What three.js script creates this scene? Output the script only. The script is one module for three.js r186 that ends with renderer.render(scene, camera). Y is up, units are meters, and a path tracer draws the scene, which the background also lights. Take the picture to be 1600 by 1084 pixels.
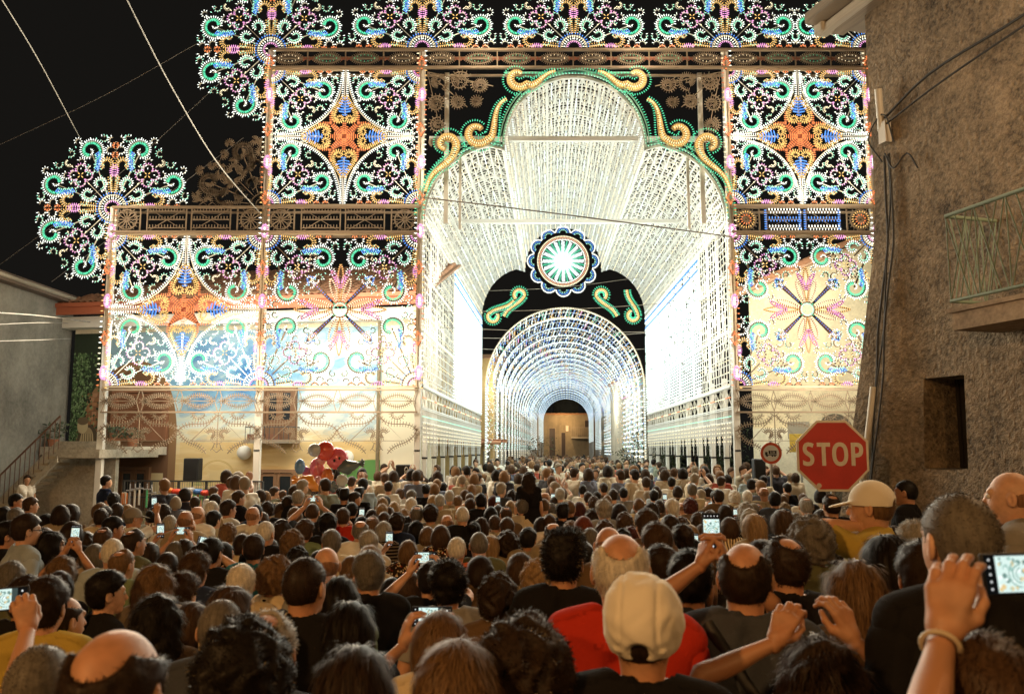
import * as THREE from 'three';
import { MarchingCubes } from 'three/addons/objects/MarchingCubes.js';
import { RoundedBoxGeometry } from 'three/addons/geometries/RoundedBoxGeometry.js';
import { mergeGeometries, mergeVertices } from 'three/addons/utils/BufferGeometryUtils.js';
import { RectAreaLightUniformsLib } from 'three/addons/lights/RectAreaLightUniformsLib.js';
import { FontLoader } from 'three/addons/loaders/FontLoader.js';
import { TextGeometry } from 'three/addons/geometries/TextGeometry.js';

// ---------- camera, sky, exposure ----------
const scene = new THREE.Scene();
const EYE = 2.2, FOCAL = 1320, TILT = 7 * Math.PI / 180;
const camera = new THREE.PerspectiveCamera(2 * Math.atan(542 / FOCAL) * 180 / Math.PI, 1600 / 1084, 0.1, 400);
camera.position.set(0, EYE, 0);
camera.rotation.x = TILT;
camera.focus = 16; camera.userData.fStop = 4.5;
const renderer = new THREE.WebGLRenderer({ antialias: true });
renderer.toneMapping = THREE.LinearToneMapping;
renderer.toneMappingExposure = 1;
renderer.shadowMap.enabled = true;
RectAreaLightUniformsLib.init();

{ // night sky: near black, a little warmer and lighter towards the lit town
  const W = 64, H = 32, d = new Float32Array(W * H * 4);
  for (let r = 0; r < H; r++) for (let c = 0; c < W; c++) {
    const up = ((r + 0.5) / H - 0.5) * 2, k = 1 - 0.35 * Math.max(0, up);
    d.set([0.0085 * k, 0.0077 * k, 0.0066 * k, 1], (r * W + c) * 4);
  }
  const t = new THREE.DataTexture(d, W, H, THREE.RGBAFormat, THREE.FloatType);
  t.mapping = THREE.EquirectangularReflectionMapping; t.magFilter = THREE.LinearFilter; t.needsUpdate = true;
  scene.background = t; scene.environment = t;
}

// ---------- helpers ----------
let seed = 20240815;
const rnd = () => { seed = (seed + 0x6d2b79f5) | 0; let t = Math.imul(seed ^ (seed >>> 15), 1 | seed); t = (t + Math.imul(t ^ (t >>> 7), 61 | t)) ^ t; return ((t ^ (t >>> 14)) >>> 0) / 4294967296; };
const rr = (a, b) => a + (b - a) * rnd();
const V = (x, y, z) => new THREE.Vector3(x, y, z);
const clamp = (x, a, b) => Math.min(b, Math.max(a, x));
const lerp = (a, b, t) => a + (b - a) * t;
const smooth = (a, b, x) => { const t = clamp((x - a) / (b - a), 0, 1); return t * t * (3 - 2 * t); };
const cT = Math.cos(TILT), sT = Math.sin(TILT);
// the place in the world seen at a pixel of the 1600 x 1084 photograph, at a distance along the street
function at(px, py, depth) {
  const x = (px - 800) / FOCAL, y = (542 - py) / FOCAL, ry = y * cT + sT, rz = -cT + y * sT, k = depth / -rz;
  return V(x * k, EYE + ry * k, -depth);
}
const used = new Map();
function numbered(name) { const n = used.get(name) ?? 0; used.set(name, n + 1); return n ? name + '_' + String(n).padStart(3, '0') : name; }
function tag(o, label, category, group, kind) {
  if (label) o.userData.label = label;
  if (category) o.userData.category = category;
  if (group) o.userData.group = group;
  if (kind) o.userData.kind = kind;
  return o;
}
function thing(name, label, category, pos = [0, 0, 0], turn = 0, group) {
  const o = new THREE.Group(); o.name = numbered(name); scene.add(o); o.position.set(...pos); o.rotation.y = turn;
  return tag(o, label, category, group);
}
function mesh(name, geo, mat, parent, kind) {
  const list = [].concat(geo);
  const g = list.length > 1 ? join(list) : list[0];
  const m = new THREE.Mesh(g, mat); m.castShadow = m.receiveShadow = true;
  m.name = parent ? name : numbered(name);
  (parent ?? scene).add(m);
  if (kind) m.userData.kind = kind;
  return m;
}
function join(list) {
  list = list.map((g) => (g.index ? g : mergeVertices(g)));
  const all = (n) => list.every((g) => g.attributes[n]);
  for (const g of list) for (const n of Object.keys(g.attributes)) if (n !== 'position' && !all(n)) g.deleteAttribute(n);
  return mergeGeometries(list);
}
const box = (w, h, d, x = 0, y = 0, z = 0, ry = 0, rz = 0, rx = 0) => { const g = new THREE.BoxGeometry(w, h, d); if (rx) g.rotateX(rx); if (rz) g.rotateZ(rz); if (ry) g.rotateY(ry); return g.translate(x, y, z); };
const rbox = (w, h, d, r, x = 0, y = 0, z = 0) => new RoundedBoxGeometry(w, h, d, 2, r).translate(x, y, z);
const cyl = (r0, r1, h, x = 0, y = 0, z = 0, n = 12) => new THREE.CylinderGeometry(r1, r0, h, n).translate(x, y, z);
// round bar between two points
function bar(a, b, r0, r1 = r0, n = 8) {
  const d = b.clone().sub(a), g = new THREE.CylinderGeometry(r1, r0, d.length(), n);
  g.applyQuaternion(new THREE.Quaternion().setFromUnitVectors(V(0, 1, 0), d.normalize()));
  return g.translate(...a.clone().add(b).multiplyScalar(0.5).toArray());
}
const tube = (pts, r, n = 6, seg) => new THREE.TubeGeometry(new THREE.CatmullRomCurve3(pts), seg ?? pts.length * 4, r, n);
// uv in metres by the face's main direction
function uvMetres(g, s = 1) {
  g = g.index ? g.toNonIndexed() : g; const p = g.attributes.position, n = g.attributes.normal, uv = new Float32Array(p.count * 2);
  for (let i = 0; i < p.count; i++) {
    const x = p.getX(i), y = p.getY(i), z = p.getZ(i), ax = Math.abs(n.getX(i)), ay = Math.abs(n.getY(i)), az = Math.abs(n.getZ(i));
    const [u, v] = ay > ax && ay > az ? [x, z] : ax > az ? [z, y] : [x, y]; uv[i * 2] = u * s; uv[i * 2 + 1] = v * s;
  }
  return g.setAttribute('uv', new THREE.BufferAttribute(uv, 2));
}
// tiling value noise
function noiseGrid(n, cells, s0) {
  let s = s0; const r = () => { s = (s * 1664525 + 1013904223) >>> 0; return s / 4294967296; };
  const g = Float32Array.from({ length: cells * cells }, r), out = new Float32Array(n * n);
  for (let y = 0; y < n; y++) for (let x = 0; x < n; x++) {
    const fx = x / n * cells, fy = y / n * cells, ix = Math.floor(fx), iy = Math.floor(fy), tx = fx - ix, ty = fy - iy, sx = tx * tx * (3 - 2 * tx), sy = ty * ty * (3 - 2 * ty);
    const a = (i, j) => g[((iy + j) % cells) * cells + ((ix + i) % cells)];
    out[y * n + x] = lerp(lerp(a(0, 0), a(1, 0), sx), lerp(a(0, 1), a(1, 1), sx), sy);
  }
  return out;
}
function fbm(n, cells, oct, s0, gain = 0.55) {
  const out = new Float32Array(n * n); let amp = 1, tot = 0;
  for (let o = 0; o < oct; o++, cells *= 2, amp *= gain) { const g = noiseGrid(n, Math.min(cells, n), s0 + o * 77); tot += amp; for (let i = 0; i < out.length; i++) out[i] += g[i] * amp; }
  for (let i = 0; i < out.length; i++) out[i] /= tot; return out;
}
function dataTex(n, f, srgb = false, repeat = 1) {
  const d = new Uint8Array(n * n * 4);
  for (let i = 0; i < n * n; i++) { const c = f(i % n, Math.floor(i / n), i); d.set([clamp(c[0], 0, 1) * 255, clamp(c[1], 0, 1) * 255, clamp(c[2], 0, 1) * 255, 255], i * 4); }
  const t = new THREE.DataTexture(d, n, n); t.wrapS = t.wrapT = THREE.RepeatWrapping; t.magFilter = THREE.LinearFilter;
  if (srgb) t.colorSpace = THREE.SRGBColorSpace; t.repeat.set(repeat, repeat); t.needsUpdate = true; return t;
}
const enc = (x) => Math.pow(clamp(x, 0, 1), 1 / 2.2);
function mottled(r, g, b, o = {}) { // plaster-like: patches, streaks and grain; bump from the same grain
  const n = o.n ?? 512, big = fbm(n, o.cells ?? 4, 5, o.seed ?? 3), fine = fbm(n, 64, 3, (o.seed ?? 3) + 900, 0.8), sx = fbm(n, 16, 3, (o.seed ?? 3) + 41);
  const amt = o.amt ?? 0.5, grain = o.grain ?? 0.5, rep = o.repeat ?? 0.25;
  const map = dataTex(n, (x, y, i) => {
    const streak = o.streak ? (sx[(Math.floor(y / 12) % n) * n + x] - 0.5) * o.streak : 0;
    const k = 1 + (big[i] - 0.5) * 2 * amt + (fine[i] - 0.5) * 2 * grain + streak; return [enc(r * k), enc(g * k), enc(b * k)];
  }, true, rep);
  const bump = dataTex(n, (x, y, i) => { const k = 0.6 * fine[i] + 0.4 * big[i]; return [k, k, k]; }, false, rep);
  return new THREE.MeshStandardMaterial({ map, bumpMap: bump, bumpScale: o.bump ?? 0.02, roughness: o.rough ?? 0.95 });
}
const plain = (r, g, b, rough = 0.7, extra = {}) => new THREE.MeshStandardMaterial({ color: new THREE.Color().setRGB(r, g, b), roughness: rough, ...extra });
const glow = (r, g, b, k = 1) => new THREE.MeshStandardMaterial({ color: new THREE.Color().setRGB(0.02, 0.02, 0.02), emissive: new THREE.Color().setRGB(r, g, b), emissiveIntensity: k, roughness: 0.6 });
const groundY = (d) => d < 2 ? 0.2 : d < 4 ? lerp(0.2, 0.05, smooth(2, 4, d)) : d < 8 ? lerp(0.05, -0.2, smooth(4, 8, d)) : d < 12 ? -0.2 : lerp(-0.2, 0, smooth(12, 20, d));

const M = {
  white: plain(0.78, 0.77, 0.72, 0.55), pole: plain(0.75, 0.73, 0.66, 0.5), wood: plain(0.42, 0.33, 0.22, 0.7), rod: plain(0.7, 0.66, 0.55, 0.6),
  black: plain(0.012, 0.012, 0.013, 0.6), iron: plain(0.05, 0.05, 0.05, 0.5), greenIron: plain(0.2, 0.27, 0.2, 0.6), steel: plain(0.45, 0.45, 0.44, 0.4, { metalness: 0.8 }),
  glass: plain(0.02, 0.025, 0.03, 0.08), wire: plain(0.35, 0.33, 0.3, 0.6), cable: plain(0.03, 0.03, 0.03, 0.7),
};
// ---------- ground ----------
{
  const g = new THREE.PlaneGeometry(240, 260, 60, 260).rotateX(-Math.PI / 2).translate(0, 0, -90), p = g.attributes.position, uv = g.attributes.uv;
  for (let i = 0; i < p.count; i++) { p.setY(i, groundY(-p.getZ(i))); uv.setXY(i, p.getX(i), p.getZ(i)); }
  g.computeVertexNormals();
  tag(mesh('street', g, mottled(0.09, 0.085, 0.078, { seed: 5, repeat: 0.33, bump: 0.01, amt: 0.3 })), 'grey paved street under the crowd', 'street', null, 'structure');
}
// ---------- rendered house on the right, seen along its wall ----------
const wallAt = (d) => 8.45 - 0.279 * d;                   // x of the wall at a distance
{
  const dF = 11.7, dN = 4.2, ux = 0.2687, uz = 0.9632;     // u: along the wall towards the camera
  const corner = V(wallAt(dF), -0.3, -dF);
  const t = thing('rendered_house', 'tall brown rough rendered house with sloping foot at the right edge', 'house', corner.toArray(), Math.atan2(ux, uz) - Math.PI / 2);
  // local x runs along the wall towards the camera, local z is out to the street
  const L = 8, Hh = 8.9, prof = [[0, 0.95], [0.6, 0.86], [1.5, 0.7], [3.05, 0.42], [4.65, 0.16], [5.4, 0.05], [6.1, 0], [Hh, 0]];
  const out = (y) => { for (let i = 1; i < prof.length; i++) if (y <= prof[i][0]) return lerp(prof[i - 1][1], prof[i][1], (y - prof[i - 1][0]) / (prof[i][0] - prof[i - 1][0])); return 0; };
  // window hole by pixel: far side u0, near side u1
  const u0 = 0.86, u1 = 1.48, y0 = 2.28, y1 = 3.42;
  const pos = [], xs = [0], ys = [];
  for (let x = 0.1; x < L; x += 0.115) xs.push(x); xs.push(u0, u1, L); xs.sort((a, b) => a - b);
  for (let y = 0; y < Hh; y += 0.12) ys.push(y); ys.push(y0, y1, Hh); ys.sort((a, b) => a - b);
  const lump = fbm(256, 6, 4, 91), li = (x, y) => lump[(Math.floor(Math.abs(y) * 23) % 256) * 256 + Math.floor(Math.abs(x) * 23) % 256] - 0.5;
  const foot = (x, y) => out(y) * (1 - 0.8 * smooth(0, 1.1, x));
  const P3 = (x, y) => [x - (x < 0.02 ? out(y) * 0.3 : out(y) * 0.3 * (1 - smooth(0, 1.2, x))), y, foot(x, y) + li(x, y) * 0.06];
  for (let i = 0; i + 1 < xs.length; i++) for (let j = 0; j + 1 < ys.length; j++) {
    const a = xs[i], b = xs[i + 1], c = ys[j], d = ys[j + 1], mx = (a + b) / 2, my = (c + d) / 2;
    if (mx > u0 && mx < u1 && my > y0 && my < y1) continue;
    if (b - a < 1e-6 || d - c < 1e-6) continue;
    const A = P3(a, c), B = P3(b, c), C = P3(b, d), D = P3(a, d);
    pos.push(...A, ...B, ...C, ...A, ...C, ...D);
  }
  const face = (q) => { for (const k of [0, 1, 2, 0, 2, 3]) pos.push(...q[k]); };
  const dep = 0.42;
  face([P3(u0, y0), P3(u0, y1), [u0, y1, -dep], [u0, y0, -dep]].map((v) => v)); face([P3(u1, y1), P3(u1, y0), [u1, y0, -dep], [u1, y1, -dep]]);
  face([P3(u0, y1), P3(u1, y1), [u1, y1, -dep], [u0, y1, -dep]]); face([P3(u1, y0), P3(u0, y0), [u0, y0, -dep], [u1, y0, -dep]]);
  // gable side at the far corner and the back
  for (let j = 0; j + 1 < ys.length; j++) { const c = ys[j], d = ys[j + 1], A = P3(0, c), D = P3(0, d); face([[A[0] + 0.3, c, -7], A, D, [D[0] + 0.3, d, -7]]); }
  face([[0, 0, -7], [0, Hh, -7], [L, Hh, -7], [L, 0, -7]]); face([[L, 0, 0], [L, 0, -7], [L, Hh, -7], [L, Hh, 0]]);
  const g = new THREE.BufferGeometry().setAttribute('position', new THREE.Float32BufferAttribute(pos, 3)); g.computeVertexNormals();
  const gg = uvMetres(g); gg.deleteAttribute('normal'); const uvk = mergeVertices(gg, 1e-4); uvk.computeVertexNormals();
  mesh('wall', uvk, mottled(0.235, 0.18, 0.118, { seed: 12, n: 1024, cells: 5, amt: 0.6, grain: 0.75, streak: 0.4, repeat: 0.36, bump: 0.045 }), t);
  const wnd = new THREE.Group(); wnd.name = 'window'; t.add(wnd);
  const dark = plain(0.025, 0.02, 0.016, 0.8), slats = [];
  for (let k = 0; k < 9; k++) slats.push(box(0.052, y1 - y0, 0.03, u0 + 0.04 + k * 0.08, (y0 + y1) / 2, -dep + 0.05));
  mesh('shutter', slats, dark, wnd); mesh('frame', [box(u1 - u0, 0.06, 0.05, (u0 + u1) / 2, y1 - 0.03, -dep + 0.03), box(u1 - u0, 0.06, 0.05, (u0 + u1) / 2, y0 + 0.03, -dep + 0.03), box(u1 - u0, y1 - y0, 0.02, (u0 + u1) / 2, (y0 + y1) / 2, -dep)], dark, wnd);
  // eave with a concrete gutter board
  const eave = mesh('roof', [box(L + 1, 0.16, 8, L / 2 - 0.1, Hh + 0.1, -3.4), box(L + 1, 0.1, 0.34, L / 2 - 0.1, Hh - 0.02, 0.1)], mottled(0.3, 0.25, 0.19, { seed: 22, amt: 0.4, grain: 0.3, bump: 0.01 }), t);
  mesh('gutter', [rbox(L + 1.1, 0.14, 0.16, 0.05, L / 2 - 0.12, Hh - 0.06, 0.3), rbox(0.22, 0.2, 0.24, 0.04, -0.55, Hh - 0.02, 0.3)], mottled(0.5, 0.46, 0.38, { seed: 23, amt: 0.25, grain: 0.2, bump: 0.005 }), eave);
  // cables and the conduit down the far corner
  const cab = [];
  const zw = (y) => out(y) * 0.8 + 0.05, xw = (y, x) => x - out(y) * 0.3 * (1 - smooth(0, 1.2, x));
  for (const [o, r] of [[0.34, 0.016], [0.39, 0.012], [0.45, 0.014]]) { const pts = []; for (let y = 1; y <= 7.2; y += 0.62) pts.push(V(xw(y, o) + 0.03 * Math.sin(y * 7 + o * 60), y, zw(y) + 0.03)); cab.push(tube(pts, r, 6)); }
  cab.push(tube([V(0.4, 7.1, 0.1), V(1.2, 7.35, 0.1), V(2.6, 7.42, 0.08), V(5, 7.6, 0.07)], 0.018), tube([V(0.4, 7.0, 0.1), V(1.3, 7.15, 0.1), V(2.7, 7.3, 0.08), V(5, 7.45, 0.07)], 0.014), tube([V(0.36, 6.6, 0.1), V(0.62, 6.3, 0.18), V(0.8, 6.45, 0.12), V(0.95, 6.2, 0.09)], 0.012), tube([V(0.3, 6.5, 0.1), V(0.12, 6.9, 0.16), V(0.42, 7.15, 0.14), V(0.55, 6.7, 0.1)], 0.011));
  mesh('cable', cab, M.cable, t);
  mesh('conduit', [bar(V(xw(0.4, 0.3), 0.4, zw(0.4) + 0.06), V(xw(3.3, 0.34), 3.35, zw(3.3) + 0.04), 0.045)], plain(0.5, 0.45, 0.36, 0.5), t);
  mesh('bracket', [bar(V(0.3, 6.95, 0.08), V(0.42, 7.5, 0.2), 0.05), box(0.14, 0.3, 0.1, 0.36, 6.9, 0.08)], plain(0.6, 0.57, 0.5, 0.5), t);
  // balcony: slab and slanting thin bars
  const bal = new THREE.Group(); bal.name = 'balcony'; t.add(bal);
  const b0 = 2.03, b1 = 6.2, bh = 4.1, bz = 0.72;
  mesh('slab', [uvMetres(box(b1 - b0, 0.2, bz, (b0 + b1) / 2, bh - 0.14, bz / 2)), uvMetres(box(b1 - b0 + 0.1, 0.05, bz + 0.06, (b0 + b1) / 2, bh - 0.012, bz / 2))], mottled(0.34, 0.25, 0.16, { seed: 31, amt: 0.35, grain: 0.4, bump: 0.01 }), bal);
  const rail = (y, r) => [bar(V(b0, y, bz), V(b1, y, bz), r), bar(V(b0, y, 0), V(b0, y, bz), r)];
  mesh('rail', [...rail(bh + 1.1, 0.024), ...rail(bh + 0.1, 0.02)], M.greenIron, bal);
  const rods = [];
  for (let k = 0; k < 11; k++) {
    const x = b0 + k * 0.42;
    for (const [a, b] of [[0, 0], [0, 0.3], [0.3, 0], [0.14, 0.4], [0.4, 0.14]]) rods.push([V(x + a, bh + 0.1, bz + (a > b ? 0.008 : -0.004)), V(Math.min(b1, x + b), bh + 1.1, bz + (a > b ? 0.008 : -0.004))]);
  }
  for (let k = 0; k < 3; k++) for (const [a, b] of [[0, 0], [0, 0.22], [0.22, 0]]) rods.push([V(b0 + (a > b ? 0.008 : -0.004), bh + 0.1, k * 0.22 + a), V(b0 + (a > b ? 0.008 : -0.004), bh + 1.1, k * 0.22 + b)]);
  for (const [a, b] of rods) mesh('baluster', bar(a, b, 0.008, 0.008, 5), M.greenIron, bal);
}
// ---------- dark house at the left edge ----------
{
  const t = thing('dark_house', 'unlit grey plaster house with eave at the left edge', 'house', [-14.0, -0.3, -26.6]);
  mesh('wall', uvMetres(box(6, 7.15, 16, -3, 3.575, 8)), mottled(0.25, 0.24, 0.2, { seed: 44, n: 512, amt: 0.55, grain: 0.25, streak: 0.3, repeat: 0.2, bump: 0.01 }), t);
  mesh('roof', [box(6.4, 0.12, 16.4, -2.9, 7.25, 8), box(0.3, 0.14, 16.4, 0.2, 7.12, 8)], plain(0.16, 0.12, 0.09, 0.9), t);
  mesh('gutter', bar(V(0.36, 7.18, 0), V(0.36, 7.18, 16.3), 0.06), plain(0.4, 0.36, 0.28, 0.6), t);
}
// ---------- mural house ----------
let houseFrame;
{
  const A = at(106, 700, 26.4), B = at(652, 700, 24.4), L = Math.hypot(B.x - A.x, B.z - A.z), turn = Math.atan2(-(B.z - A.z), B.x - A.x);
  const t = thing('mural_house', 'two storey house with a painted landscape mural and red tiled roof behind the light panels', 'house', [A.x, -0.4, A.z], turn);
  const Hh = 6.75;
  // the painting: ivy edge, stone arch with bricks, sky, cloud, hills and a gold ring
  const W = 2048, Hp = 1024, cv = document.createElement('canvas'); cv.width = W; cv.height = Hp; const c = cv.getContext('2d');
  const X = (px) => (px - 106) / 546 * W, Y = (py) => (py - 470) / (820 - 470) * Hp;
  let gr = c.createLinearGradient(0, Y(470), 0, Y(700)); gr.addColorStop(0, '#8fa9b5'); gr.addColorStop(0.45, '#7fb2cf'); gr.addColorStop(0.72, '#c9d3cc'); gr.addColorStop(0.9, '#dcc69a'); gr.addColorStop(1, '#d9bd84'); c.fillStyle = gr; c.fillRect(0, 0, W, Hp);
  const blob = (x, y, rx, ry, col, rot = 0) => { c.fillStyle = col; c.beginPath(); c.ellipse(X(x), Y(y), rx * W / 546, ry * Hp / 350, rot, 0, 7); c.fill(); };
  for (let k = 0; k < 260; k++) { const a = rr(0, 1); blob(rr(250, 640), rr(480, 660), rr(8, 40), rr(3, 9), ['rgba(236,238,232,.16)', 'rgba(70,120,170,.15)', 'rgba(240,226,190,.15)'][k % 3], rr(-0.6, 0.2)); }
  for (let k = 0; k < 60; k++) blob(rr(300, 430), rr(490, 600), rr(8, 30), rr(5, 18), 'rgba(40,98,160,.16)', -0.7);
  for (let k = 0; k < 80; k++) blob(rr(480, 650), rr(480, 640), rr(10, 30), rr(6, 18), 'rgba(243,240,228,.22)', -0.4);
  c.fillStyle = '#d9c08c'; c.fillRect(X(290), Y(660), W, Hp);
  for (let k = 0; k < 200; k++) blob(rr(280, 640), rr(640, 735), rr(6, 30), rr(2, 6), ['rgba(226,200,140,.25)', 'rgba(200,160,96,.2)', 'rgba(240,220,170,.2)'][k % 3]);
  const hill = (x0, y0, x1, y1, x2, y2, col) => { c.fillStyle = col; c.beginPath(); c.moveTo(X(x0), Y(y0)); c.quadraticCurveTo(X(x1), Y(y1), X(x2), Y(y2)); c.lineTo(X(x2), Hp); c.lineTo(X(x0), Hp); c.fill(); };
  hill(250, 760, 360, 715, 480, 752, '#6f9a58'); hill(470, 740, 560, 665, 640, 700, '#5d8f4c'); hill(500, 760, 570, 725, 640, 742, '#7aa85e'); hill(250, 775, 420, 748, 640, 770, '#4e8145');
  for (let k = 0; k < 300; k++) blob(rr(260, 640), rr(725, 815), rr(3, 14), rr(1, 3), ['rgba(60,110,50,.2)', 'rgba(150,180,90,.18)'][k % 2]);
  // ivy and arch
  c.fillStyle = '#23301f'; c.fillRect(0, 0, X(165), Hp); c.fillStyle = '#8a6a48'; c.beginPath(); c.moveTo(X(118), Hp); c.lineTo(X(118), Y(640)); c.quadraticCurveTo(X(140), Y(530), X(215), Y(520)); c.quadraticCurveTo(X(275), Y(525), X(284), Y(640)); c.lineTo(X(284), Hp); c.fill();
  c.fillStyle = '#6e4f36'; c.beginPath(); c.moveTo(X(127), Hp); c.lineTo(X(127), Y(640)); c.quadraticCurveTo(X(148), Y(545), X(215), Y(534)); c.quadraticCurveTo(X(262), Y(540), X(272), Y(640)); c.lineTo(X(272), Hp); c.fill();
  for (let r = 0; r < 17; r++) for (let q = 0; q < 5; q++) { c.fillStyle = ['#9a6f4b', '#8a5f3e', '#a3795a', '#7d5538'][(r * 7 + q * 3) % 4]; c.fillRect(X(124 + q * 9 + (r % 2) * 4), Y(575 + r * 8), 8 * 3.6, 6.6 * 2.9); }
  for (let k = 0; k < 1500; k++) { const x = rr(106, 132) + (rnd() < 0.2 ? rr(0, 25) : 0); c.fillStyle = ['#31492c', '#48633b', '#1c2a18', '#5d7a4c', '#7a9468'][k % 5]; c.beginPath(); c.ellipse(X(x), Y(rr(505, 720)), rr(4, 9), rr(3, 7), rr(0, 3), 0, 7); c.fill(); }
  // a plain seated stone figure stands in for the painted one
  for (const [x, y, rx, ry, col, rot] of [[138, 672, 20, 42, '#4d3f2e', 0], [136, 668, 13, 34, '#9c8a68', 0.05], [127, 676, 4, 30, '#a8966f', 0.12], [146, 678, 4.5, 28, '#8d7a58', -0.2], [140, 700, 13, 9, '#8d7a58', 0], [128, 632, 9, 13, '#b7a680', 0], [128, 623, 9.5, 7, '#6a5a42', 0]]) blob(x, y, rx, ry, col, rot); // a robed seated figure in plain stone colours
  for (let k = 0; k < 12; k++) { c.strokeStyle = k % 2 ? 'rgba(70,55,36,.7)' : 'rgba(200,186,150,.6)'; c.lineWidth = 4; c.beginPath(); c.moveTo(X(127 + k * 1.8), Y(645)); c.quadraticCurveTo(X(126 + k * 2.2), Y(675), X(124 + k * 2.5), Y(706)); c.stroke(); }
  c.strokeStyle = '#b08a4a'; c.lineWidth = 7; c.beginPath(); c.ellipse(X(351), Y(716), 26 * W / 546, 25 * Hp / 350, 0, 0, 7); c.stroke(); c.strokeStyle = '#e4cf96'; c.lineWidth = 3; c.stroke();
  c.fillStyle = '#e6ddc2'; c.fillRect(X(598), 0, W, Hp); c.fillStyle = '#b9b38f'; c.fillRect(X(592), 0, 18, Hp); c.fillStyle = '#c9b98f'; c.fillRect(X(110), Y(712), X(265) - X(110), Hp);
  const art = new THREE.CanvasTexture(cv); art.colorSpace = THREE.SRGBColorSpace;
  mesh('wall', uvMetres(box(L, Hh, 2, L / 2, Hh / 2, -1)), mottled(0.62, 0.55, 0.4, { seed: 51, amt: 0.15, grain: 0.15, bump: 0.008 }), t);
  const mg = new THREE.PlaneGeometry(L, Hh - 0.5).translate(L / 2, (Hh - 0.5) / 2, 0.006);
  mesh('mural', mg, new THREE.MeshStandardMaterial({ map: art, roughness: 0.9 }), t);
  mesh('cornice', [box(L + 0.6, 0.34, 0.5, L / 2, Hh - 0.2, 0.2)], plain(0.75, 0.72, 0.63, 0.8), t);
  // roof: sloping deck, red fascia, rows of curved tiles
  const roof = new THREE.Group(); roof.name = 'roof'; t.add(roof);
  const rise = 1.75, run = 4.2, ang = Math.atan2(rise, run), sl = Math.hypot(rise, run);
  const deck = new THREE.Shape([new THREE.Vector2(-0.8, 0), new THREE.Vector2(L + 0.4, 0), new THREE.Vector2(L + 0.4, sl), new THREE.Vector2(3.2, sl)]);
  mesh('deck', new THREE.ExtrudeGeometry(deck, { depth: 0.06, bevelEnabled: false }).rotateX(-Math.PI / 2 + ang).translate(0, Hh + 0.22, 0.75), plain(0.3, 0.17, 0.1, 0.9), roof);
  mesh('fascia', [box(L + 1.2, 0.3, 0.08, L / 2 - 0.2, Hh + 0.13, 0.8), box(L + 1.2, 0.12, 0.12, L / 2 - 0.2, Hh + 0.27, 0.86)], plain(0.42, 0.12, 0.055, 0.7), roof);
  const tg = new THREE.CylinderGeometry(0.085, 0.1, 0.42, 7, 1, true, 0, Math.PI).rotateY(-Math.PI / 2).rotateX(-Math.PI / 2 + ang);
  const spots = [];
  for (let j = 0; j < 11; j++) for (let i = 0; i < 62; i++) { const s = 0.2 + j * 0.4, x = -0.75 + i * 0.2; if (x < -0.8 + s / sl * 4 + 0.05 || x > L + 0.35) continue; spots.push([x, s]); }
  const tiles = new THREE.InstancedMesh(tg, plain(1, 1, 1, 0.85), spots.length); tiles.name = 'tile'; tiles.userData.kind = 'stuff';
  spots.forEach(([x, s], i) => { tiles.setMatrixAt(i, new THREE.Matrix4().makeTranslation(x + rr(-0.01, 0.01), Hh + 0.3 + s * Math.sin(ang) + rr(0, 0.012), 0.75 - s * Math.cos(ang))); const k = rr(0.7, 1.2); tiles.setColorAt(i, new THREE.Color().setRGB(0.4 * k, 0.2 * k, 0.11 * k)); });
  roof.add(tiles);
  // openings. px positions turned into metres along the facade
  const ux = (px) => (px - 106) / 546 * L, vy = (py) => at(0, py, 25.3).y + 0.4;
  const brown = plain(0.17, 0.085, 0.04, 0.6), lightBrown = plain(0.3, 0.17, 0.09, 0.6);
  function doorway(name, px0, px1, py0, py1, mat, panes, closed) {
    const d = new THREE.Group(); d.name = name; t.add(d);
    const x0 = ux(px0), x1 = ux(px1), y1 = vy(py0), y0 = vy(py1), w = x1 - x0, h = y1 - y0;
    mesh('frame', [box(0.1, h, 0.14, x0 + 0.05, y0 + h / 2, 0.06), box(0.1, h, 0.14, x1 - 0.05, y0 + h / 2, 0.06), box(w - 0.2, 0.1, 0.14, x0 + w / 2, y1 - 0.05, 0.06)], mat, d);
    for (let k = 0; k < panes; k++) {
      const lw = (w - 0.2) / panes, cx = x0 + 0.1 + lw * (k + 0.5), leaf = new THREE.Group();
      const lf = mesh('leaf', [box(0.09, h - 0.12, 0.06, cx - lw / 2 + 0.05, y0 + h / 2 - 0.06, 0.05), box(0.09, h - 0.12, 0.06, cx + lw / 2 - 0.05, y0 + h / 2 - 0.06, 0.05), box(lw - 0.2, 0.1, 0.06, cx, y0 + h * 0.36, 0.05), box(lw - 0.2, h * 0.33, 0.04, cx, y0 + h * 0.17, 0.05), box(lw - 0.2, 0.08, 0.06, cx, y1 - 0.16, 0.05)], mat, d);
      if (closed) { const sl = []; for (let q = 0; q < 14; q++) sl.push(box(lw - 0.2, h * 0.03, 0.03, cx, y0 + h * 0.4 + q * h * 0.038, 0.045, 0, 0, 0.5)); mesh('louvre', sl, mat, lf); }
      else mesh('pane', box(lw - 0.2, h * 0.56, 0.012, cx, y0 + h * 0.67, 0.04), M.glass, lf);
    }
    return d;
  }
  doorway('balcony_door', 178, 270, 606, 688, plain(0.23, 0.1, 0.05, 0.6), 2, true);
  doorway('balcony_door', 420, 472, 604, 690, brown, 2, false);
  doorway('street_door', 192, 246, 730, 800, brown, 2, false);
  doorway('street_door', 414, 476, 733, 800, lightBrown, 2, false);
  // landing and small balcony
  mesh('landing', [uvMetres(box(ux(268) - 0.05, 0.24, 1.3, ux(268) / 2 + 0.05, vy(704), 0.66))], mottled(0.5, 0.46, 0.37, { seed: 61, amt: 0.3, grain: 0.3, bump: 0.008 }), t);
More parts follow.
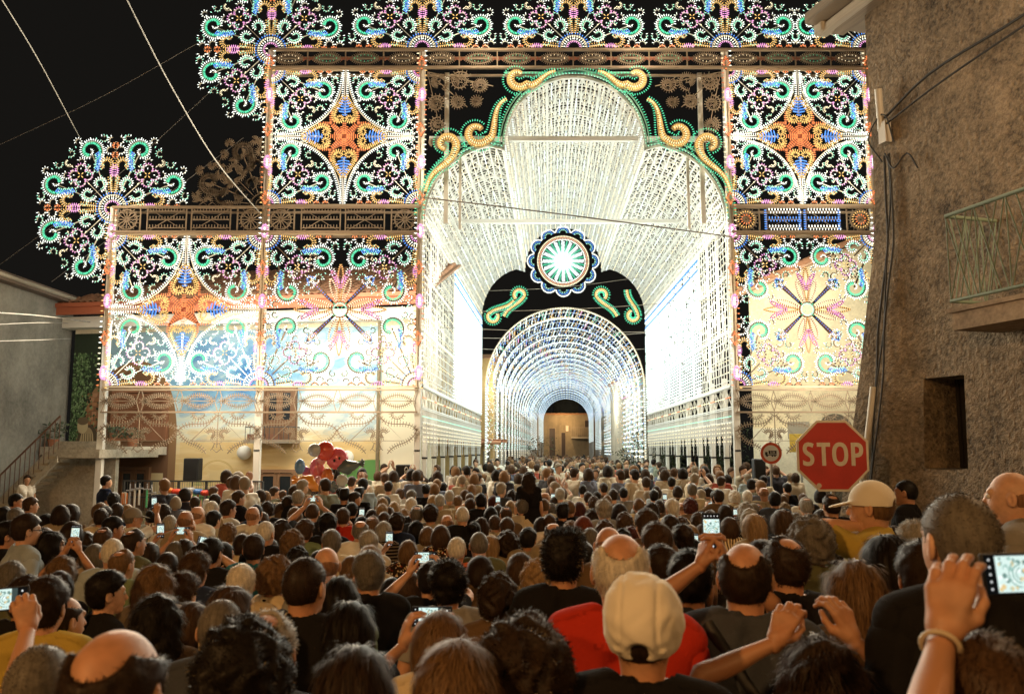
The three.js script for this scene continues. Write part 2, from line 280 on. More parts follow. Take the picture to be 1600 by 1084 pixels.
  mesh('pier', [uvMetres(box(0.35, vy(708), 0.35, ux(136), vy(708) / 2, 1.1))], mottled(0.62, 0.6, 0.52, { seed: 62, amt: 0.15, grain: 0.2, bump: 0.006 }), t);
  const b = new THREE.Group(); b.name = 'balcony'; t.add(b);
  mesh('slab', box(ux(478) - ux(409), 0.1, 0.75, (ux(478) + ux(409)) / 2, vy(690), 0.38), plain(0.3, 0.26, 0.2, 0.9), b);
  mesh('rail', [box(ux(476) - ux(411), 0.035, 0.035, (ux(476) + ux(411)) / 2, vy(668), 0.72), bar(V(ux(411), vy(668), 0), V(ux(411), vy(668), 0.72), 0.018), bar(V(ux(476), vy(668), 0), V(ux(476), vy(668), 0.72), 0.018)], M.iron, b);
  for (let k = 0; k <= 9; k++) mesh('baluster', bar(V(lerp(ux(411), ux(476), k / 9), vy(690), 0.72), V(lerp(ux(411), ux(476), k / 9), vy(668), 0.72), 0.01, 0.01, 5), M.iron, b);
  mesh('flower_box', [box(0.5, 0.2, 0.16, ux(425), vy(684), 0.6), box(0.4, 0.2, 0.16, ux(452), vy(684), 0.6)], plain(0.2, 0.09, 0.05, 0.8), b);
  // round wall lamps
  for (const [px, py] of [[397, 707], [553, 714]]) { const l = mesh('wall_lamp', new THREE.SphereGeometry(px < 500 ? 0.21 : 0.2, 20, 14).scale(1, 1, px < 500 ? 1 : 0.35).translate(ux(px), vy(py), 0.2), plain(0.8, 0.78, 0.7, 0.4), t); mesh('base', cyl(0.06, 0.06, 0.1, 0, 0, 0).rotateX(Math.PI / 2).translate(ux(px), vy(py), 0.05), M.iron, l); }
  mesh('downpipe', bar(V(ux(595), 0.2, 0.08), V(ux(595), Hh - 0.4, 0.08), 0.05), plain(0.2, 0.16, 0.09, 0.6), t);
  // planters on the landing
  houseFrame = { t, ux, vy, turn, A, L };
}
// outdoor stair with parapet and iron rail
{
  const base = at(-20, 704, 22.2); base.y = 0;
  const t = thing('outdoor_stair', 'concrete outdoor stair with iron railing climbing to the landing left of the mural', 'stairs', [base.x, 0, base.z]);
  const top = at(108, 702, 22.2), W = top.x - base.x, H = top.y, n = 13;
  const conc = mottled(0.4, 0.36, 0.28, { seed: 71, amt: 0.35, grain: 0.35, bump: 0.008 });
  for (let k = 0; k < n; k++) mesh('step', uvMetres(box(W / n + 0.05, 0.07, 1.1, (k + 0.5) * W / n, (k + 1) * H / n - 0.035, -0.1)), plain(0.45, 0.38, 0.27, 0.9), t);
  const sh = new THREE.Shape([[0, -0.3], [W, H - 0.32], [W, H - 0.16], [0, -0.1]].map((p) => new THREE.Vector2(...p)));
  mesh('stringer', uvMetres(new THREE.ExtrudeGeometry(sh, { depth: 0.12, bevelEnabled: false }).translate(0, 0, 0.46)), conc, t);
  const pa = new THREE.Shape([[-2, -1], [W + 0.9, 0], [W + 0.9, H + 0.22], [W * 0.66, H + 0.22], [-0.4, 0.55], [-2, -0.4]].map((p) => new THREE.Vector2(...p)));
  mesh('parapet', uvMetres(new THREE.ExtrudeGeometry(pa, { depth: 0.2, bevelEnabled: false }).translate(0, 0, -0.9)), conc, t);
  mesh('landing', uvMetres(box(1.1, 0.22, 3.6, W + 0.5, H - 0.11, -1.25)), conc, t);
  const rust = plain(0.12, 0.06, 0.035, 0.6);
  mesh('handrail', bar(V(0, 0.85, 0.55), V(W, H + 0.85, 0.55), 0.025), rust, t);
  for (let k = 0; k <= 18; k++) mesh('baluster', bar(V(W * k / 18, H * k / 18, 0.55), V(W * k / 18, H * k / 18 + 0.85, 0.55), 0.011, 0.011, 5), rust, t);
}
// ---------- cream gabled house on the right behind the light panels ----------
{
  const A = at(1178, 700, 25.5), B = at(1420, 700, 24.2), L = Math.hypot(B.x - A.x, B.z - A.z), turn = Math.atan2(-(B.z - A.z), B.x - A.x);
  const t = thing('cream_house', 'cream rendered house with a rising tiled verge behind the right light panels', 'house', [A.x, -0.3, A.z], turn);
  const yl = at(1180, 452, 25.5).y + 0.3, yr = at(1375, 372, 24.5).y + 0.3, Lr = L * 195 / 242;
  const s = new THREE.Shape([new THREE.Vector2(0, 0), new THREE.Vector2(L, 0), new THREE.Vector2(L, lerp(yl, yr, 1.2)), new THREE.Vector2(0, yl)]);
  mesh('wall', uvMetres(new THREE.ExtrudeGeometry(s, { depth: 6, bevelEnabled: false }).translate(0, 0, -6)), mottled(0.66, 0.56, 0.36, { seed: 81, amt: 0.22, grain: 0.2, streak: 0.2, bump: 0.008 }), t);
  const a = Math.atan2(yr - yl, Lr), n = 17, verge = [];
  for (let k = 0; k < n; k++) { const x = -0.4 + k * 0.32, y = yl + x * Math.tan(a); mesh('tile', new THREE.CylinderGeometry(0.1, 0.12, 0.42, 7, 1, true, -Math.PI / 2, Math.PI).rotateZ(-Math.PI / 2 + a).translate(x, y + 0.05, 0.12), plain(0.42, 0.2, 0.1, 0.85), t); }
  mesh('verge_board', box(L + 1, 0.1, 0.3, 0, 0, 0, 0, a).translate(L / 2, lerp(yl, yr, 0.62) - 0.05, 0.05), plain(0.5, 0.3, 0.18, 0.8), t);
  const vy = (py) => at(1310, py, 25).y + 0.3, ux = (px) => (px - 1178) / 242 * L;
  const d = new THREE.Group(); d.name = 'arched_door'; t.add(d);
  const ds = new THREE.Shape(); ds.moveTo(ux(1283), 0); ds.lineTo(ux(1283), vy(672)); ds.absarc(ux(1310), vy(672), ux(1310) - ux(1283), Math.PI, 0, true); ds.lineTo(ux(1337), 0);
  mesh('door', new THREE.ExtrudeGeometry(ds, { depth: 0.06, bevelEnabled: false }).translate(0, 0, 0.004), plain(0.1, 0.08, 0.05, 0.7), d);
  mesh('street_board', box(0.62, 0.5, 0.04, ux(1252), vy(672), 0.05), plain(0.3, 0.27, 0.2, 0.7), t);
  mesh('base_course', uvMetres(box(L - 0.1, vy(668), 0.06, L / 2 - 0.05, vy(668) / 2 - 0.01, 0.034)), mottled(0.7, 0.66, 0.5, { seed: 83, amt: 0.15, grain: 0.15, bump: 0.005 }), t);
}
// ---------- luminarie: painted lattices carrying thousands of small bulbs ----------
const BULB = { // what the eye sees of each colour of bulb
  white: glow(0.96, 1.0, 0.9, 2.3), warm: glow(1.0, 0.86, 0.55, 2.0), gold: glow(1.0, 0.6, 0.18, 1.5), orange: glow(1.0, 0.27, 0.08, 1.4), pink: glow(1.0, 0.4, 0.82, 1.4), green: glow(0.1, 0.85, 0.45, 1.2), blue: glow(0.09, 0.34, 1.0, 1.4), cool: glow(0.82, 1.0, 0.98, 2.4), mint: glow(0.45, 1.0, 0.72, 1.7),
};
for (const k in BULB) BULB[k].name = k + '_bulb';
class Lum { // collects rods (ribbons with thickness) and bulbs in the panel's own plane
  constructor(T) { this.T = T ?? ((x, y) => [x, y]); this.rods = { }; this.bulbs = {}; this.z = 0; this.rs = 1; }
  rod(pts, w = 0.022, mat = 'rod', dz = 0) {
    const R = (this.rods[mat] ??= { p: [], i: [] }), P = pts.map((q) => this.T(q[0], q[1])), n = P.length, d = 0.014 * Math.sqrt(this.rs), z = dz + this.z;
    for (let k = 0; k < n; k++) {
      const a = P[Math.max(0, k - 1)], b = P[Math.min(n - 1, k + 1)]; let tx = b[0] - a[0], ty = b[1] - a[1]; const l = Math.hypot(tx, ty) || 1; tx /= l; ty /= l;
      const nx = -ty * w * this.rs / 2, ny = tx * w * this.rs / 2, [x, y] = P[k], o = R.p.length / 3;
      R.p.push(x + nx, y + ny, z + d, x - nx, y - ny, z + d, x - nx, y - ny, z - d, x + nx, y + ny, z - d);
      if (k) for (let e = 0; e < 4; e++) { const f = (e + 1) % 4; R.i.push(o - 4 + e, o - 4 + f, o + f, o - 4 + e, o + f, o + e); }
    }
  }
  bulb(x, y, ang, col, s = 1, dz = 0.03) { const [X, Y] = this.T(x, y), [X2, Y2] = this.T(x + Math.cos(ang) * 0.01, y + Math.sin(ang) * 0.01); (this.bulbs[col] ??= []).push([X, Y, Math.atan2(Y2 - Y, X2 - X), s, dz + this.z]); }
  along(pts, pitch, off, col, s = 1) { // bulbs that stand out sideways from a curve
    pitch *= 0.9; let need = pitch / 2;
    for (let k = 1; k < pts.length; k++) {
      const [x0, y0] = pts[k - 1], [x1, y1] = pts[k], l = Math.hypot(x1 - x0, y1 - y0), tx = (x1 - x0) / l, ty = (y1 - y0) / l;
      let pos = need; while (pos < l) { const x = x0 + tx * pos, y = y0 + ty * pos; this.bulb(x - ty * off, y + tx * off, Math.atan2(tx, -ty), col, s); pos += pitch; } need = pos - l;
    }
  }
  build(parent, names = {}) {
    for (const m in this.rods) { const R = this.rods[m], g = new THREE.BufferGeometry().setAttribute('position', new THREE.Float32BufferAttribute(R.p, 3)); g.setIndex(R.i); const f = g.toNonIndexed(); f.computeVertexNormals(); mesh(names[m] ?? 'scroll_lattice', f, RODS[m], parent, 'stuff'); }
    for (const c in this.bulbs) mesh(c + '_bulb', bulbGeo(this.bulbs[c]), BULB[c], parent, 'stuff');
  }
}
const RODS = { rod: M.rod, white: M.white, bare: plain(0.27, 0.2, 0.13, 0.7), brown: plain(0.07, 0.042, 0.022, 0.7), red: plain(0.3, 0.1, 0.05, 0.7), green: plain(0.25, 0.5, 0.36, 0.6), goldplate: plain(0.6, 0.42, 0.16, 0.5) };  // brown carries the backlit shade of the lily panel rods in its colour
function bulbGeo(list) { // small pear-like bulbs: six-sided, pointed at the socket
  const p = new Float32Array(list.length * 18), ix = new Uint32Array(list.length * 24), L = 0.038, r = 0.0148;
  list.forEach(([x, y, a, s, z], k) => {
    const c = Math.cos(a), d = Math.sin(a), l = L * s, q = r * s, o = k * 18;
    const set = (i, u, v, w) => { p[o + i * 3] = x + c * u - d * v; p[o + i * 3 + 1] = y + d * u + c * v; p[o + i * 3 + 2] = z + w; };
    set(0, l, 0, 0); set(1, -l, 0, 0); set(2, 0.2 * l, q, 0); set(3, 0.2 * l, -q, 0); set(4, 0.2 * l, 0, q); set(5, 0.2 * l, 0, -q);
    [0, 2, 4, 0, 4, 3, 0, 3, 5, 0, 5, 2, 1, 4, 2, 1, 3, 4, 1, 5, 3, 1, 2, 5].forEach((v, i) => { ix[k * 24 + i] = k * 6 + v; });
  });
  const g = new THREE.BufferGeometry().setAttribute('position', new THREE.BufferAttribute(p, 3)); g.setIndex(new THREE.BufferAttribute(ix, 1)); return g;
}
const arc = (cx, cy, rx, ry, a0, a1, n = 18) => Array.from({ length: n + 1 }, (_, k) => { const a = lerp(a0, a1, k / n); return [cx + rx * Math.cos(a), cy + ry * Math.sin(a)]; });
const spiral = (cx, cy, r0, r1, a0, a1, n = 26) => Array.from({ length: n + 1 }, (_, k) => { const t = k / n, a = lerp(a0, a1, t), r = lerp(r0, r1, t); return [cx + r * Math.cos(a), cy + r * Math.sin(a)]; });
const bez = (a, b, c, d, n = 16) => Array.from({ length: n + 1 }, (_, k) => { const t = k / n, u = 1 - t; return [0, 1].map((i) => u * u * u * a[i] + 3 * u * u * t * b[i] + 3 * u * t * t * c[i] + t * t * t * d[i]); });
const PI = Math.PI;
// one quarter of the wheel that sits on every crossing of the frame
function quarter(L, cx, cy, sx, sy, s = 1, lit = true, rodMat = 'rod') {
  const base = L.T;
  const B = (pts, pitch, off, col, k) => { if (lit) L.along(pts, pitch, off, col, k); else L.along2?.(pts); };
  const full = (f) => { for (const swap of [0, 1]) { L.T = (x, y) => { const [a, b] = swap ? [y, x] : [x, y]; return base(cx + sx * a * s, cy + sy * b * s); }; f(); } L.T = base; };
  L.T = (x, y) => base(cx + sx * x * s, cy + sy * y * s);
  let q = arc(0, 0, 0.2, 0.2, 0, PI / 2, 8); L.rod(q, 0.02, rodMat); B(q, 0.07, 0.03, 'pink'); B(q, 0.06, -0.05, 'white');
  q = arc(0, 0, 0.34, 0.34, 0, PI / 2, 10); L.rod(q, 0.018, rodMat); B(q, 0.075, 0.03, 'warm'); B(q, 0.065, -0.05, 'blue');
  // flower on the diagonal
  const f = 0.84;
  for (let k = 0; k < 4; k++) { const a = k * PI / 2, px = f + 0.17 * Math.cos(a), py = f + 0.17 * Math.sin(a); q = arc(px, py, 0.115, 0.115, a - 2.3, a + 2.3, 12); L.rod(q, 0.014, rodMat); B(q, 0.062, -0.02, 'pink', 0.9); if (lit) { L.bulb(px, py, a, 'white', 0.8); L.bulb(f + 0.06 * Math.cos(a + PI / 4), f + 0.06 * Math.sin(a + PI / 4), a + PI / 4, 'gold', 1.1); L.bulb(f + 0.31 * Math.cos(a + PI / 4), f + 0.31 * Math.sin(a + PI / 4), a + PI / 4, 'warm'); L.bulb(f + 0.25 * Math.cos(a + PI / 4 + 0.3), f + 0.25 * Math.sin(a + PI / 4 + 0.3), a, 'warm', 0.8); L.bulb(f + 0.25 * Math.cos(a + PI / 4 - 0.3), f + 0.25 * Math.sin(a + PI / 4 - 0.3), a, 'warm', 0.8); } }
  L.rod([[0.25, 0.25], [f - 0.1, f - 0.1]], 0.014, rodMat);
  q = arc(1.16, 1.16, 0.1, 0.1, -2.6, 1, 8); L.rod(q, 0.012, rodMat); B(q, 0.06, 0.03, 'warm', 0.8);
  full(() => {
    // arm along the axis: gold line, pink eye, gold hook, orange diamonds
    q = [[0.38, 0.05], [0.62, 0.085], [0.84, 0.1]]; L.rod(q, 0.016, rodMat); B(q, 0.06, -0.035, 'gold'); B(q, 0.07, 0.04, 'gold', 0.8);
    q = arc(0.95, 0, 0.13, 0.07, 0, PI, 9); L.rod(q, 0.014, rodMat); B(q, 0.05, -0.025, 'pink', 1.1); if (lit) for (let k = 0; k < 4; k++) L.bulb(0.86 + k * 0.06, 0.025, PI / 2, 'pink');
    q = spiral(1.12, 0.22, 0.18, 0.1, -2.2, 2.6, 20); L.rod(q, 0.018, rodMat); B(q, 0.058, -0.035, 'gold'); B(q, 0.07, 0.035, 'gold', 0.9);
    for (const x of [1.37, 1.62]) { L.rod([[x - 0.1, 0.012], [x, 0.09], [x + 0.1, 0.012]], 0.014, rodMat); if (lit) { L.bulb(x, 0.06, PI / 2, 'orange', 1.3); L.bulb(x - 0.05, 0.04, 2, 'orange', 1.1); L.bulb(x + 0.05, 0.04, 1, 'orange', 1.1); } }
    q = arc(1.5, 0.14, 0.085, 0.085, -0.4, PI + 0.4, 9); L.rod(q, 0.012, rodMat); B(q, 0.055, -0.03, 'white', 0.9);
    q = arc(1.76, 0.1, 0.08, 0.08, 0, PI, 8); L.rod(q, 0.012, rodMat); B(q, 0.055, -0.03, 'white', 0.9);
    // spoke, large green scroll with white outside, blue under it
    L.rod([[0.33, 0.14], [1.46, 0.62]], 0.02, rodMat); if (lit) for (let k = 0; k < 9; k++) L.bulb(0.42 + k * 0.1, 0.18 + k * 0.0425 + (k % 2 ? 0.03 : -0.03), 2, 'mint', 0.7);
    q = spiral(1.47, 0.64, 0.34, 0.14, -2.4, 3.2, 34); L.rod(q, 0.022, rodMat); B(q, 0.054, 0.045, 'green', 1.15); B(q, 0.054, -0.045, 'white'); q = spiral(1.47, 0.64, 0.25, 0.15, -1.6, 2.9, 20); B(q, 0.06, 0.0, 'green', 1.05); q = spiral(1.47, 0.64, 0.12, 0.05, 3.2, 6.2, 10); B(q, 0.05, 0.01, 'white', 0.8);
    q = arc(1.2, 0.5, 0.26, 0.1, -2.7, -0.3, 12); L.rod(q, 0.016, rodMat); B(q, 0.05, -0.03, 'blue', 1.2); B(q, 0.055, 0.03, 'blue'); B(q, 0.06, 0.07, 'mint', 0.8);
    // small white curls
    q = spiral(0.62, 0.36, 0.19, 0.07, -2.9, 2.8, 22); L.rod(q, 0.014, rodMat); B(q, 0.052, -0.03, 'white', 0.9); B(q, 0.065, 0.03, 'mint', 0.75);
    q = spiral(0.98, 0.57, 0.13, 0.05, 0.4, 5, 14); L.rod(q, 0.012, rodMat); B(q, 0.055, -0.028, 'mint', 0.85);
    for (const [vx, vy, vr, a0, c1] of [[0.72, 0.14, 0.1, 1, 'mint'], [1.3, 0.36, 0.09, 3, 'white'], [1.82, 0.3, 0.1, 2, 'mint'], [1.72, 0.98, 0.1, 4, 'white'], [1.05, 0.36, 0.08, 5, 'mint'], [1.42, 1.12, 0.1, 2.5, 'mint']]) { q = spiral(vx, vy, vr, vr * 0.4, a0, a0 + 5, 12); L.rod(q, 0.012, rodMat); B(q, 0.055, -0.025, c1, 0.75); }
    if (lit) for (let j = 0; j < 9; j++) { const a = 0.12 + j * 0.075, r = 1.86 + 0.05 * (j % 2); if (r * Math.sin(a) < 1.2) L.bulb(r * Math.cos(a), r * Math.sin(a), a, j % 2 ? 'white' : 'mint', 0.9); }
    q = spiral(1.2, 0.86, 0.11, 0.05, 3.4, 7.6, 12); L.rod(q, 0.012, rodMat); B(q, 0.055, -0.028, 'white', 0.8);
  });
  L.T = base;
}
// four-pointed star in the middle of a panel
function star(L, cx, cy, s = 1, sy = s) {
  const base = L.T;
  for (let k = 0; k < 4; k++) for (const m of [1, -1]) {
    const c = Math.cos(k * PI / 2), d = Math.sin(k * PI / 2);
    L.T = (x, y) => { const Y = y * m; return base(cx + (c * x - d * Y) * s, cy + (d * x + c * Y) * sy); };
    let q = [[1.16, 0.02], [1.5, 0.012], [1.98, 0.008]]; L.rod([[1.16, 0.03], [1.98, 0.012]], 0.02, 'white'); L.along(q, 0.07, 0.05, 'white', 0.9);
    if (m === 1) { q = bez([1.9, 0.04], [0.75, 0.12], [0.12, 0.75], [0.04, 1.9], 26); L.rod(q, 0.024, 'rod'); L.along(q, 0.072, -0.055, 'white', 1.05); }
    q = [...bez([0.5, 0.03], [0.36, 0.2], [0.5, 0.36], [0.68, 0.3], 10), ...bez([0.68, 0.3], [0.86, 0.26], [1.0, 0.08], [1.22, 0.02], 12)]; L.rod(q, 0.022, 'goldplate'); L.along(q, 0.06, 0.04, 'gold', 1.1); L.along(q, 0.066, -0.04, 'gold'); q = arc(0.5, 0.13, 0.09, 0.09, -1.5, 2.6, 9); L.rod(q, 0.014, 'goldplate'); L.along(q, 0.05, -0.02, 'gold');
    L.rod([[0.62, 0.005], [1.16, 0.005]], 0.03, 'white');
    for (let j = 0; j < 7; j++) { const x = 0.62 + j * 0.082, w = [0.05, 0.14, 0.17, 0.1, 0.13, 0.09, 0.05][j]; for (let y = 0.035; y < w + 0.03; y += 0.05) L.bulb(x + y * 0.2, y, PI / 2 - 0.5, 'blue', 1.25); }
    // orange centre: rays and the flaps on the diagonals
    for (const [a, r0, r1] of [[0.0, 0.08, 0.44], [0.22, 0.1, 0.34]]) for (let r = r0; r < r1; r += 0.06) L.bulb(r * Math.cos(a), r * Math.sin(a) + 0.02, a + PI / 2, 'orange', 1.15);
    for (let r = 0.1; r < 0.52; r += 0.06) { const a = PI / 4; L.bulb(r * Math.cos(a) + 0.025, r * Math.sin(a) - 0.025, a - PI / 2, 'orange', 1.1); }
    q = [[0.36, 0.36], [0.62, 0.37], [0.72, 0.32]]; L.rod(q, 0.016, 'red'); L.along(q, 0.06, 0.03, 'orange', 1.05); L.along([[0.4, 0.25], [0.52, 0.36]], 0.06, 0.0, 'orange');
  }
  L.T = base;
}
// lily star for the panels before the white houses
function lily(L, cx, cy, s = 1) {
  const base = L.T;
  for (let k = 0; k < 4; k++) {
    const c = Math.cos(k * PI / 2), d = Math.sin(k * PI / 2);
    L.T = (x, y) => base(cx + (c * x - d * y) * s, cy + (d * x + c * y) * s);
    let q = arc(0, 0, 0.2, 0.2, 0, PI / 2, 8); L.rod(q, 0.02, 'red'); L.along(q, 0.05, 0.03, 'mint', 0.9); for (let j = 1; j < 4; j++) L.bulb(j * 0.05, j * 0.05, 0.8, 'green', 0.9);
    for (const m of [1, -1]) {
      const petal = (x0, y0, x1, y1, w, col) => { const dx = x1 - x0, dy = y1 - y0, l = Math.hypot(dx, dy), nx = -dy / l * w, ny = dx / l * w; for (const e of [1, -1]) { q = bez([x0, y0 * m], [x0 + dx * 0.3 + nx * e, (y0 + dy * 0.3 + ny * e) * m], [x0 + dx * 0.8 + nx * e, (y0 + dy * 0.8 + ny * e) * m], [x1, y1 * m], 12); L.rod(q, 0.015, 'red'); L.along(q, 0.065, 0, col, 0.85); } };
      petal(0.22, 0.08, 0.82, 0.26, 0.09, 'warm'); if (m === 1) petal(0.22, 0, 1.2, 0, 0.1, 'gold');
      petal(0.7, 0.03, 1.02, 0.24, 0.06, 'pink'); petal(0.55, 0.02, 0.86, 0.14, 0.05, 'pink');
      q = spiral(0.76, 0.62 * m, 0.12, 0.05, 0, 5 * m, 14); L.rod(q, 0.014, 'red'); L.along(q, 0.055, 0, 'white', 0.8);
    }
    L.T = (x, y) => { const a = k * PI / 2 + PI / 4, cc = Math.cos(a), dd = Math.sin(a); return base(cx + (cc * x - dd * y) * s, cy + (dd * x + cc * y) * s); };
    for (const e of [-1, 0, 1]) L.rod([[0.2, e * 0.012], [1.02, e * 0.05], [1.2, 0]], 0.016, e ? 'brown' : 'red'); L.along([[0.3, 0], [1.0, 0]], 0.08, 0, 'blue', 0.8);
    L.rod([[1.0, 0.12], [1.2, 0], [1.0, -0.12]], 0.02, 'brown'); L.along([[1.0, 0.12], [1.2, 0], [1.0, -0.12]], 0.05, 0.02, 'blue');
  }
  L.T = base;
}
const FZ = -22;                                            // plane of the facade
const fx = (px, py) => at(px, py, 22).x, fy = (py) => at(800, py, 22).y;
const X0 = fx(166, 480), X1 = fx(408, 480), X2 = fx(654, 480), X3 = fx(1147, 480), X4 = fx(1368, 340);
const Y0 = fy(606), Y1 = fy(364), Y2 = fy(322), Y3 = fy(107), Y4 = fy(76);
function panel(name, label, x0, x1, y0, y1, draw, group, backing) {
  const w = x1 - x0, h = y1 - y0, t = thing(name, label, 'light panel', [x0 + w / 2, y0, FZ], 0, group), L = new Lum((x, y) => [x, y]);
  const f = 0.05; mesh('frame', [box(w, f, 0.06, 0, 0.03, -0.02), box(w, f, 0.06, 0, h - 0.03, -0.02), box(f, h - 0.1, 0.06, -w / 2 + 0.04, h / 2, -0.02), box(f, h - 0.1, 0.06, w / 2 - 0.04, h / 2, -0.02)], M.wood, t);
  draw(L, w, h); L.build(t); return t;
}
const fourQuarters = (L, w, h, which = 'abcd', rodMat = 'rod') => { const s = Math.min(w, h) / 4.0; for (const [k, cx, cy, sx, sy] of [['a', -w / 2 + 0.05, 0.06, 1, 1], ['b', w / 2 - 0.05, 0.06, -1, 1], ['c', w / 2 - 0.05, h - 0.06, -1, -1], ['d', -w / 2 + 0.05, h - 0.06, 1, -1]]) if (which.includes(k)) quarter(L, cx, cy, sx, sy, s, true, rodMat); };
function plates(t, w, h, s) { // salmon boards behind the orange heart of the star
  const sh = new THREE.Shape(), R = 0.62 * s, r = 0.2 * s; for (let k = 0; k < 8; k++) { const a = k * PI / 4 + PI / 4, q = k % 2 ? r : R; sh[k ? 'lineTo' : 'moveTo'](q * Math.cos(a), q * Math.sin(a)); }
  mesh('heart_board', new THREE.ExtrudeGeometry(sh, { depth: 0.02, bevelEnabled: false }).translate(0, h / 2, -0.06), plain(0.3, 0.1, 0.05, 0.7), t);
  const b = []; for (const [dx, dy] of [[1, 0], [-1, 0], [0, 1], [0, -1]]) { const q = new THREE.CylinderGeometry(0.16 * s, 0.16 * s, 0.02, 3).rotateX(PI / 2).scale(1.1, 1.4, 1).rotateZ(Math.atan2(dy, dx) + PI / 2).translate(dx * 0.86 * s, h / 2 + dy * 0.86 * s, -0.055); b.push(q); } mesh('fleur_board', b, plain(0.03, 0.09, 0.3, 0.6), t);
}
const starPanel = (label, x0, x1, y0, y1) => { const t = panel('light_display', label, x0, x1, y0, y1, (L, w, h) => { fourQuarters(L, w, h); star(L, 0, h / 2, Math.min(w, h) / 4.05); }, 'square light panels of the facade'); plates(t, x1 - x0, y1 - y0, Math.min(x1 - x0, y1 - y0) / 4.05); return t; };
const lilyPanel = (label, x0, x1, y0, y1) => panel('light_display', label, x0, x1, y0, y1, (L, w, h) => { L.rs = 2; fourQuarters(L, w, h, 'abcd', 'brown'); lily(L, 0, h / 2, Math.min(w, h) / 4.05);
  for (const [sx, sy] of [[1, 1], [-1, 1], [1, -1], [-1, -1]]) for (const [dx, dy, r] of [[1.0, 1.25, 0.2], [1.3, 1.0, 0.1], [0.75, 1.5, 0.1]]) { const q = Array.from({ length: 17 }, (_, k) => { const a = k * PI / 8 + PI / 4, rr2 = r * (k % 4 === 0 ? 1.2 : k % 2 ? 0.8 : 0.62); return [sx * dx + rr2 * Math.cos(a), h / 2 + sy * dy * 0.95 + rr2 * Math.sin(a)]; }); L.rod(q, 0.016, 'brown'); L.along(q, 0.1, 0, 'warm', 0.7); }
}, 'square light panels of the facade');
starPanel('upper left light panel with orange star and blue fleurs between tower posts', X1, X2, Y2, Y3);
starPanel('upper right light panel with orange star beside the rendered house roof', X3, X4, Y2, Y3);
starPanel('lower left light panel with orange star before the mural house arch', X0, X1, Y0, Y1);
lilyPanel('lower light panel with lily star before the white end of the mural house', X1, X2, Y0, Y1);
lilyPanel('lower right light panel with lily star before the cream house', X3, X4, Y0, Y1);
// crowns above and beside the frame
function crown(label, x, y, quads, s = 1.07, lit = true) {
  const t = thing('light_ornament', label, 'light crown', [x, y, FZ], 0, lit ? 'lit crowns round the facade' : undefined), L = new Lum();
  for (const [sx, sy] of quads) quarter(L, 0, 0, sx, sy, s, lit, lit ? 'rod' : 'bare');
  L.build(t); return t;
}
const UP = [[1, 1], [-1, 1]];
crown('low round light crown standing at the far left corner of the facade', X0, Y2 - 0.05, [...UP, [-1, -1]]);
crown('high round light crown at the upper left corner of the tower', X1, Y4 - 0.03, [...UP, [-1, -1]]);
crown('half round light crown left of the arch top', X2, Y4 + 0.02, UP);
crown('half round light crown over the middle of the arch', (X2 + X3) / 2, Y4 + 0.02, UP);
crown('half round light crown right of the arch top', X3, Y4 + 0.02, UP);
crown('light crown partly hidden by the rendered house gutter', X4, Y4 + 0.02, UP);
// unlit crown by the tower and its bulb sockets
Lum.prototype.along2 = function (pts) { const n = 9; for (let k = 1; k < pts.length; k++) { const [x0, y0] = pts[k - 1], [x1, y1] = pts[k], l = Math.hypot(x1 - x0, y1 - y0) || 1, nx = -(y1 - y0) / l * 0.07, ny = (x1 - x0) / l * 0.07; this.rod([[x0 - nx, y0 - ny], [x0 + nx, y0 + ny]], 0.014, 'bare'); } };
crown('unlit bare lattice crown against the tower side', X1 - 0.05, Y2 + 0.02, [[-1, 1]], 1, false);
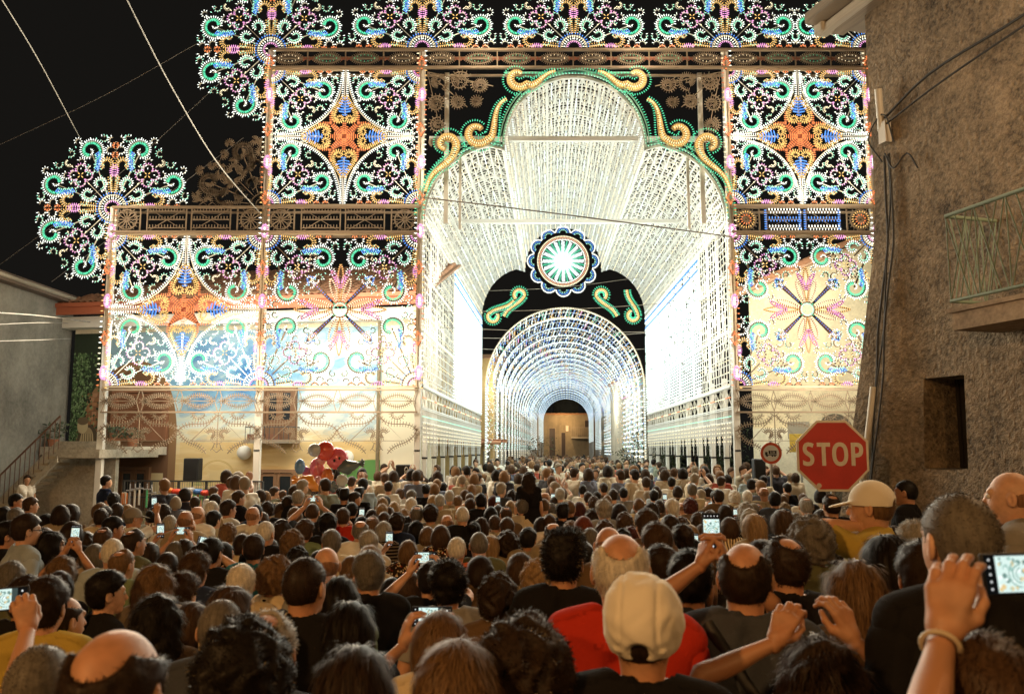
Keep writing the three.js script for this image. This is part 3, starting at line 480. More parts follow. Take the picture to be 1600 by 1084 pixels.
// beams of the frame
function beam(label, x0, x1, y0, y1, style) {
  const t = thing('lattice_beam', label, 'lattice beam', [x0, y0, FZ], 0, 'long lattice beams of the frame'), L = new Lum(), w = x1 - x0, h = y1 - y0;
  mesh('rail', [box(w, 0.06, 0.1, w / 2, 0.03, 0), box(w, 0.06, 0.1, w / 2, h - 0.03, 0), box(w, 0.05, 0.08, w / 2, 0.03, -0.5), box(w, 0.05, 0.08, w / 2, h - 0.03, -0.5)], RODS.bare, t);
  const n = Math.max(1, Math.round(w / 4)), cw = w / n;
  for (let c = 0; c < n; c++) {
    const o = c * cw, m = h / 2;
    if (style === 'lens') for (let k = 0; k < 4; k++) { const cx = o + (k + 0.5) * cw / 4; for (const e of [1, -1]) { const q = bez([cx - 0.36, m], [cx - 0.15, m + e * 0.19], [cx + 0.15, m + e * 0.19], [cx + 0.36, m]); L.rod(q, 0.022, 'bare'); L.along2(q); L.along(q, 0.12, e * -0.05, k % 3 ? 'green' : 'warm', 0.55); } L.rod([[cx - 0.3, m], [cx + 0.3, m]], 0.016, 'bare'); for (const e of [-1, 1]) for (const a of [-0.7, 0, 0.7]) { const bx = cx + e * 0.44; L.rod([[bx - 0.09 * Math.cos(a), m - 0.09 * Math.sin(a)], [bx + 0.09 * Math.cos(a), m + 0.09 * Math.sin(a)]], 0.016, 'red'); } L.rod([[o + (k + 1) * cw / 4 - 0.02, 0.06], [o + (k + 1) * cw / 4 - 0.02, h - 0.06]], 0.03, 'bare'); }
    else {
      const col = style === 'lit';
      for (const cx of [o + 0.4, o + cw - 0.4]) { for (let a = 0; a < 6; a++) L.rod([[cx - 0.26 * Math.cos(a * PI / 6), m - 0.26 * Math.sin(a * PI / 6)], [cx + 0.26 * Math.cos(a * PI / 6), m + 0.26 * Math.sin(a * PI / 6)]], 0.02, 'bare'); const q = arc(cx, m, 0.27, 0.27, 0, 2 * PI, 20); L.rod(q, 0.03, 'bare'); L.along2(q); if (col) { L.along(q, 0.09, 0.05, 'gold', 0.9); L.along(arc(cx, m, 0.13, 0.13, 0, 6.3, 10), 0.08, 0, 'orange'); } for (const e of [-0.36, 0.36]) L.rod([[cx + e, 0.05], [cx + e, h - 0.05]], 0.035, 'bare'); }
      for (const bx of [o + 0.98, o + cw / 2 + 0.1]) { const bw = cw / 2 - 1.08; for (const [a, b] of [[0, 1], [1, 0]]) L.rod([[bx + bw * a * 0.98, 0.07], [bx + bw * b * 0.98, h - 0.07]], 0.014, 'bare', -0.03); for (let r = 0; r < 3; r++) { const y = 0.14 + r * (h - 0.28) / 2; L.rod([[bx, y], [bx + bw, y]], 0.024, 'bare'); for (let x = bx + 0.04; x < bx + bw; x += 0.08) { L.rod([[x, y], [x, y + 0.09]], 0.016, 'bare'); if (col) { L.bulb(x, y + 0.04, PI / 2, r === 1 ? 'blue' : 'white', 1.15); L.bulb(x + 0.04, y - 0.04, PI / 2, r === 1 ? 'blue' : 'white', 1); } } } for (const x of [bx - 0.03, bx + bw + 0.03]) { L.rod([[x, 0.06], [x, h - 0.06]], 0.03, 'bare'); if (col) L.along([[x, 0.08], [x, h - 0.08]], 0.07, 0.03, 'blue', 1.2); } }
    }
  }
  L.build(t); return t;
}
beam('upper lattice beam of leaf shapes above the left tower panel', X1, X2, Y3, Y4, 'lens');
beam('upper lattice beam of leaf shapes spanning the arch opening', X2, X3, Y3, Y4, 'lens');
beam('upper lattice beam of leaf shapes meeting the rendered house', X3, X4, Y3, Y4, 'lens');
beam('middle unlit grid beam over the two lower left panels', X0, X2, Y1, Y2, 'grid');
beam('middle beam lit with blue and white rows at the right', X3, X4, Y1, Y2, 'lit');
// edges of gold, orange and white bulbs running along posts are part of posts
function post(label, px, x, y0, y1, lit) {
  const t = thing('post', label, 'post', [x, y0, FZ - 0.12], 0, 'white posts of the facade'); const h = y1 - y0;
  mesh('timber', rbox(0.17, h, 0.15, 0.015, 0, h / 2, 0), M.pole, t);
  const L = new Lum(), r0 = Math.max(0, Y0 - y0); L.z = 0.12;
  if (lit) { for (let y = r0; y < h; y += 0.14) { const k = Math.floor(y / 0.7) % 4; L.bulb(0.11, y, 0, ['orange', 'gold', 'white', 'warm'][k], 1.2); L.bulb(-0.11, y + 0.07, 0, ['gold', 'orange', 'warm', 'white'][k], 1.2); } for (let y = r0 + 0.4; y < h; y += 1.9) { const q = arc(0.02, y, 0.1, 0.19, 0, 2 * PI, 18); L.rod(q, 0.02, 'rod'); L.along(q, 0.055, 0.02, 'pink', 1.1); L.along([[0.02, y - 0.12], [0.02, y + 0.12]], 0.05, 0, 'white', 1.2); }
    for (let y = r0 + 1.3; y < h - 0.3; y += 1.9) { const q = [[0, y - 0.2], [0.12, y], [0, y + 0.2], [-0.12, y], [0, y - 0.2]]; L.rod(q, 0.018, 'red'); L.along(q, 0.06, 0.02, 'orange', 1.1); } }
  L.build(t); mesh('strap', box(0.15, 0.05, 0.15, 0, Math.min(2.2, h * 0.3), 0), M.black, t); return t;
}
post('white post at the left corner of the facade', 166, X0, 0, Y2, true);
post('white post under the tower between the two lower left panels', 408, X1, 0, Y4, true);
post('white post at the left side of the arch', 654, X2, 0, Y4, true);
post('white post at the right side of the arch', 1147, X3, 0, Y4, true);
post('white post close to the rendered house corner', 1368, X4, 0, Y4, true);
// lens frieze and hanging garlands below the lower panels
function frieze(label, x0, x1) {
  const y1 = Y0 - 0.03, h = 0.62, t = thing('hanging_frieze', label, 'hanging frieze', [x0, y1 - h, FZ], 0, 'bare hanging friezes under the panels'), L = new Lum(), w = x1 - x0, n = Math.round(w / 1.0);
  mesh('rail', [box(w, 0.045, 0.05, w / 2, 0.02, 0), box(w, 0.045, 0.05, w / 2, h - 0.02, 0)], RODS.bare, t);
  for (let k = 0; k < n; k++) { const cx = (k + 0.5) * w / n, m = h / 2; for (const e of [1, -1]) { const q = bez([cx - 0.38, m], [cx - 0.16, m + e * 0.2], [cx + 0.16, m + e * 0.2], [cx + 0.38, m]); L.rod(q, 0.022, 'bare'); L.along2(q); L.rod([[cx - 0.5, e > 0 ? h : 0], [cx - 0.4, m]], 0.016, 'bare'); L.rod([[cx + 0.5, e > 0 ? h : 0], [cx + 0.4, m]], 0.016, 'bare'); } L.rod([[cx - 0.45, m], [cx + 0.45, m]], 0.018, 'bare'); for (const a of [0.5, 1.57, 2.6]) L.rod([[cx - 0.46 - 0.1 * Math.cos(a), m - 0.1 * Math.sin(a)], [cx - 0.46 + 0.1 * Math.cos(a), m + 0.1 * Math.sin(a)]], 0.016, 'bare');
    const q = arc(cx, -0.02, 0.16, 0.14, PI, 2 * PI, 8); L.rod(q, 0.018, 'bare'); L.along2(q); }
  const g = Math.round(w / 1.95);
  for (let k = 0; k < g; k++) { const cx = (k + 0.5) * w / g, r = w / g / 2; L.rod([[cx, 0], [cx, -0.9]], 0.018, 'bare'); L.rod([[cx - r * 0.66, -0.72], [cx, -0.06], [cx + r * 0.66, -0.72], [cx - r * 0.66, -0.72]], 0.018, 'bare');
    for (const e of [1, -1]) { let q = bez([cx + e * 0.05, -0.05], [cx + e * 0.3, -0.5], [cx + e * r * 0.7, -0.1], [cx + e * r, -0.45], 14); L.rod(q, 0.022, 'bare'); L.along2(q); q = bez([cx + e * r, -0.45], [cx + e * r * 0.8, -0.9], [cx + e * 0.5, -0.7], [cx + e * 0.28, -1.05], 14); L.rod(q, 0.022, 'bare'); L.along2(q); q = spiral(cx + e * 0.16, -0.55, 0.13, 0.08, 1.6 - e * 1.2, 1.6 + e * 3.4, 14); L.rod(q, 0.018, 'bare'); L.along2(q); q = [[cx + e * 0.06, -0.78], [cx + e * 0.12, -0.92], [cx, -1.02]]; L.rod(q, 0.018, 'bare'); L.along2(q); } }
  L.build(t);
}
frieze('bare hanging frieze under the lower left star panel', X0, X1); frieze('bare hanging frieze under the lower left lily panel', X1, X2); frieze('bare hanging frieze under the lower right lily panel', X3, X4);
// spandrels: unlit lattices beside the arch head
function spandrel(label, x0, dir) {
  const t = thing('spandrel_lattice', label, 'lattice panel', [x0, Y2, FZ], 0), L = new Lum((x, y) => [dir * x, y]), h = Y3 - Y2; const yb = h - 2.3;
  mesh('tie_post', [box(0.12, h + 0.4, 0.1, dir * 0.62, h / 2 - 0.2, -0.3), box(0.07, 2.1, 0.07, dir * 1.0, 0.5, -0.35)], M.pole, t);
  for (const [cx, cy, r] of [[0.4, h - 0.4, 0.26], [1.0, h - 0.35, 0.28], [1.55, h - 0.45, 0.22], [0.35, h - 1.0, 0.24], [0.95, h - 0.95, 0.2], [0.4, h - 1.6, 0.22], [0.3, h - 2.1, 0.16], [1.45, h - 0.95, 0.14]]) { const q = spiral(cx, cy, r, r * 0.35, rr(0, 6), rr(10, 12), 26); L.rod(q, 0.024, 'bare'); L.along2(q); const f = Array.from({ length: 9 }, (_, k) => [cx + (k % 2 ? 0.09 : 0.035) * Math.cos(k * PI / 4), cy + (k % 2 ? 0.09 : 0.035) * Math.sin(k * PI / 4)]); L.rod(f, 0.018, 'bare'); }
  L.rod([[0.1, h - 0.1], [1.2, h - 1.1]], 0.018, 'bare'); L.rod([[0.1, h - 0.1], [0.6, yb]], 0.018, 'bare'); L.rod([[0.1, h - 0.1], [1.9, h - 0.5]], 0.018, 'bare');
  L.build(t);
}
spandrel('bare unlit lattice in the upper left of the arch opening', X2 + 0.05, 1); spandrel('bare unlit lattice in the upper right of the arch opening', X3 - 0.05, -1);
// ---------- the vaulted gallery behind the arch ----------
const AX0 = (X2 + X3) / 2, HW = (X3 - X2) / 2 - 0.06, G0 = 22.3, G1 = 40, AXK = (at(881, 560, G1).x - AX0) / (G1 - 22);
const axis = (d) => AX0 + AXK * (d - 22);
const yS = 8.35, yV = fy(226), yTop = fy(112);             // side lobes spring, valley, crown
function trefoil(n = 12) { // right half from the foot of the wall to the crown: [x, y]
  const p = [[HW, 3.9], [HW, 5.4], [HW, 6.9], [HW, yS]]; const vx = HW * 0.475;
  for (let k = 1; k <= n * 0.7; k++) { const a = k / (n * 0.7) * 1.45; p.push([vx + (HW - vx) * Math.cos(a), yS + (yV + 0.12 - yS) * Math.sin(a)]); }
  for (let k = 0; k <= n; k++) { const a = k / n * PI / 2; p.push([vx * Math.cos(a) + (k ? 0 : 0), yV - 0.02 + (yTop - yV) * Math.sin(a)]); }
  return p;
}
const prof = trefoil(); const profAll = [...prof.map(([x, y]) => [-x, y]), ...prof.slice(0, -1).reverse()];
const scaleAt = (d) => 1 - 0.04 * (d - 22) / 18, liftAt = (d) => 0.5 * (d - 22) / 18;
const VP = (i, d) => { const k = Math.floor(i), t = i - k, a = profAll[Math.min(k, profAll.length - 1)], b = profAll[Math.min(k + 1, profAll.length - 1)]; return V(axis(d) + lerp(a[0], b[0], t) * scaleAt(d), lerp(a[1], b[1], t) + liftAt(d) * smooth(6, 12, lerp(a[1], b[1], t)), -d); };
class Space { // bars and bulbs set freely in space, merged per material
  constructor() { this.m = {}; this.b = {}; }
  bar(a, b, w, mat = 'white') {
    const R = (this.m[mat] ??= { p: [], i: [] }), t = b.clone().sub(a).normalize(), u = Math.abs(t.y) > 0.9 ? V(1, 0, 0) : V(0, 1, 0), s = u.clone().cross(t).normalize().multiplyScalar(w / 2), q = t.clone().cross(s).normalize().multiplyScalar(w / 2), o = R.p.length / 3;
    for (const e of [a, b]) for (const [i, j] of [[1, 1], [-1, 1], [-1, -1], [1, -1]]) R.p.push(e.x + s.x * i + q.x * j, e.y + s.y * i + q.y * j, e.z + s.z * i + q.z * j);
    for (let e = 0; e < 4; e++) { const f = (e + 1) % 4; R.i.push(o + e, o + f, o + 4 + f, o + e, o + 4 + f, o + 4 + e); }
  }
  bulb(c, dir, col, s = 1) { (this.b[col] ??= []).push([c, dir, s]); }
  build(parent, prefix = '') {
    for (const k in this.m) { const R = this.m[k], g = new THREE.BufferGeometry().setAttribute('position', new THREE.Float32BufferAttribute(R.p, 3)); g.setIndex(R.i); const f = g.toNonIndexed(); f.computeVertexNormals(); mesh('lattice', f, RODS[k], parent, 'stuff'); }
    for (const k in this.b) {
      const list = this.b[k], p = new Float32Array(list.length * 18), ix = new Uint32Array(list.length * 24);
      list.forEach(([c, d, s], n) => { const u = Math.abs(d.y) > 0.9 ? V(1, 0, 0) : V(0, 1, 0), a = u.clone().cross(d).normalize(), b = d.clone().cross(a), l = 0.038 * s, q = 0.0155 * s; [[l, 0, 0], [-l, 0, 0], [0.2 * l, q, 0], [0.2 * l, -q, 0], [0.2 * l, 0, q], [0.2 * l, 0, -q]].forEach(([e, f, g], i) => { p[n * 18 + i * 3] = c.x + d.x * e + a.x * f + b.x * g; p[n * 18 + i * 3 + 1] = c.y + d.y * e + a.y * f + b.y * g; p[n * 18 + i * 3 + 2] = c.z + d.z * e + a.z * f + b.z * g; }); [0, 2, 4, 0, 4, 3, 0, 3, 5, 0, 5, 2, 1, 4, 2, 1, 3, 4, 1, 5, 3, 1, 2, 5].forEach((v, i) => { ix[n * 24 + i] = n * 6 + v; }); });
      const g = new THREE.BufferGeometry().setAttribute('position', new THREE.BufferAttribute(p, 3)); g.setIndex(new THREE.BufferAttribute(ix, 1)); mesh(k + '_bulb', g, BULB[k], parent, 'stuff');
    }
  }
}
const along3 = (S, a, b, pitch, off, col, s = 1) => { const l = a.distanceTo(b), n = Math.floor(l / pitch), d = b.clone().sub(a).normalize(); for (let k = 0; k < n; k++) S.bulb(a.clone().lerp(b, (k + 0.5) / n).add(off), off.lengthSq() ? off.clone().normalize() : d, col, s); };
{
  const t = thing('vaulted_gallery', 'white lattice gallery with three lobed vault behind the arch', 'light gallery', [axis(31), 0, -31]), o = V(-axis(31), 0, 31);
  const S = new Space(), bays = 13, nP = profAll.length - 1, dAt = (k) => lerp(G0, G1, k / bays), P = (i, d) => VP(i, d).add(o);
  const inward = (i, d) => { const a = VP(i - 0.4 < 0 ? 0 : i - 0.4, d), b = VP(Math.min(nP, i + 0.4), d), tt = b.sub(a).normalize(); return V(tt.y, -tt.x, 0); };
  for (let k = 0; k <= bays; k++) { const d = dAt(k); for (let i = 0; i < nP; i++) { if (i < 1 || i >= nP - 1) { if (k % 2) continue; } S.bar(P(i, d), P(i + 1, d), k % 2 ? 0.04 : 0.07); } }
  for (let i = 0; i <= nP; i++) S.bar(P(i, G0), P(i, G1), i % 3 ? 0.045 : 0.08);
  for (let k = 0; k < bays; k++) for (let i = 0; i < nP; i++) {
    const d0 = dAt(k), d1 = dAt(k + 1), wall = i < 3 || i >= nP - 3, dm = (d0 + d1) / 2, n = inward(i + 0.5, dm);
    const len = P(i, d0).distanceTo(P(i + 1, d0)); const rows = Math.max(2, Math.round(len / 0.45));
    if (!wall) {
      for (let r = 1; r < rows; r++) { const a = P(i + r / rows, d0 + 0.05), b = P(i + r / rows, d1 - 0.05); S.bar(a, b, 0.026); along3(S, a, b, 0.17, n.clone().multiplyScalar(0.035), rnd() < 0.35 ? 'cool' : 'warm', 0.85); }
      for (let r = 0; r < 2; r++) { const dd = d0 + (r + 0.5) * (d1 - d0) / 2, j = rr(-0.08, 0.08); S.bar(P(i + 0.04, dd + j), P(i + 0.96, dd - j), 0.034); }
      if ((i * 3 + k) % 4 !== 1) { S.bar(P(i + 0.05, d0 + 0.05), P(i + 0.95, d1 - 0.05), 0.034); S.bar(P(i + 0.95, d0 + 0.05), P(i + 0.05, d1 - 0.05), 0.034); } else for (const e of [0.25, 0.75]) S.bar(P(i + 0.5, d0 + 0.1), P(i + e, d1 - 0.1), 0.034);
      for (const e of [0.06, 0.94]) { const a = P(i + e, d0), b = P(i + e, d1); for (let q = 0; q < 6; q++) { const c = a.clone().lerp(b, (q + 0.5) / 6), tdir = P(i + 1, d0).sub(P(i, d0)).normalize().multiplyScalar(e < 0.5 ? 0.1 : -0.1); S.bar(c, c.clone().add(tdir), 0.03); } }
    } else {
      // walls: bright rows in the deep part, bare lattice near the front
      const bright = dm > (i < 3 ? 28.5 : 26.2), top = i === 2 || i === nP - 3, foot = 0;
      const q0 = 14; for (let r = 0; r < q0; r++) { const f = i + (r + 0.5) / q0, a = P(f, d0), b = P(f, d1); if (r % 2 === 0) S.bar(a, b, 0.02); if (bright) { const stripe = top && (i < 3 ? r > 9 : r < 5), blue = stripe && r % 3 === 1; { const pc = 5; for (let q = 0; q < pc; q++) { const h0 = Math.sin(r * 12.9 + i * 37 + k * 5.1 + q * 78.2) * 43758.5; if (h0 - Math.floor(h0) < (i < 3 ? 0.05 : 0.13) && !blue) continue; along3(S, a.clone().lerp(b, q / pc), a.clone().lerp(b, (q + 1) / pc), 0.085, n.clone().multiplyScalar(0.02), blue ? 'blue' : 'cool', blue ? 1.2 : 1.35); } } } else if (r % 3 === 1) along3(S, a, b, 0.3, n.clone().multiplyScalar(0.03), 'warm', 0.7); }
      for (let r = 0; r < 4; r++) { const dd = lerp(d0, d1, (r + 0.5) / 4), w = rr(0.1, 0.9); S.bar(P(i, dd), P(i + 1, dd), 0.022); if (!bright) S.bar(P(i + w, dd), P(i + w * 0.5, lerp(d0, d1, rnd())), 0.016); }
      if (!bright) for (let r = 0; r < 7; r++) { const c = P(i + rnd(), lerp(d0, d1, rnd())); S.bar(c, c.clone().add(V(0, rr(0.2, 0.5), rr(-0.2, 0.2))), 0.022); }
    }
  }
  // lower band: lattice friezes with hanging pendants along both sides
  for (const side of [-1, 1]) for (let k = 0; k < 26; k++) {
    const d0 = lerp(G0, G1, k / 26), d1 = lerp(G0, G1, (k + 1) / 26), x = (d) => axis(d) + side * HW * scaleAt(d) - axis(31), n = V(-side * 0.03, 0, 0);
    const Q = (d, y) => V(x(d), y, 31 - d);
    for (const y of [3.85, 3.35, 3.3, 2.95]) S.bar(Q(d0, y), Q(d1, y), 0.03);
    S.bar(Q(d0, 3.85), Q(d0, 2.9), 0.025); S.bar(Q(d0, 3.85), Q(d1, 3.35), 0.016, 'rod'); S.bar(Q(d1, 3.85), Q(d0, 3.35), 0.016, 'rod');
    for (let r = 0; r < 5; r++) { const d = lerp(d0, d1, (r + 0.5) / 5), ln = [0.35, 0.6, 0.9, 0.6, 0.35][r]; S.bar(Q(d, 2.95), Q(d + 0.03, 2.95 - ln), 0.022); S.bar(Q(d, 3.3), Q(d, 2.95), 0.016); for (let z = 0; z < ln; z += 0.12) { S.bar(Q(d - 0.05, 2.93 - z), Q(d + 0.05, 2.88 - z), 0.014); if (r % 2) S.bulb(Q(d, 2.92 - z).add(n), V(0, 1, 0), 'warm', 0.7); } }
    along3(S, Q(d0, 3.6), Q(d1, 3.6), 0.1, n, k % 3 ? 'warm' : 'orange', 0.8); along3(S, Q(d0, 3.1), Q(d1, 3.1), 0.1, n, 'mint', 0.7);
  }
  // tie beams across the vault and thin bracing
  for (const [d, y] of [[23.2, fy(192)], [27.5, 9.8]]) S.bar(V(axis(d) - HW - axis(31), y, 31 - d), V(axis(d) + HW - axis(31), y, 31 - d), 0.13);
  S.build(t);
}
// gallery posts
const NTH = ['nearest', 'second', 'third', 'fourth', 'fifth', 'sixth', 'seventh', 'farthest'];
for (const side of [-1, 1]) for (const d of [23.6, 25.4, 27.4, 29.6, 32, 34.6, 37.4, 39.9]) {
  const t = thing('gallery_post', `${NTH[[23.6, 25.4, 27.4, 29.6, 32, 34.6, 37.4, 39.9].indexOf(d)]} white post in the row on the ${side < 0 ? 'left' : 'right'} side of the gallery`, 'post', [axis(d) + side * (HW + 0.1) * scaleAt(d), 0, -d], 0, side < 0 ? 'posts of the left gallery side' : 'posts of the right gallery side');
  mesh('timber', rbox(0.13, 4.2, 0.13, 0.015, 0, 2.1, 0), M.pole, t); mesh('strap', box(0.15, 0.05, 0.15, 0, 2.0, 0), M.black, t);
}
// green outline of the arch with gold scrolls
{
  const t = thing('arch_outline', 'green outlined three lobed arch edge with gold scrolls', 'light arch', [AX0, 0, FZ]), L = new Lum();
  const q = prof.slice(3).map(([x, y]) => [x, y]); for (const e of [1, -1]) { const pts = q.map(([x, y]) => [x * e, y]); L.rod(pts, 0.05, 'green'); const off = pts.map(([x, y]) => [x * 1.035, y + 0.08]); L.rod(off, 0.03, 'green'); L.along(off, 0.085, e * -0.05, 'green', 1); L.along(pts, 0.1, e * 0.03, 'mint', 0.7); }
  L.rod([[-1.9, Y3 - 0.12], [1.9, Y3 - 0.12]], 0.05, 'green'); L.along([[-1.9, Y3 - 0.14], [1.9, Y3 - 0.14]], 0.1, 0, 'green', 1);
  L.build(t);
  const scroll = (label, p, c, r, a0, turn, e, side) => { // a comma of gold bulbs: tail then curl
    const s = thing('gold_scroll', label, 'light scroll', [AX0, 0, FZ + 0.02], 0), K = new Lum((x, y) => [x * side, y]);
    const curl = spiral(c[0], c[1], r, r * 0.45, a0, a0 + turn, 24), tail = bez(p[0], p[1], p[2], curl[0], 14), pts = [...tail, ...curl.slice(1)];
    const n = pts.length, wide = (k) => lerp(0.05, 0.2, Math.min(1, k / 14)) * (k > 24 ? lerp(1, 0.6, (k - 24) / (n - 24)) : 1);
    const edge = (o) => pts.map(([x, y], k) => { const a = pts[Math.max(0, k - 1)], b = pts[Math.min(n - 1, k + 1)], l = Math.hypot(b[0] - a[0], b[1] - a[1]) || 1; return [x - (b[1] - a[1]) / l * wide(k) * o, y + (b[0] - a[0]) / l * wide(k) * o]; });
    const A = edge(0.5), B = edge(-0.5); K.rod(A, 0.025, 'goldplate'); K.rod(B, 0.025, 'goldplate'); pts.forEach((_, k) => { if (k) K.rod([A[k], B[k]], 0.05, 'goldplate'); });
    K.along(A, 0.06, -0.035, 'gold', 1.1); K.along(B, 0.06, 0.035, 'gold', 1.1); K.along(pts, 0.07, 0, 'warm', 0.9); K.along(edge(1.1), 0.075, 0, 'green', 1); K.along(edge(-1.1), 0.075, 0, 'green', 1);
    K.build(s);
  };
  for (const side of [1, -1]) {
    const w = side > 0 ? 'right' : 'left', sx = (px) => side > 0 ? fx(px, 200) - AX0 : AX0 - fx(1804 - px, 200), y = fy;
    scroll('gold scroll at the top ' + w + ' of the arch', [[sx(935), y(112)], [sx(955), y(112)], [sx(965), y(140)]], [sx(994), y(122)], 0.3, 4.0 - 0.2, 4.6, 1, side);
    scroll('gold scroll at the ' + w + ' shoulder of the arch', [[sx(1012), y(155)], [sx(1040), y(165)], [sx(1025), y(215)]], [sx(1058), y(208)], 0.34, 3.7, 4.9, 1, side);
    scroll('gold scroll at the ' + w + ' flank of the arch', [[sx(1138), y(300)], [sx(1130), y(255)], [sx(1098), y(265)]], [sx(1106), y(226)], 0.27, 3.4, -4.6, 1, side);
  }
}
// rosette and scrolls hung in the far opening of the vault
{
  const c = at(880, 408, G1 - 0.3), t = thing('rosette', 'round rosette of green rays and white and blue rings at the gallery end', 'light rosette', [c.x, c.y - 1.75, c.z]), L = new Lum((x, y) => [x, y + 1.75]);
  for (let k = 0; k < 16; k++) { const a = k * PI / 8, u = Math.cos(a), v = Math.sin(a); L.rod([[0.15 * u, 0.15 * v], [1.0 * u, 1.0 * v]], 0.05, 'white'); L.along([[0.2 * u, 0.2 * v], [1.0 * u, 1.0 * v]], 0.075, 0.05, 'cool', 1.4); L.along([[0.3 * u, 0.3 * v], [1.0 * u, 1.0 * v]], 0.075, -0.05, 'cool', 1.4); const b = a + PI / 16; L.along([[0.45 * Math.cos(b), 0.45 * Math.sin(b)], [1.0 * Math.cos(b), 1.0 * Math.sin(b)]], 0.07, 0, 'green', 1.6); }
  for (const r of [0.05, 0.12, 0.19]) { const q = arc(0, 0, r, r, 0, 2 * PI, 16); L.rod(q, 0.03, 'white'); L.along(q, 0.06, 0, 'cool', 1.4); }
  for (const [r, col, p] of [[1.06, 'white', 0.08], [1.14, 'orange', 0.09], [1.22, 'warm', 0.08]]) { const q = arc(0, 0, r, r, 0, 2 * PI, 48); L.rod(q, 0.03, 'rod'); L.along(q, p, 0, col, 1.3); }
  for (let k = 0; k < 12; k++) { const a = k * PI / 6, q = arc(1.36 * Math.cos(a), 1.36 * Math.sin(a), 0.36, 0.36, a - 1.5, a + 1.5, 14); L.rod(q, 0.03, 'white'); L.along(q, 0.07, 0, 'white', 1.3); L.along(q, 0.1, 0.1, 'blue', 1.3); L.along(q, 0.12, 0.18, 'mint', 0.9); }
  L.build(t);
  for (const [px, py, fl, tilt, label] of [[778, 487, 1, 0.5, 'lower left gold scroll outlined green beside the rosette'], [806, 470, 1, 0.2, 'upper left gold scroll outlined green beside the rosette'], [945, 470, -1, 0.2, 'upper right gold scroll outlined green beside the rosette'], [988, 482, -1, -0.2, 'lower right gold scroll outlined green beside the rosette']]) {
    const p = at(px, py, G1 - 0.3), s = thing('gold_scroll', label, 'light scroll', [p.x, p.y - 0.6, p.z]), dn = label.startsWith('lower'), K = new Lum((x, y) => [(x * Math.cos(tilt) + y * Math.sin(tilt)) * fl * (dn ? -1 : 1), (y * Math.cos(tilt) - x * Math.sin(tilt)) * (dn ? -1 : 1) + 0.6]);
    const q = [...bez([-0.4, -0.85], [-0.3, -0.3], [0.2, -0.2], [0.36, 0.3], 12), ...arc(0.1, 0.32, 0.27, 0.27, 0, 4.2, 16)]; K.rod(q, 0.1, 'goldplate'); K.along(q, 0.08, 0, 'gold', 1.6); for (const e of [0.13, -0.13]) K.along(q, 0.08, e, 'green', 1.7); K.along(q, 0.09, 0.06, 'warm', 1.2); K.build(s);
  }
}
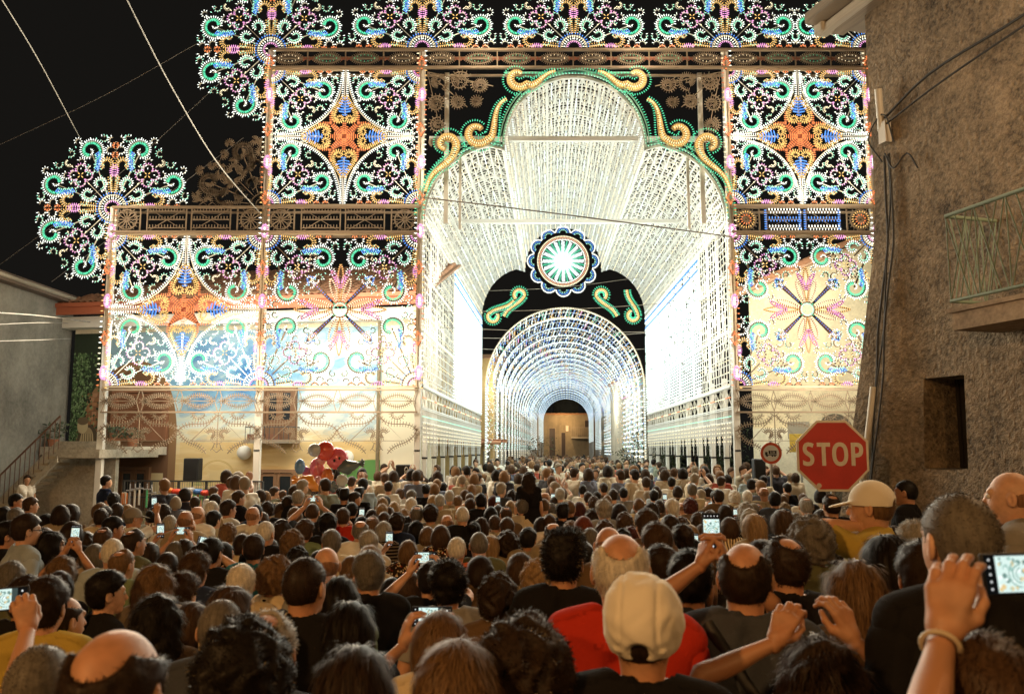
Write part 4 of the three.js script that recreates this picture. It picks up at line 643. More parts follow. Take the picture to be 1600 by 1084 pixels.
// ---------- second gallery of round arches deeper in the street ----------
{
  const N = 16, R0 = 3.85, yc = 5.3, ax2 = (d) => at(883, 600, 41).x + (d - 41) * (at(884, 600, 78).x - at(883, 600, 41).x) / 37;
  for (let k = 0; k < N; k++) {
    const d = 41 + k * 3.3, first = k === 0, x = ax2(d), t = thing('light_arch', first ? 'front round light arch with gold and green trim in the deeper street' : `round white and blue light arch, ${['', 'second', 'third', 'fourth', 'fifth', 'sixth', 'seventh', 'eighth', 'ninth', 'tenth', 'eleventh', 'twelfth', 'thirteenth', 'fourteenth', 'fifteenth', 'last'][k]} from the front in the deeper street`, 'light arch', [x, 0, -d], 0, first ? undefined : 'round light arches of the deeper street'), S = new Space();
    const pt = (r, a, z) => V(r * Math.cos(a), yc + r * Math.sin(a), z), n = 40;
    const bl = ['cool', 'blue', 'white', 'cool', 'warm'][k % 5];
    for (const [r, z] of [[R0, 0], [R0 - 0.45, 0], [R0, -1.2]]) for (let i = 0; i < n; i++) S.bar(pt(r, PI * i / n, z), pt(r, PI * (i + 1) / n, z), 0.035);
    for (let i = 0; i < 150; i++) { const a = PI * (i + 0.5) / 150, rad = V(Math.cos(a), Math.sin(a), 0); S.bulb(pt(R0, a, 0.03), rad, first ? 'warm' : 'cool', 1.6); if (i % 2) S.bulb(pt(R0 - 0.45, a, 0.03), rad, first ? 'gold' : bl, 1.35); }
    for (let i = 0; i < 26; i++) { const a = PI * (i + 0.5) / 26; if (first) { for (let r = 0; r < 5; r++) S.bulb(pt(R0 - 0.1 - r * 0.08, a + (r % 2 ? 0.02 : -0.02), 0.03), V(Math.cos(a), Math.sin(a), 0), i % 3 ? 'gold' : 'green', 1.3); } else for (let r = 0; r < 3; r++) S.bulb(pt(R0 - 0.14 - r * 0.1, a + 0.02 * r, 0.03), V(Math.cos(a), Math.sin(a), 0), (i + k) % 4 === 0 ? 'gold' : r === 1 ? 'blue' : 'white', 1.25); S.bar(pt(R0, a, 0), pt(R0 - 0.45, a, 0), 0.025); }
    // barrel between this arch and the next
    for (let i = 0; i < 34; i++) { const a = PI * (i + 0.5) / 34; S.bar(pt(R0, a, 0), pt(R0, a, -3.25), 0.025); for (let q = 0; q < 6; q++) S.bulb(pt(R0 - 0.05, a + 0.045, -0.5 - q * 0.5), V(0, 0, 1), (i + q) % 3 ? 'cool' : 'blue', 1.3);
      for (let q = 0; q < 6; q++) S.bulb(pt(R0 - 0.03, a, -0.3 - q * 0.5), V(-Math.sin(a), Math.cos(a), 0), (i * 3 + q + k) % 9 < 3 ? 'blue' : (i + k) % 6 === 0 ? 'gold' : (i + k) % 11 === 3 ? 'pink' : 'cool', 1.4); }
    for (const e of [-1, 1]) { for (const z of [0, -1.2]) S.bar(V(e * R0, 0, z), V(e * R0, yc, z), 0.09); for (let y = 1.7; y < yc; y += 0.13) { S.bulb(V(e * R0, y, 0.05), V(1, 0, 0), y > 2.3 ? 'cool' : 'warm', 1.2); if (y > 2.2) S.bulb(V(e * (R0 - 0.25 + 0.1 * Math.sin(y * 6)), y, 0.03), V(0, 1, 0), ['white', 'mint', 'gold'][Math.floor(y * 3) % 3], 1.1); } for (let y = 2.2; y < yc; y += 0.35) { S.bar(V(e * R0, y, 0), V(e * (R0 - 0.35), y + 0.17, 0), 0.02); S.bar(V(e * (R0 - 0.35), y + 0.17, 0), V(e * R0, y + 0.35, 0), 0.02); } }
    if (k > 10) for (const q of [0.82, 0.64]) { for (let i = 0; i < n; i++) S.bar(pt(R0 * q, PI * i / n, -0.1), pt(R0 * q, PI * (i + 1) / n, -0.1), 0.04); for (let i = 0; i < 90; i++) { const a = PI * (i + 0.5) / 90; S.bulb(pt(R0 * q, a, 0), V(Math.cos(a), Math.sin(a), 0), i % 3 ? 'cool' : 'blue', 1.8); if (i % 6 === 0) S.bar(pt(R0 * q, a, -0.1), pt(R0 * (q + 0.18), a + 0.05, -0.1), 0.03); } for (const e of [-1, 1]) { S.bar(V(e * R0 * q, 0, -0.1), V(e * R0 * q, yc, -0.1), 0.06); for (let y = 2.4 + (0.82 - q) * 4; y < yc; y += 0.16) S.bulb(V(e * R0 * q, y, 0), V(1, 0, 0), 'cool', 1.6); } }
    for (const e of [-1, 1]) for (let y = 1.9; y < yc; y += 0.27) { S.bar(V(e * R0, y, 0), V(e * R0, y, -3.25), 0.03); for (let q = 0; q < 8; q++) S.bulb(V(e * (R0 - 0.03), y, -0.2 - q * 0.39), V(0, 1, 0), e < 0 && k > 3 && k < 8 && q % 2 ? (k % 2 ? 'pink' : 'orange') : (q * 2 + k + Math.round(y * 4)) % 7 === 0 ? 'blue' : (q + k) % 5 === 0 ? 'gold' : 'cool', 1.4); }
    S.build(t);
  }
}
// ---------- houses, bushes and street end seen through the gallery ----------
function farHouse(name, label, px0, px1, pyTop, d, depth, mat, opts = {}) {
  const a = at(px0, 700, d), b = at(px1, 700, d), w = b.x - a.x, h = at(800, pyTop, d).y;
  const t = thing(name, label, 'house', [a.x, 0, -d]);
  mesh('wall', uvMetres(box(w, h, depth, w / 2, h / 2, -depth / 2)), mat, t);
  mesh('roof', box(w + 0.4, 0.2, depth + 0.4, w / 2, h + 0.1, -depth / 2), plain(0.3, 0.16, 0.09, 0.9), t);
  const X = (px) => at(px, 700, d).x - a.x, Y = (py) => at(800, py, d).y;
  for (const [p0, p1, q0, q1, kind] of opts.holes ?? []) { const g = new THREE.Group(); g.name = kind === 'door' ? 'door' : 'window'; t.add(g); const cx = (X(p0) + X(p1)) / 2, cy = (Y(q0) + Y(q1)) / 2, ww = X(p1) - X(p0), hh = Y(q0) - Y(q1); mesh('frame', [box(0.08, hh, 0.1, cx - ww / 2, cy, 0.03), box(0.08, hh, 0.1, cx + ww / 2, cy, 0.03), box(ww - 0.08, 0.08, 0.1, cx, cy + hh / 2 - 0.04, 0.03)], plain(0.35, 0.28, 0.2, 0.8), g); mesh(kind === 'door' ? 'leaf' : 'pane', box(ww - 0.09, hh - 0.05, 0.03, cx, cy, 0.02), kind === 'lit' ? glow(1, 0.62, 0.25, 1.2) : plain(0.06, 0.04, 0.03, 0.5), g); }
  return { t, X, Y, w, h };
}
const ochre = mottled(0.62, 0.42, 0.17, { seed: 101, amt: 0.25, grain: 0.15, bump: 0.006 }), pale = mottled(0.6, 0.55, 0.42, { seed: 103, amt: 0.2, grain: 0.15, streak: 0.2, bump: 0.006 }), dirty = mottled(0.3, 0.25, 0.17, { seed: 105, amt: 0.4, grain: 0.2, streak: 0.3, bump: 0.008 });
{
  const h = farHouse('ochre_house', 'ochre house with a tiled awning left of the deeper street', 640, 770, 560, 44, 6, ochre, { holes: [[756, 765, 705, 740, 'door'], [738, 746, 712, 730, 'window']] });
  mesh('awning', [box(3.0, 0.09, 0.8, h.X(738), h.Y(690), 0.4, 0, 0, 0.25), ...Array.from({ length: 14 }, (_, k) => new THREE.CylinderGeometry(0.08, 0.08, 0.8, 6, 1, true, 0, PI).rotateZ(PI / 2).rotateX(PI / 2 + 0.25).rotateY(PI / 2).rotateY(PI / 2).translate(h.X(738) - 1.4 + k * 0.215, h.Y(689), 0.4))], plain(0.42, 0.2, 0.1, 0.85), h.t);
  farHouse('pale_house', 'pale tall house left of the deeper street behind the ochre house', 735, 786, 560, 56, 8, pale, { holes: [[762, 772, 700, 735, 'door'], [774, 782, 660, 690, 'window']] });
  farHouse('pale_house', 'pale narrow house right of the deeper street beside the bushes', 978, 1040, 590, 54, 8, pale, { holes: [[984, 992, 700, 735, 'door'], [998, 1010, 640, 665, 'window']] }); farHouse('pale_house', 'small pale house far down the left of the deeper street', 770, 812, 600, 80, 5, pale, { holes: [[790, 797, 690, 714, 'door']] }); farHouse('pale_house', 'small pale house far down the right of the deeper street', 948, 1000, 606, 80, 5, pale, { holes: [[958, 966, 690, 714, 'door']] });
}
{
  const h = farHouse('street_end_house', 'dim old house with balcony closing the far end of the street', 812, 948, 648, 104, 6, dirty, { holes: [[858, 868, 668, 712, 'door'], [884, 889, 664, 674, 'lit'], [877, 884, 675, 712, 'door'], [914, 922, 656, 668, 'window']] });
  const b = new THREE.Group(); b.name = 'balcony'; h.t.add(b); mesh('slab', box(2.6, 0.18, 1.1, h.X(909), h.Y(684), 0.55), plain(0.5, 0.45, 0.35, 0.9), b); mesh('rail', [box(2.6, 0.06, 0.06, h.X(909), h.Y(668), 1.05), ...Array.from({ length: 12 }, (_, k) => box(0.04, h.Y(668) - h.Y(684), 0.04, h.X(909) - 1.28 + k * 0.232, h.Y(676), 1.05))], plain(0.35, 0.3, 0.24, 0.7), b);
  const tw = farHouse('dark_gable_house', 'tall dark gabled house standing behind the street end', 866, 904, 606, 110, 1.4, dirty);
}
// leaves: bushes behind the right row of posts, potted plants
const leafGeo = (() => { const s = new THREE.Shape(); s.moveTo(0, 0); s.quadraticCurveTo(0.5, 0.35, 0, 1); s.quadraticCurveTo(-0.5, 0.35, 0, 0); const g = new THREE.ShapeGeometry(s, 3), p = g.attributes.position; for (let i = 0; i < p.count; i++) p.setZ(i, -0.25 * Math.abs(p.getX(i)) - 0.15 * p.getY(i) * p.getY(i)); g.computeVertexNormals(); return g; })();
const leafMat = new THREE.MeshPhysicalMaterial({ color: 0xffffff, roughness: 0.7, transmission: 0.3, thickness: 0, side: THREE.DoubleSide });
function leaves(parent, name, n, place, size, col) {
  const im = new THREE.InstancedMesh(leafGeo, leafMat, n), m = new THREE.Matrix4(), q = new THREE.Quaternion(), e = new THREE.Euler(); im.name = name; im.userData.kind = 'stuff'; im.castShadow = im.receiveShadow = true;
  for (let i = 0; i < n; i++) { const p = place(i), s = size * rr(0.6, 1.3); e.set(rr(-1.6, 1.6), rr(0, 6.3), rr(-1.6, 1.6)); m.compose(p, q.setFromEuler(e), V(s, s, s)); im.setMatrixAt(i, m); const k = rr(0.5, 1.4); im.setColorAt(i, new THREE.Color().setRGB(col[0] * k, col[1] * k, col[2] * k * rr(0.7, 1.3))); }
  parent.add(im); return im;
}
function bush(label, x, d, w, h, n = 900) {
  const t = thing('bush', label, 'bush', [x, 0, -d]), lumps = Array.from({ length: 16 }, () => [rr(-w / 2, w / 2) * 0.8, rr(0.3, 0.9) * h, rr(-0.6, 0.6), rr(0.25, 0.5)]);
  mesh('stem', lumps.slice(0, 9).map(([a, b, c]) => tube([V(a * 0.3, 0, 0), V(a * 0.5, b * 0.5, c * 0.5), V(a, b, c)], 0.025, 5, 6)), plain(0.1, 0.07, 0.04, 0.9), t);
  leaves(t, 'foliage', n, (i) => { const [a, b, c, r] = lumps[i % 16], v = V(rr(-1, 1), rr(-1, 1), rr(-1, 1)).normalize().multiplyScalar(r * h * 0.55 * Math.cbrt(rr(0.15, 1))); return V(a, b, c).add(v); }, 0.13, [0.07, 0.09, 0.03]);
}
bush('dense dark green bush behind the first posts of the right gallery side', at(1020, 700, 42.5).x, 42.5, 2.6, 3.4, 1500); bush('broad dark green bush behind the middle posts of the right gallery side', at(1075, 700, 41.5).x, 41.5, 2.8, 3.1, 1500); bush('dark green bush next to the right arch post', at(1128, 700, 40.5).x, 40.5, 2.4, 3.5, 1500); bush('low olive bush beside the pale narrow house', at(985, 700, 46).x, 46, 2, 2.4, 900);
bush('leafy tree top showing before the dim street end house', at(845, 690, 70).x, 70, 3, 3.4, 700);
// plants of the landing and balcony, ivy of the left corner
{
  const { t, ux, vy, L } = houseFrame, put = (px, py, z) => t.localToWorld(V(ux(px), vy(py), z));
  t.updateMatrixWorld(true);
  for (const [px, py, r, label] of [[216, 694, 0.34, 'leafy potted plant on the landing below the louvred door'], [120, 694, 0.4, 'leafy plant in a terracotta pot at the stair top'], [247, 694, 0.26, 'small potted plant at the right end of the landing']]) {
    const p = put(px, 700, 1.05), q = thing('potted_plant', label, 'plant', p.toArray());
    mesh('pot', new THREE.LatheGeometry([[0, 0], [0.11, 0], [0.15, 0.22], [0.17, 0.22], [0.17, 0.26], [0.14, 0.26], [0.12, 0.2]].map((v) => new THREE.Vector2(...v)), 16), plain(0.34, 0.14, 0.07, 0.8), q);
    leaves(q, 'foliage', 130, () => V(rr(-1, 1), rr(0.2, 1.2), rr(-0.7, 0.7)).multiplyScalar(r).add(V(0, 0.22, 0)), 0.12, [0.09, 0.12, 0.06]);
  }
}
const font = await new FontLoader().loadAsync('fonts/droid/droid_sans_bold.typeface.json');
function text(str, size, depth) { const g = new TextGeometry(str, { font, size, depth, curveSegments: 5 }); g.computeBoundingBox(); const b = g.boundingBox; return g.translate(-(b.max.x + b.min.x) / 2, -(b.max.y + b.min.y) / 2, 0); }
// ---------- stop sign ----------
{
  const d = 10.4, c = at(1301, 712, d), R = 0.425 / Math.cos(PI / 8), t = thing('stop_sign', 'red eight sided STOP sign before the rendered house', 'road sign', [c.x, groundY(d), c.z], -0.06), cy = c.y - groundY(d);
  const oct = (r, dep, bev) => { const s = new THREE.Shape(); for (let k = 0; k < 8; k++) { const a = PI / 8 + k * PI / 4; s[k ? 'lineTo' : 'moveTo'](r * Math.cos(a), r * Math.sin(a)); } return new THREE.ExtrudeGeometry(s, { depth: dep, bevelEnabled: bev, bevelSize: 0.006, bevelThickness: 0.004, bevelSegments: 2 }); };
  const white = mottled(0.6, 0.54, 0.42, { seed: 201, amt: 0.12, grain: 0.12, bump: 0.001, rough: 0.5 }), red = mottled(0.42, 0.028, 0.018, { seed: 203, amt: 0.18, grain: 0.1, bump: 0.001, rough: 0.45, repeat: 1.5 });
  mesh('plate', oct(R, 0.012, true).translate(0, cy, 0), white, t); mesh('face', oct(R * 0.945, 0.004, false).translate(0, cy, 0.0165), red, t);
  for (const [ch, x] of [['S', -0.292], ['T', -0.108], ['O', 0.088], ['P', 0.292]]) mesh('letter', text(ch, 0.268, 0.003).scale(ch === 'O' ? 0.8 : 0.84, 1.05, 1).translate(x, cy + 0.02, 0.0207), white, t);
  mesh('sticker', new THREE.CylinderGeometry(0.03, 0.03, 0.003, 20).rotateX(PI / 2).translate(-0.18, cy - 0.36, 0.0222), plain(0.5, 0.42, 0.33, 0.5), t);
  mesh('pole', cyl(0.03, 0.03, cy + 0.42, -0.0, (cy + 0.42) / 2, -0.045), M.steel, t); mesh('clamp', [box(0.5, 0.04, 0.02, 0, cy + 0.2, -0.012), box(0.5, 0.04, 0.02, 0, cy - 0.2, -0.012)], M.steel, t);
}
// ---------- round sign: no lorries ----------
{
  const d = 20.5, c = at(1205, 708, d), t = thing('lorry_ban_sign', 'round white sign with red ring and black lorry', 'road sign', [c.x, 0, c.z]), r = 0.26, cy = c.y;
  mesh('plate', new THREE.CylinderGeometry(r, r, 0.02, 40).rotateX(PI / 2).translate(0, cy, 0), plain(0.82, 0.8, 0.72, 0.4), t);
  mesh('ring', new THREE.RingGeometry(r * 0.74, r * 0.99, 40).translate(0, cy, 0.0135), plain(0.66, 0.08, 0.02, 0.4), t);
  const k = plain(0.015, 0.015, 0.015, 0.6);
  mesh('lorry', [box(0.19, 0.085, 0.006, 0.035, cy + 0.02, 0.0165), box(0.06, 0.07, 0.006, -0.115, cy - 0.005, 0.0165), box(0.27, 0.018, 0.006, 0.0, cy - 0.043, 0.0165), ...[-0.1, 0.03, 0.09].map((x) => new THREE.CylinderGeometry(0.024, 0.024, 0.006, 14).rotateX(PI / 2).translate(x, cy - 0.06, 0.0175))], k, t);
  mesh('lettering', text('3,5t', 0.05, 0.003).translate(0.035, cy + 0.02, 0.021), plain(0.7, 0.66, 0.55, 0.5), t);
  mesh('pole', cyl(0.03, 0.03, cy + 0.3, 0, (cy + 0.3) / 2, -0.045), M.steel, t);
  const p = at(1246, 692, 23.4), y = thing('yellow_notice', 'small yellow notice on a post behind the STOP sign', 'sign', [p.x, 0, p.z]); mesh('board', rbox(0.42, 0.5, 0.02, 0.01, 0, p.y, 0), plain(0.6, 0.42, 0.06, 0.6), y); mesh('post', cyl(0.025, 0.025, p.y + 0.2, 0.1, (p.y + 0.2) / 2, -0.04), M.steel, y);
}
// ---------- loudspeakers on stands ----------
for (const [px, py, w, h, d, label] of [[301, 733, 23, 34, 23.2, 'black loudspeaker on a stand in front of the painted hills'], [630, 745, 22, 38, 21.2, 'black loudspeaker with pale strip beside the left arch post'], [1186, 734, 18, 34, 20.8, 'black loudspeaker under the lorry ban sign']]) {
  const c = at(px, py, d), k = d / 1320, t = thing('loudspeaker', label, 'loudspeaker', [c.x, 0, c.z]), W = w * k, H = h * k;
  mesh('cabinet', rbox(W, H, W * 0.9, 0.03, 0, c.y, 0), M.black, t); mesh('grille', rbox(W * 0.88, H * 0.9, 0.02, 0.005, 0, c.y, W * 0.45 + 0.004), plain(0.02, 0.02, 0.02, 0.9), t);
  if (px === 630) mesh('side_strip', [0, 1, 2].map((j) => new THREE.TorusGeometry(0.045, 0.012, 6, 14).scale(0.8, 1.3, 1).translate(W * 0.26, c.y + H * 0.3 - j * 0.085, W * 0.45 + 0.018)), plain(0.5, 0.48, 0.42, 0.6), t);
  mesh('pole', bar(V(0, 0.5, 0), V(0, c.y - H / 2, 0), 0.02), M.iron, t); for (let j = 0; j < 3; j++) mesh('leg', bar(V(0, 0.75, 0), V(0.5 * Math.cos(j * 2.1), 0.02, 0.5 * Math.sin(j * 2.1)), 0.014), M.iron, t);
}
// ---------- iron fence and the toy seller's stock hung on it ----------
{
  const a = at(192, 751, 22.6), b = at(412, 755, 22.0), L = b.x - a.x, t = thing('iron_fence', 'black iron fence with thin bars in front of the mural house', 'fence', [a.x, 0, a.z], Math.atan2(-(b.z - a.z), L)), H = a.y;
  mesh('rail', [box(L, 0.04, 0.04, L / 2, H, 0), box(L, 0.03, 0.03, L / 2, 0.15, 0), box(L, 0.03, 0.03, L / 2, H - 0.42, 0)], M.iron, t);
  for (let k = 0; k <= 5; k++) mesh('fence_post', box(0.05, H, 0.05, L * k / 5, H / 2, -0.03), M.iron, t);
  for (let k = 1; k < 60; k++) if (k % 12) mesh('bar', bar(V(L * k / 60, 0.15, 0), V(L * k / 60, H, 0), 0.006, 0.006, 4), M.iron, t);
}
const C3 = (r, g, b) => plain(r, g, b, 0.35);
const toyCol = { red: C3(0.6, 0.05, 0.02), orange: C3(0.7, 0.2, 0.03), yellow: C3(0.7, 0.5, 0.08), pink: C3(0.65, 0.22, 0.25), blue: C3(0.05, 0.16, 0.42), green: C3(0.1, 0.45, 0.2), white: C3(0.7, 0.66, 0.58), grey: C3(0.3, 0.3, 0.3) };
for (const [px, col, len, label] of [[203, 'grey', 46, 'grey toy sword hanging at the left end of the fence'], [211, 'white', 40, 'white toy sword hanging second from the left'], [218, 'white', 36, 'white toy sword hanging beside the green toy sword'], [230, 'green', 40, 'pale green toy sword hanging on the fence'], [243, 'white', 58, 'long white toy sword hanging right of the green one'], [257, 'grey', 50, 'thin grey toy sword hanging last in its row']]) {
  const p = at(px, 752, 21.9), k = 21.9 / 1320, t = thing('toy_sword', label, 'toy sword', [p.x, p.y - len * k, p.z], 0), L = len * k, tilt = px > 240 ? 0.12 : 0;
  const g = (x) => x.rotateZ(tilt);
  mesh('blade', g(rbox(0.05, L * 0.68, 0.02, 0.008, 0, L * 0.34, 0)), toyCol[col], t); mesh('guard', g(rbox(0.2, 0.035, 0.035, 0.01, 0, L * 0.7, 0)), toyCol.grey, t); mesh('grip', g(bar(V(0, L * 0.7, 0), V(0, L * 0.92, 0), 0.018)), toyCol.grey, t); mesh('cord', g(bar(V(0, L * 0.92, 0), V(0, L, 0), 0.004)), M.cable, t);
}
{ const p = at(194, 770, 21.9), t = thing('toy_windmill', 'red and white toy streamer hanging left of the swords', 'toy', [p.x, p.y - 0.3, p.z]); for (let k = 0; k < 7; k++) mesh('ribbon', rbox(0.03, 0.3, 0.012, 0.004, (k - 3) * 0.022, 0.15 + 0.02 * (k % 2), (k % 3) * 0.012), k % 2 ? toyCol.white : toyCol.orange, t); mesh('cord', bar(V(0, 0.3, 0), V(0, 0.62, 0), 0.004), M.cable, t); }
for (let k = 0; k < 12; k++) { // inflatable hammers in a row
  const px = 263 + k * 11.5, col = ['orange', 'red', 'orange', 'grey', 'blue', 'red', 'blue', 'red', 'pink', 'blue', 'grey', 'white'][k], p = at(px, 766 + (k % 3) * 2, 21.7), t = thing('toy_hammer', `${['orange', 'red', 'second orange', 'grey', 'blue', 'second red', 'second blue', 'third red', 'pink', 'third blue', 'second grey', 'white'][k]} blow-up toy hammer in the row along the fence, counted from the left`, 'toy hammer', [p.x, p.y - 0.14, p.z], 0, 'blow-up toy hammers along the fence');
  mesh('head', new THREE.CapsuleGeometry(0.075, 0.1, 4, 10).rotateZ(PI / 2).rotateY(rr(-0.6, 0.6)).translate(0, 0.14, 0), toyCol[col], t); mesh('handle', bar(V(0, 0.1, 0), V(rr(-0.05, 0.05), -0.12, 0.02), 0.025), toyCol[['white', 'orange', 'grey'][k % 3]], t);
}
for (let k = 0; k < 13; k++) { // fringed pompoms below
  const names = ['pale green', 'yellow', 'amber', 'deep orange', 'orange', 'golden', 'red', 'coral', 'pale pink', 'rose', 'salmon', 'light rose', 'dusty pink'], cols = [[0.45, 0.6, 0.35], [0.7, 0.55, 0.15], [0.7, 0.4, 0.08], [0.65, 0.16, 0.03], [0.7, 0.25, 0.05], [0.72, 0.45, 0.1], [0.6, 0.08, 0.04], [0.62, 0.2, 0.12], [0.6, 0.35, 0.3], [0.55, 0.2, 0.22], [0.6, 0.28, 0.2], [0.58, 0.34, 0.36], [0.5, 0.26, 0.26]];
  const p = at(267 + k * 4.6, 793, 21.6), t = thing('toy_pompom', names[k] + ' ribbon pompom hanging below the toy hammers', 'toy pompom', [p.x, p.y - 0.22, p.z], 0, 'ribbon pompoms below the hammers');
  mesh('ribbon_tuft', Array.from({ length: 12 }, (_, j) => { const a = j * 0.53, r = 0.03 + 0.012 * (j % 3); return bar(V(0, 0.42, 0), V(r * Math.cos(a), rr(0, 0.06), r * Math.sin(a)), 0.004, 0.011, 5); }), C3(...cols[k]), t); mesh('cord', bar(V(0, 0.42, 0), V(0, 0.6, 0), 0.004), M.cable, t);
}
for (const [px, py, s, col, label] of [[386, 768, 1, 'red', 'red blow-up mallet held up above the stall'], [430, 765, 0.6, 'pink', 'small pink doll shape over the stall right of the mallet'], [404, 772, 0.5, 'white', 'pale toy rattle over the stall beside the mallet'], [442, 770, 0.55, 'orange', 'orange toy rattle over the stall']]) {
  const p = at(px, py, 21.2), t = thing('blow_up_toy', label, 'toy', [p.x, p.y - 0.25 * s, p.z]); mesh('head', new THREE.CapsuleGeometry(0.07 * s, 0.16 * s, 4, 10).rotateZ(PI / 2).translate(0, 0.28 * s, 0), toyCol[col], t); mesh('handle', bar(V(0, -0.1, 0), V(0, 0.24 * s, 0), 0.03 * s), toyCol[col], t); mesh('bulge', new THREE.SphereGeometry(0.09 * s, 12, 8).scale(1.2, 0.8, 1).translate(0, 0.02, 0), toyCol[col], t);
}
// ---------- bunch of foil balloons ----------
for (const [px, py, r, col, shape, label] of [[508, 716, 13, [0.62, 0.07, 0.04], 'round', 'glossy red foil balloon at the top of the bunch'], [525, 727, 15, [0.7, 0.13, 0.16], 'face', 'round pink foil balloon with two dark eyes'], [496, 741, 13, [0.6, 0.14, 0.16], 'oval', 'pinkish red oval foil balloon in the middle of the bunch'], [472, 738, 9, [0.12, 0.25, 0.45], 'oval', 'blue foil balloon at the left of the bunch'], [481, 746, 7, [0.35, 0.07, 0.16], 'oval', 'plum coloured small foil balloon beside the blue one'], [486, 762, 13, [0.7, 0.26, 0.03], 'fish', 'orange fish shaped foil balloon at the lower left of the bunch'], [511, 753, 11, [0.65, 0.2, 0.04], 'oval', 'orange oval foil balloon low in the bunch'], [541, 738, 12, [0.1, 0.13, 0.12], 'fish', 'dark shark shaped foil balloon pointing right'], [532, 757, 8, [0.5, 0.48, 0.42], 'round', 'silvery round foil balloon at the lower right'], [493, 715, 9, [0.4, 0.42, 0.4], 'round', 'silver foil balloon at the upper left of the bunch'], [518, 766, 8, [0.12, 0.14, 0.14], 'star', 'dark star shaped foil balloon at the bottom'], [498, 760, 7, [0.62, 0.3, 0.28], 'oval', 'pale pink small foil balloon low in the bunch'], [502, 729, 7, [0.68, 0.3, 0.28], 'round', 'light pink small foil balloon by the round pink one']]) {
  const p = at(510 + (px - 510) * 1.1, 729 + (py - 738) * 1.12, 17 + rr(-0.25, 0.25)), k = 17 / 1320, R = r * k * 1.15, t = thing('foil_balloon', label, 'balloon', p.toArray(), 0, 'foil balloons of the seller'), mat = new THREE.MeshPhysicalMaterial({ color: new THREE.Color().setRGB(...col), roughness: 0.22, metalness: 0.05, clearcoat: 0.6 });
  const g = new THREE.SphereGeometry(R, 28, 20), q = g.attributes.position; const v = V(0, 0, 0);
  for (let i = 0; i < q.count; i++) { v.fromBufferAttribute(q, i); const a = Math.atan2(v.y, v.x), puck = 1 + 0.035 * Math.sin(a * 16) * smooth(0.5, 1, Math.hypot(v.x, v.y) / R); let sx = puck, sy = puck; if (shape === 'oval') { sx *= 0.78; sy *= 1.15; } if (shape === 'fish') { sx *= 1.35 - 0.25 * (v.y / R) ** 2; sy *= 0.62 + 0.3 * Math.exp(-(((v.x / R) + 0.2) ** 2) * 6); } if (shape === 'star') { const s5 = 0.72 + 0.34 * Math.abs(Math.cos(a * 2.5)); sx *= s5; sy *= s5; } q.setXYZ(i, v.x * sx, v.y * sy, v.z * 0.6); }
  g.computeVertexNormals(); if (shape === 'fish') g.rotateZ(px > 530 ? 0.25 : -0.5); mesh('body', g, mat, t);
  if (shape === 'fish') mesh('tail', [bar(V(R * 1.25 * (px > 530 ? 1 : -1), 0.3 * R, 0), V(R * 1.7 * (px > 530 ? 1 : -1), 0.75 * R, 0), 0.02, 0.05), bar(V(R * 1.25 * (px > 530 ? 1 : -1), 0.3 * R, 0), V(R * 1.75 * (px > 530 ? 1 : -1), 0.15 * R, 0), 0.02, 0.05)], mat, t);
  if (shape === 'face') for (const s of [-1, 1]) mesh('eye', new THREE.SphereGeometry(R * 0.11, 10, 8).scale(1, 1.3, 0.5).translate(R * (0.1 + s * 0.22), -R * 0.05 + s * R * 0.1, R * 0.58), M.black, t);
  mesh('string', bar(V(0, -R * 0.6, 0), at(508, 800, 17.2).sub(p), 0.003, 0.003, 4), M.wire, t);
}
// ---------- wires across the sky and the street ----------
const wire = (label, pts, r = 0.012, mat = M.wire) => tag(mesh('cable', tube(pts.map((p) => at(...p)), r, 5, 24), mat), label, 'cable');
const lit = plain(0.25, 0.24, 0.21, 0.7);
wire('pale guy wire from the top left corner down to the low light crown', [[-10, -20, 15], [60, 95, 18.5], [124, 215, 22]], 0.012, lit);
wire('pale guy wire crossing the dark sky down to the unlit crown', [[185, -25, 14], [270, 140, 17.5], [345, 262, 20.5], [408, 335, 21.8]], 0.013, lit);
wire('thin faint wire rising to the tower from the left edge', [[-10, 230, 24], [160, 150, 23.4], [318, 62, 22.6]], 0.008);
wire('second thin faint wire rising to the tower side', [[-10, 420, 24], [170, 285, 23.4], [345, 128, 22.6]], 0.007);
wire('third thin faint wire rising to the unlit crown', [[80, 440, 24], [240, 320, 23.4], [380, 215, 22.6]], 0.006);
wire('dark sagging cable across the arch opening', [[656, 308, 21.8], [800, 325, 21.5], [980, 348, 21.5], [1144, 370, 21.7]], 0.018, plain(0.2, 0.16, 0.12, 0.8));
for (const [a, b, y0, y1, d, w] of [[690, 1140, 488, 466, 24, 'first'], [690, 1140, 512, 516, 26, 'second'], [752, 1010, 545, 545, 38, 'third'], [752, 1010, 528, 520, 36, 'fourth'], [752, 1010, 455, 432, 38, 'fifth']]) wire(`${w} thin wire stretched between the gallery walls`, [[a, y0, d], [(a + b) / 2, (y0 + y1) / 2 + 5, d], [b, y1, d]], 0.009, plain(0.35, 0.3, 0.24, 0.8));
wire('pale upper rope from the dark house to the mural house', [[-10, 488, 17], [60, 493, 20], [140, 503, 24.5]], 0.016, lit); wire('pale middle rope from the dark house to the mural house', [[-10, 507, 17], [60, 504, 20], [106, 505, 24.5]], 0.01, lit); wire('pale lower rope from the dark house to the mural house', [[-10, 533, 17], [60, 531, 20], [110, 529, 24.5]], 0.01, lit);
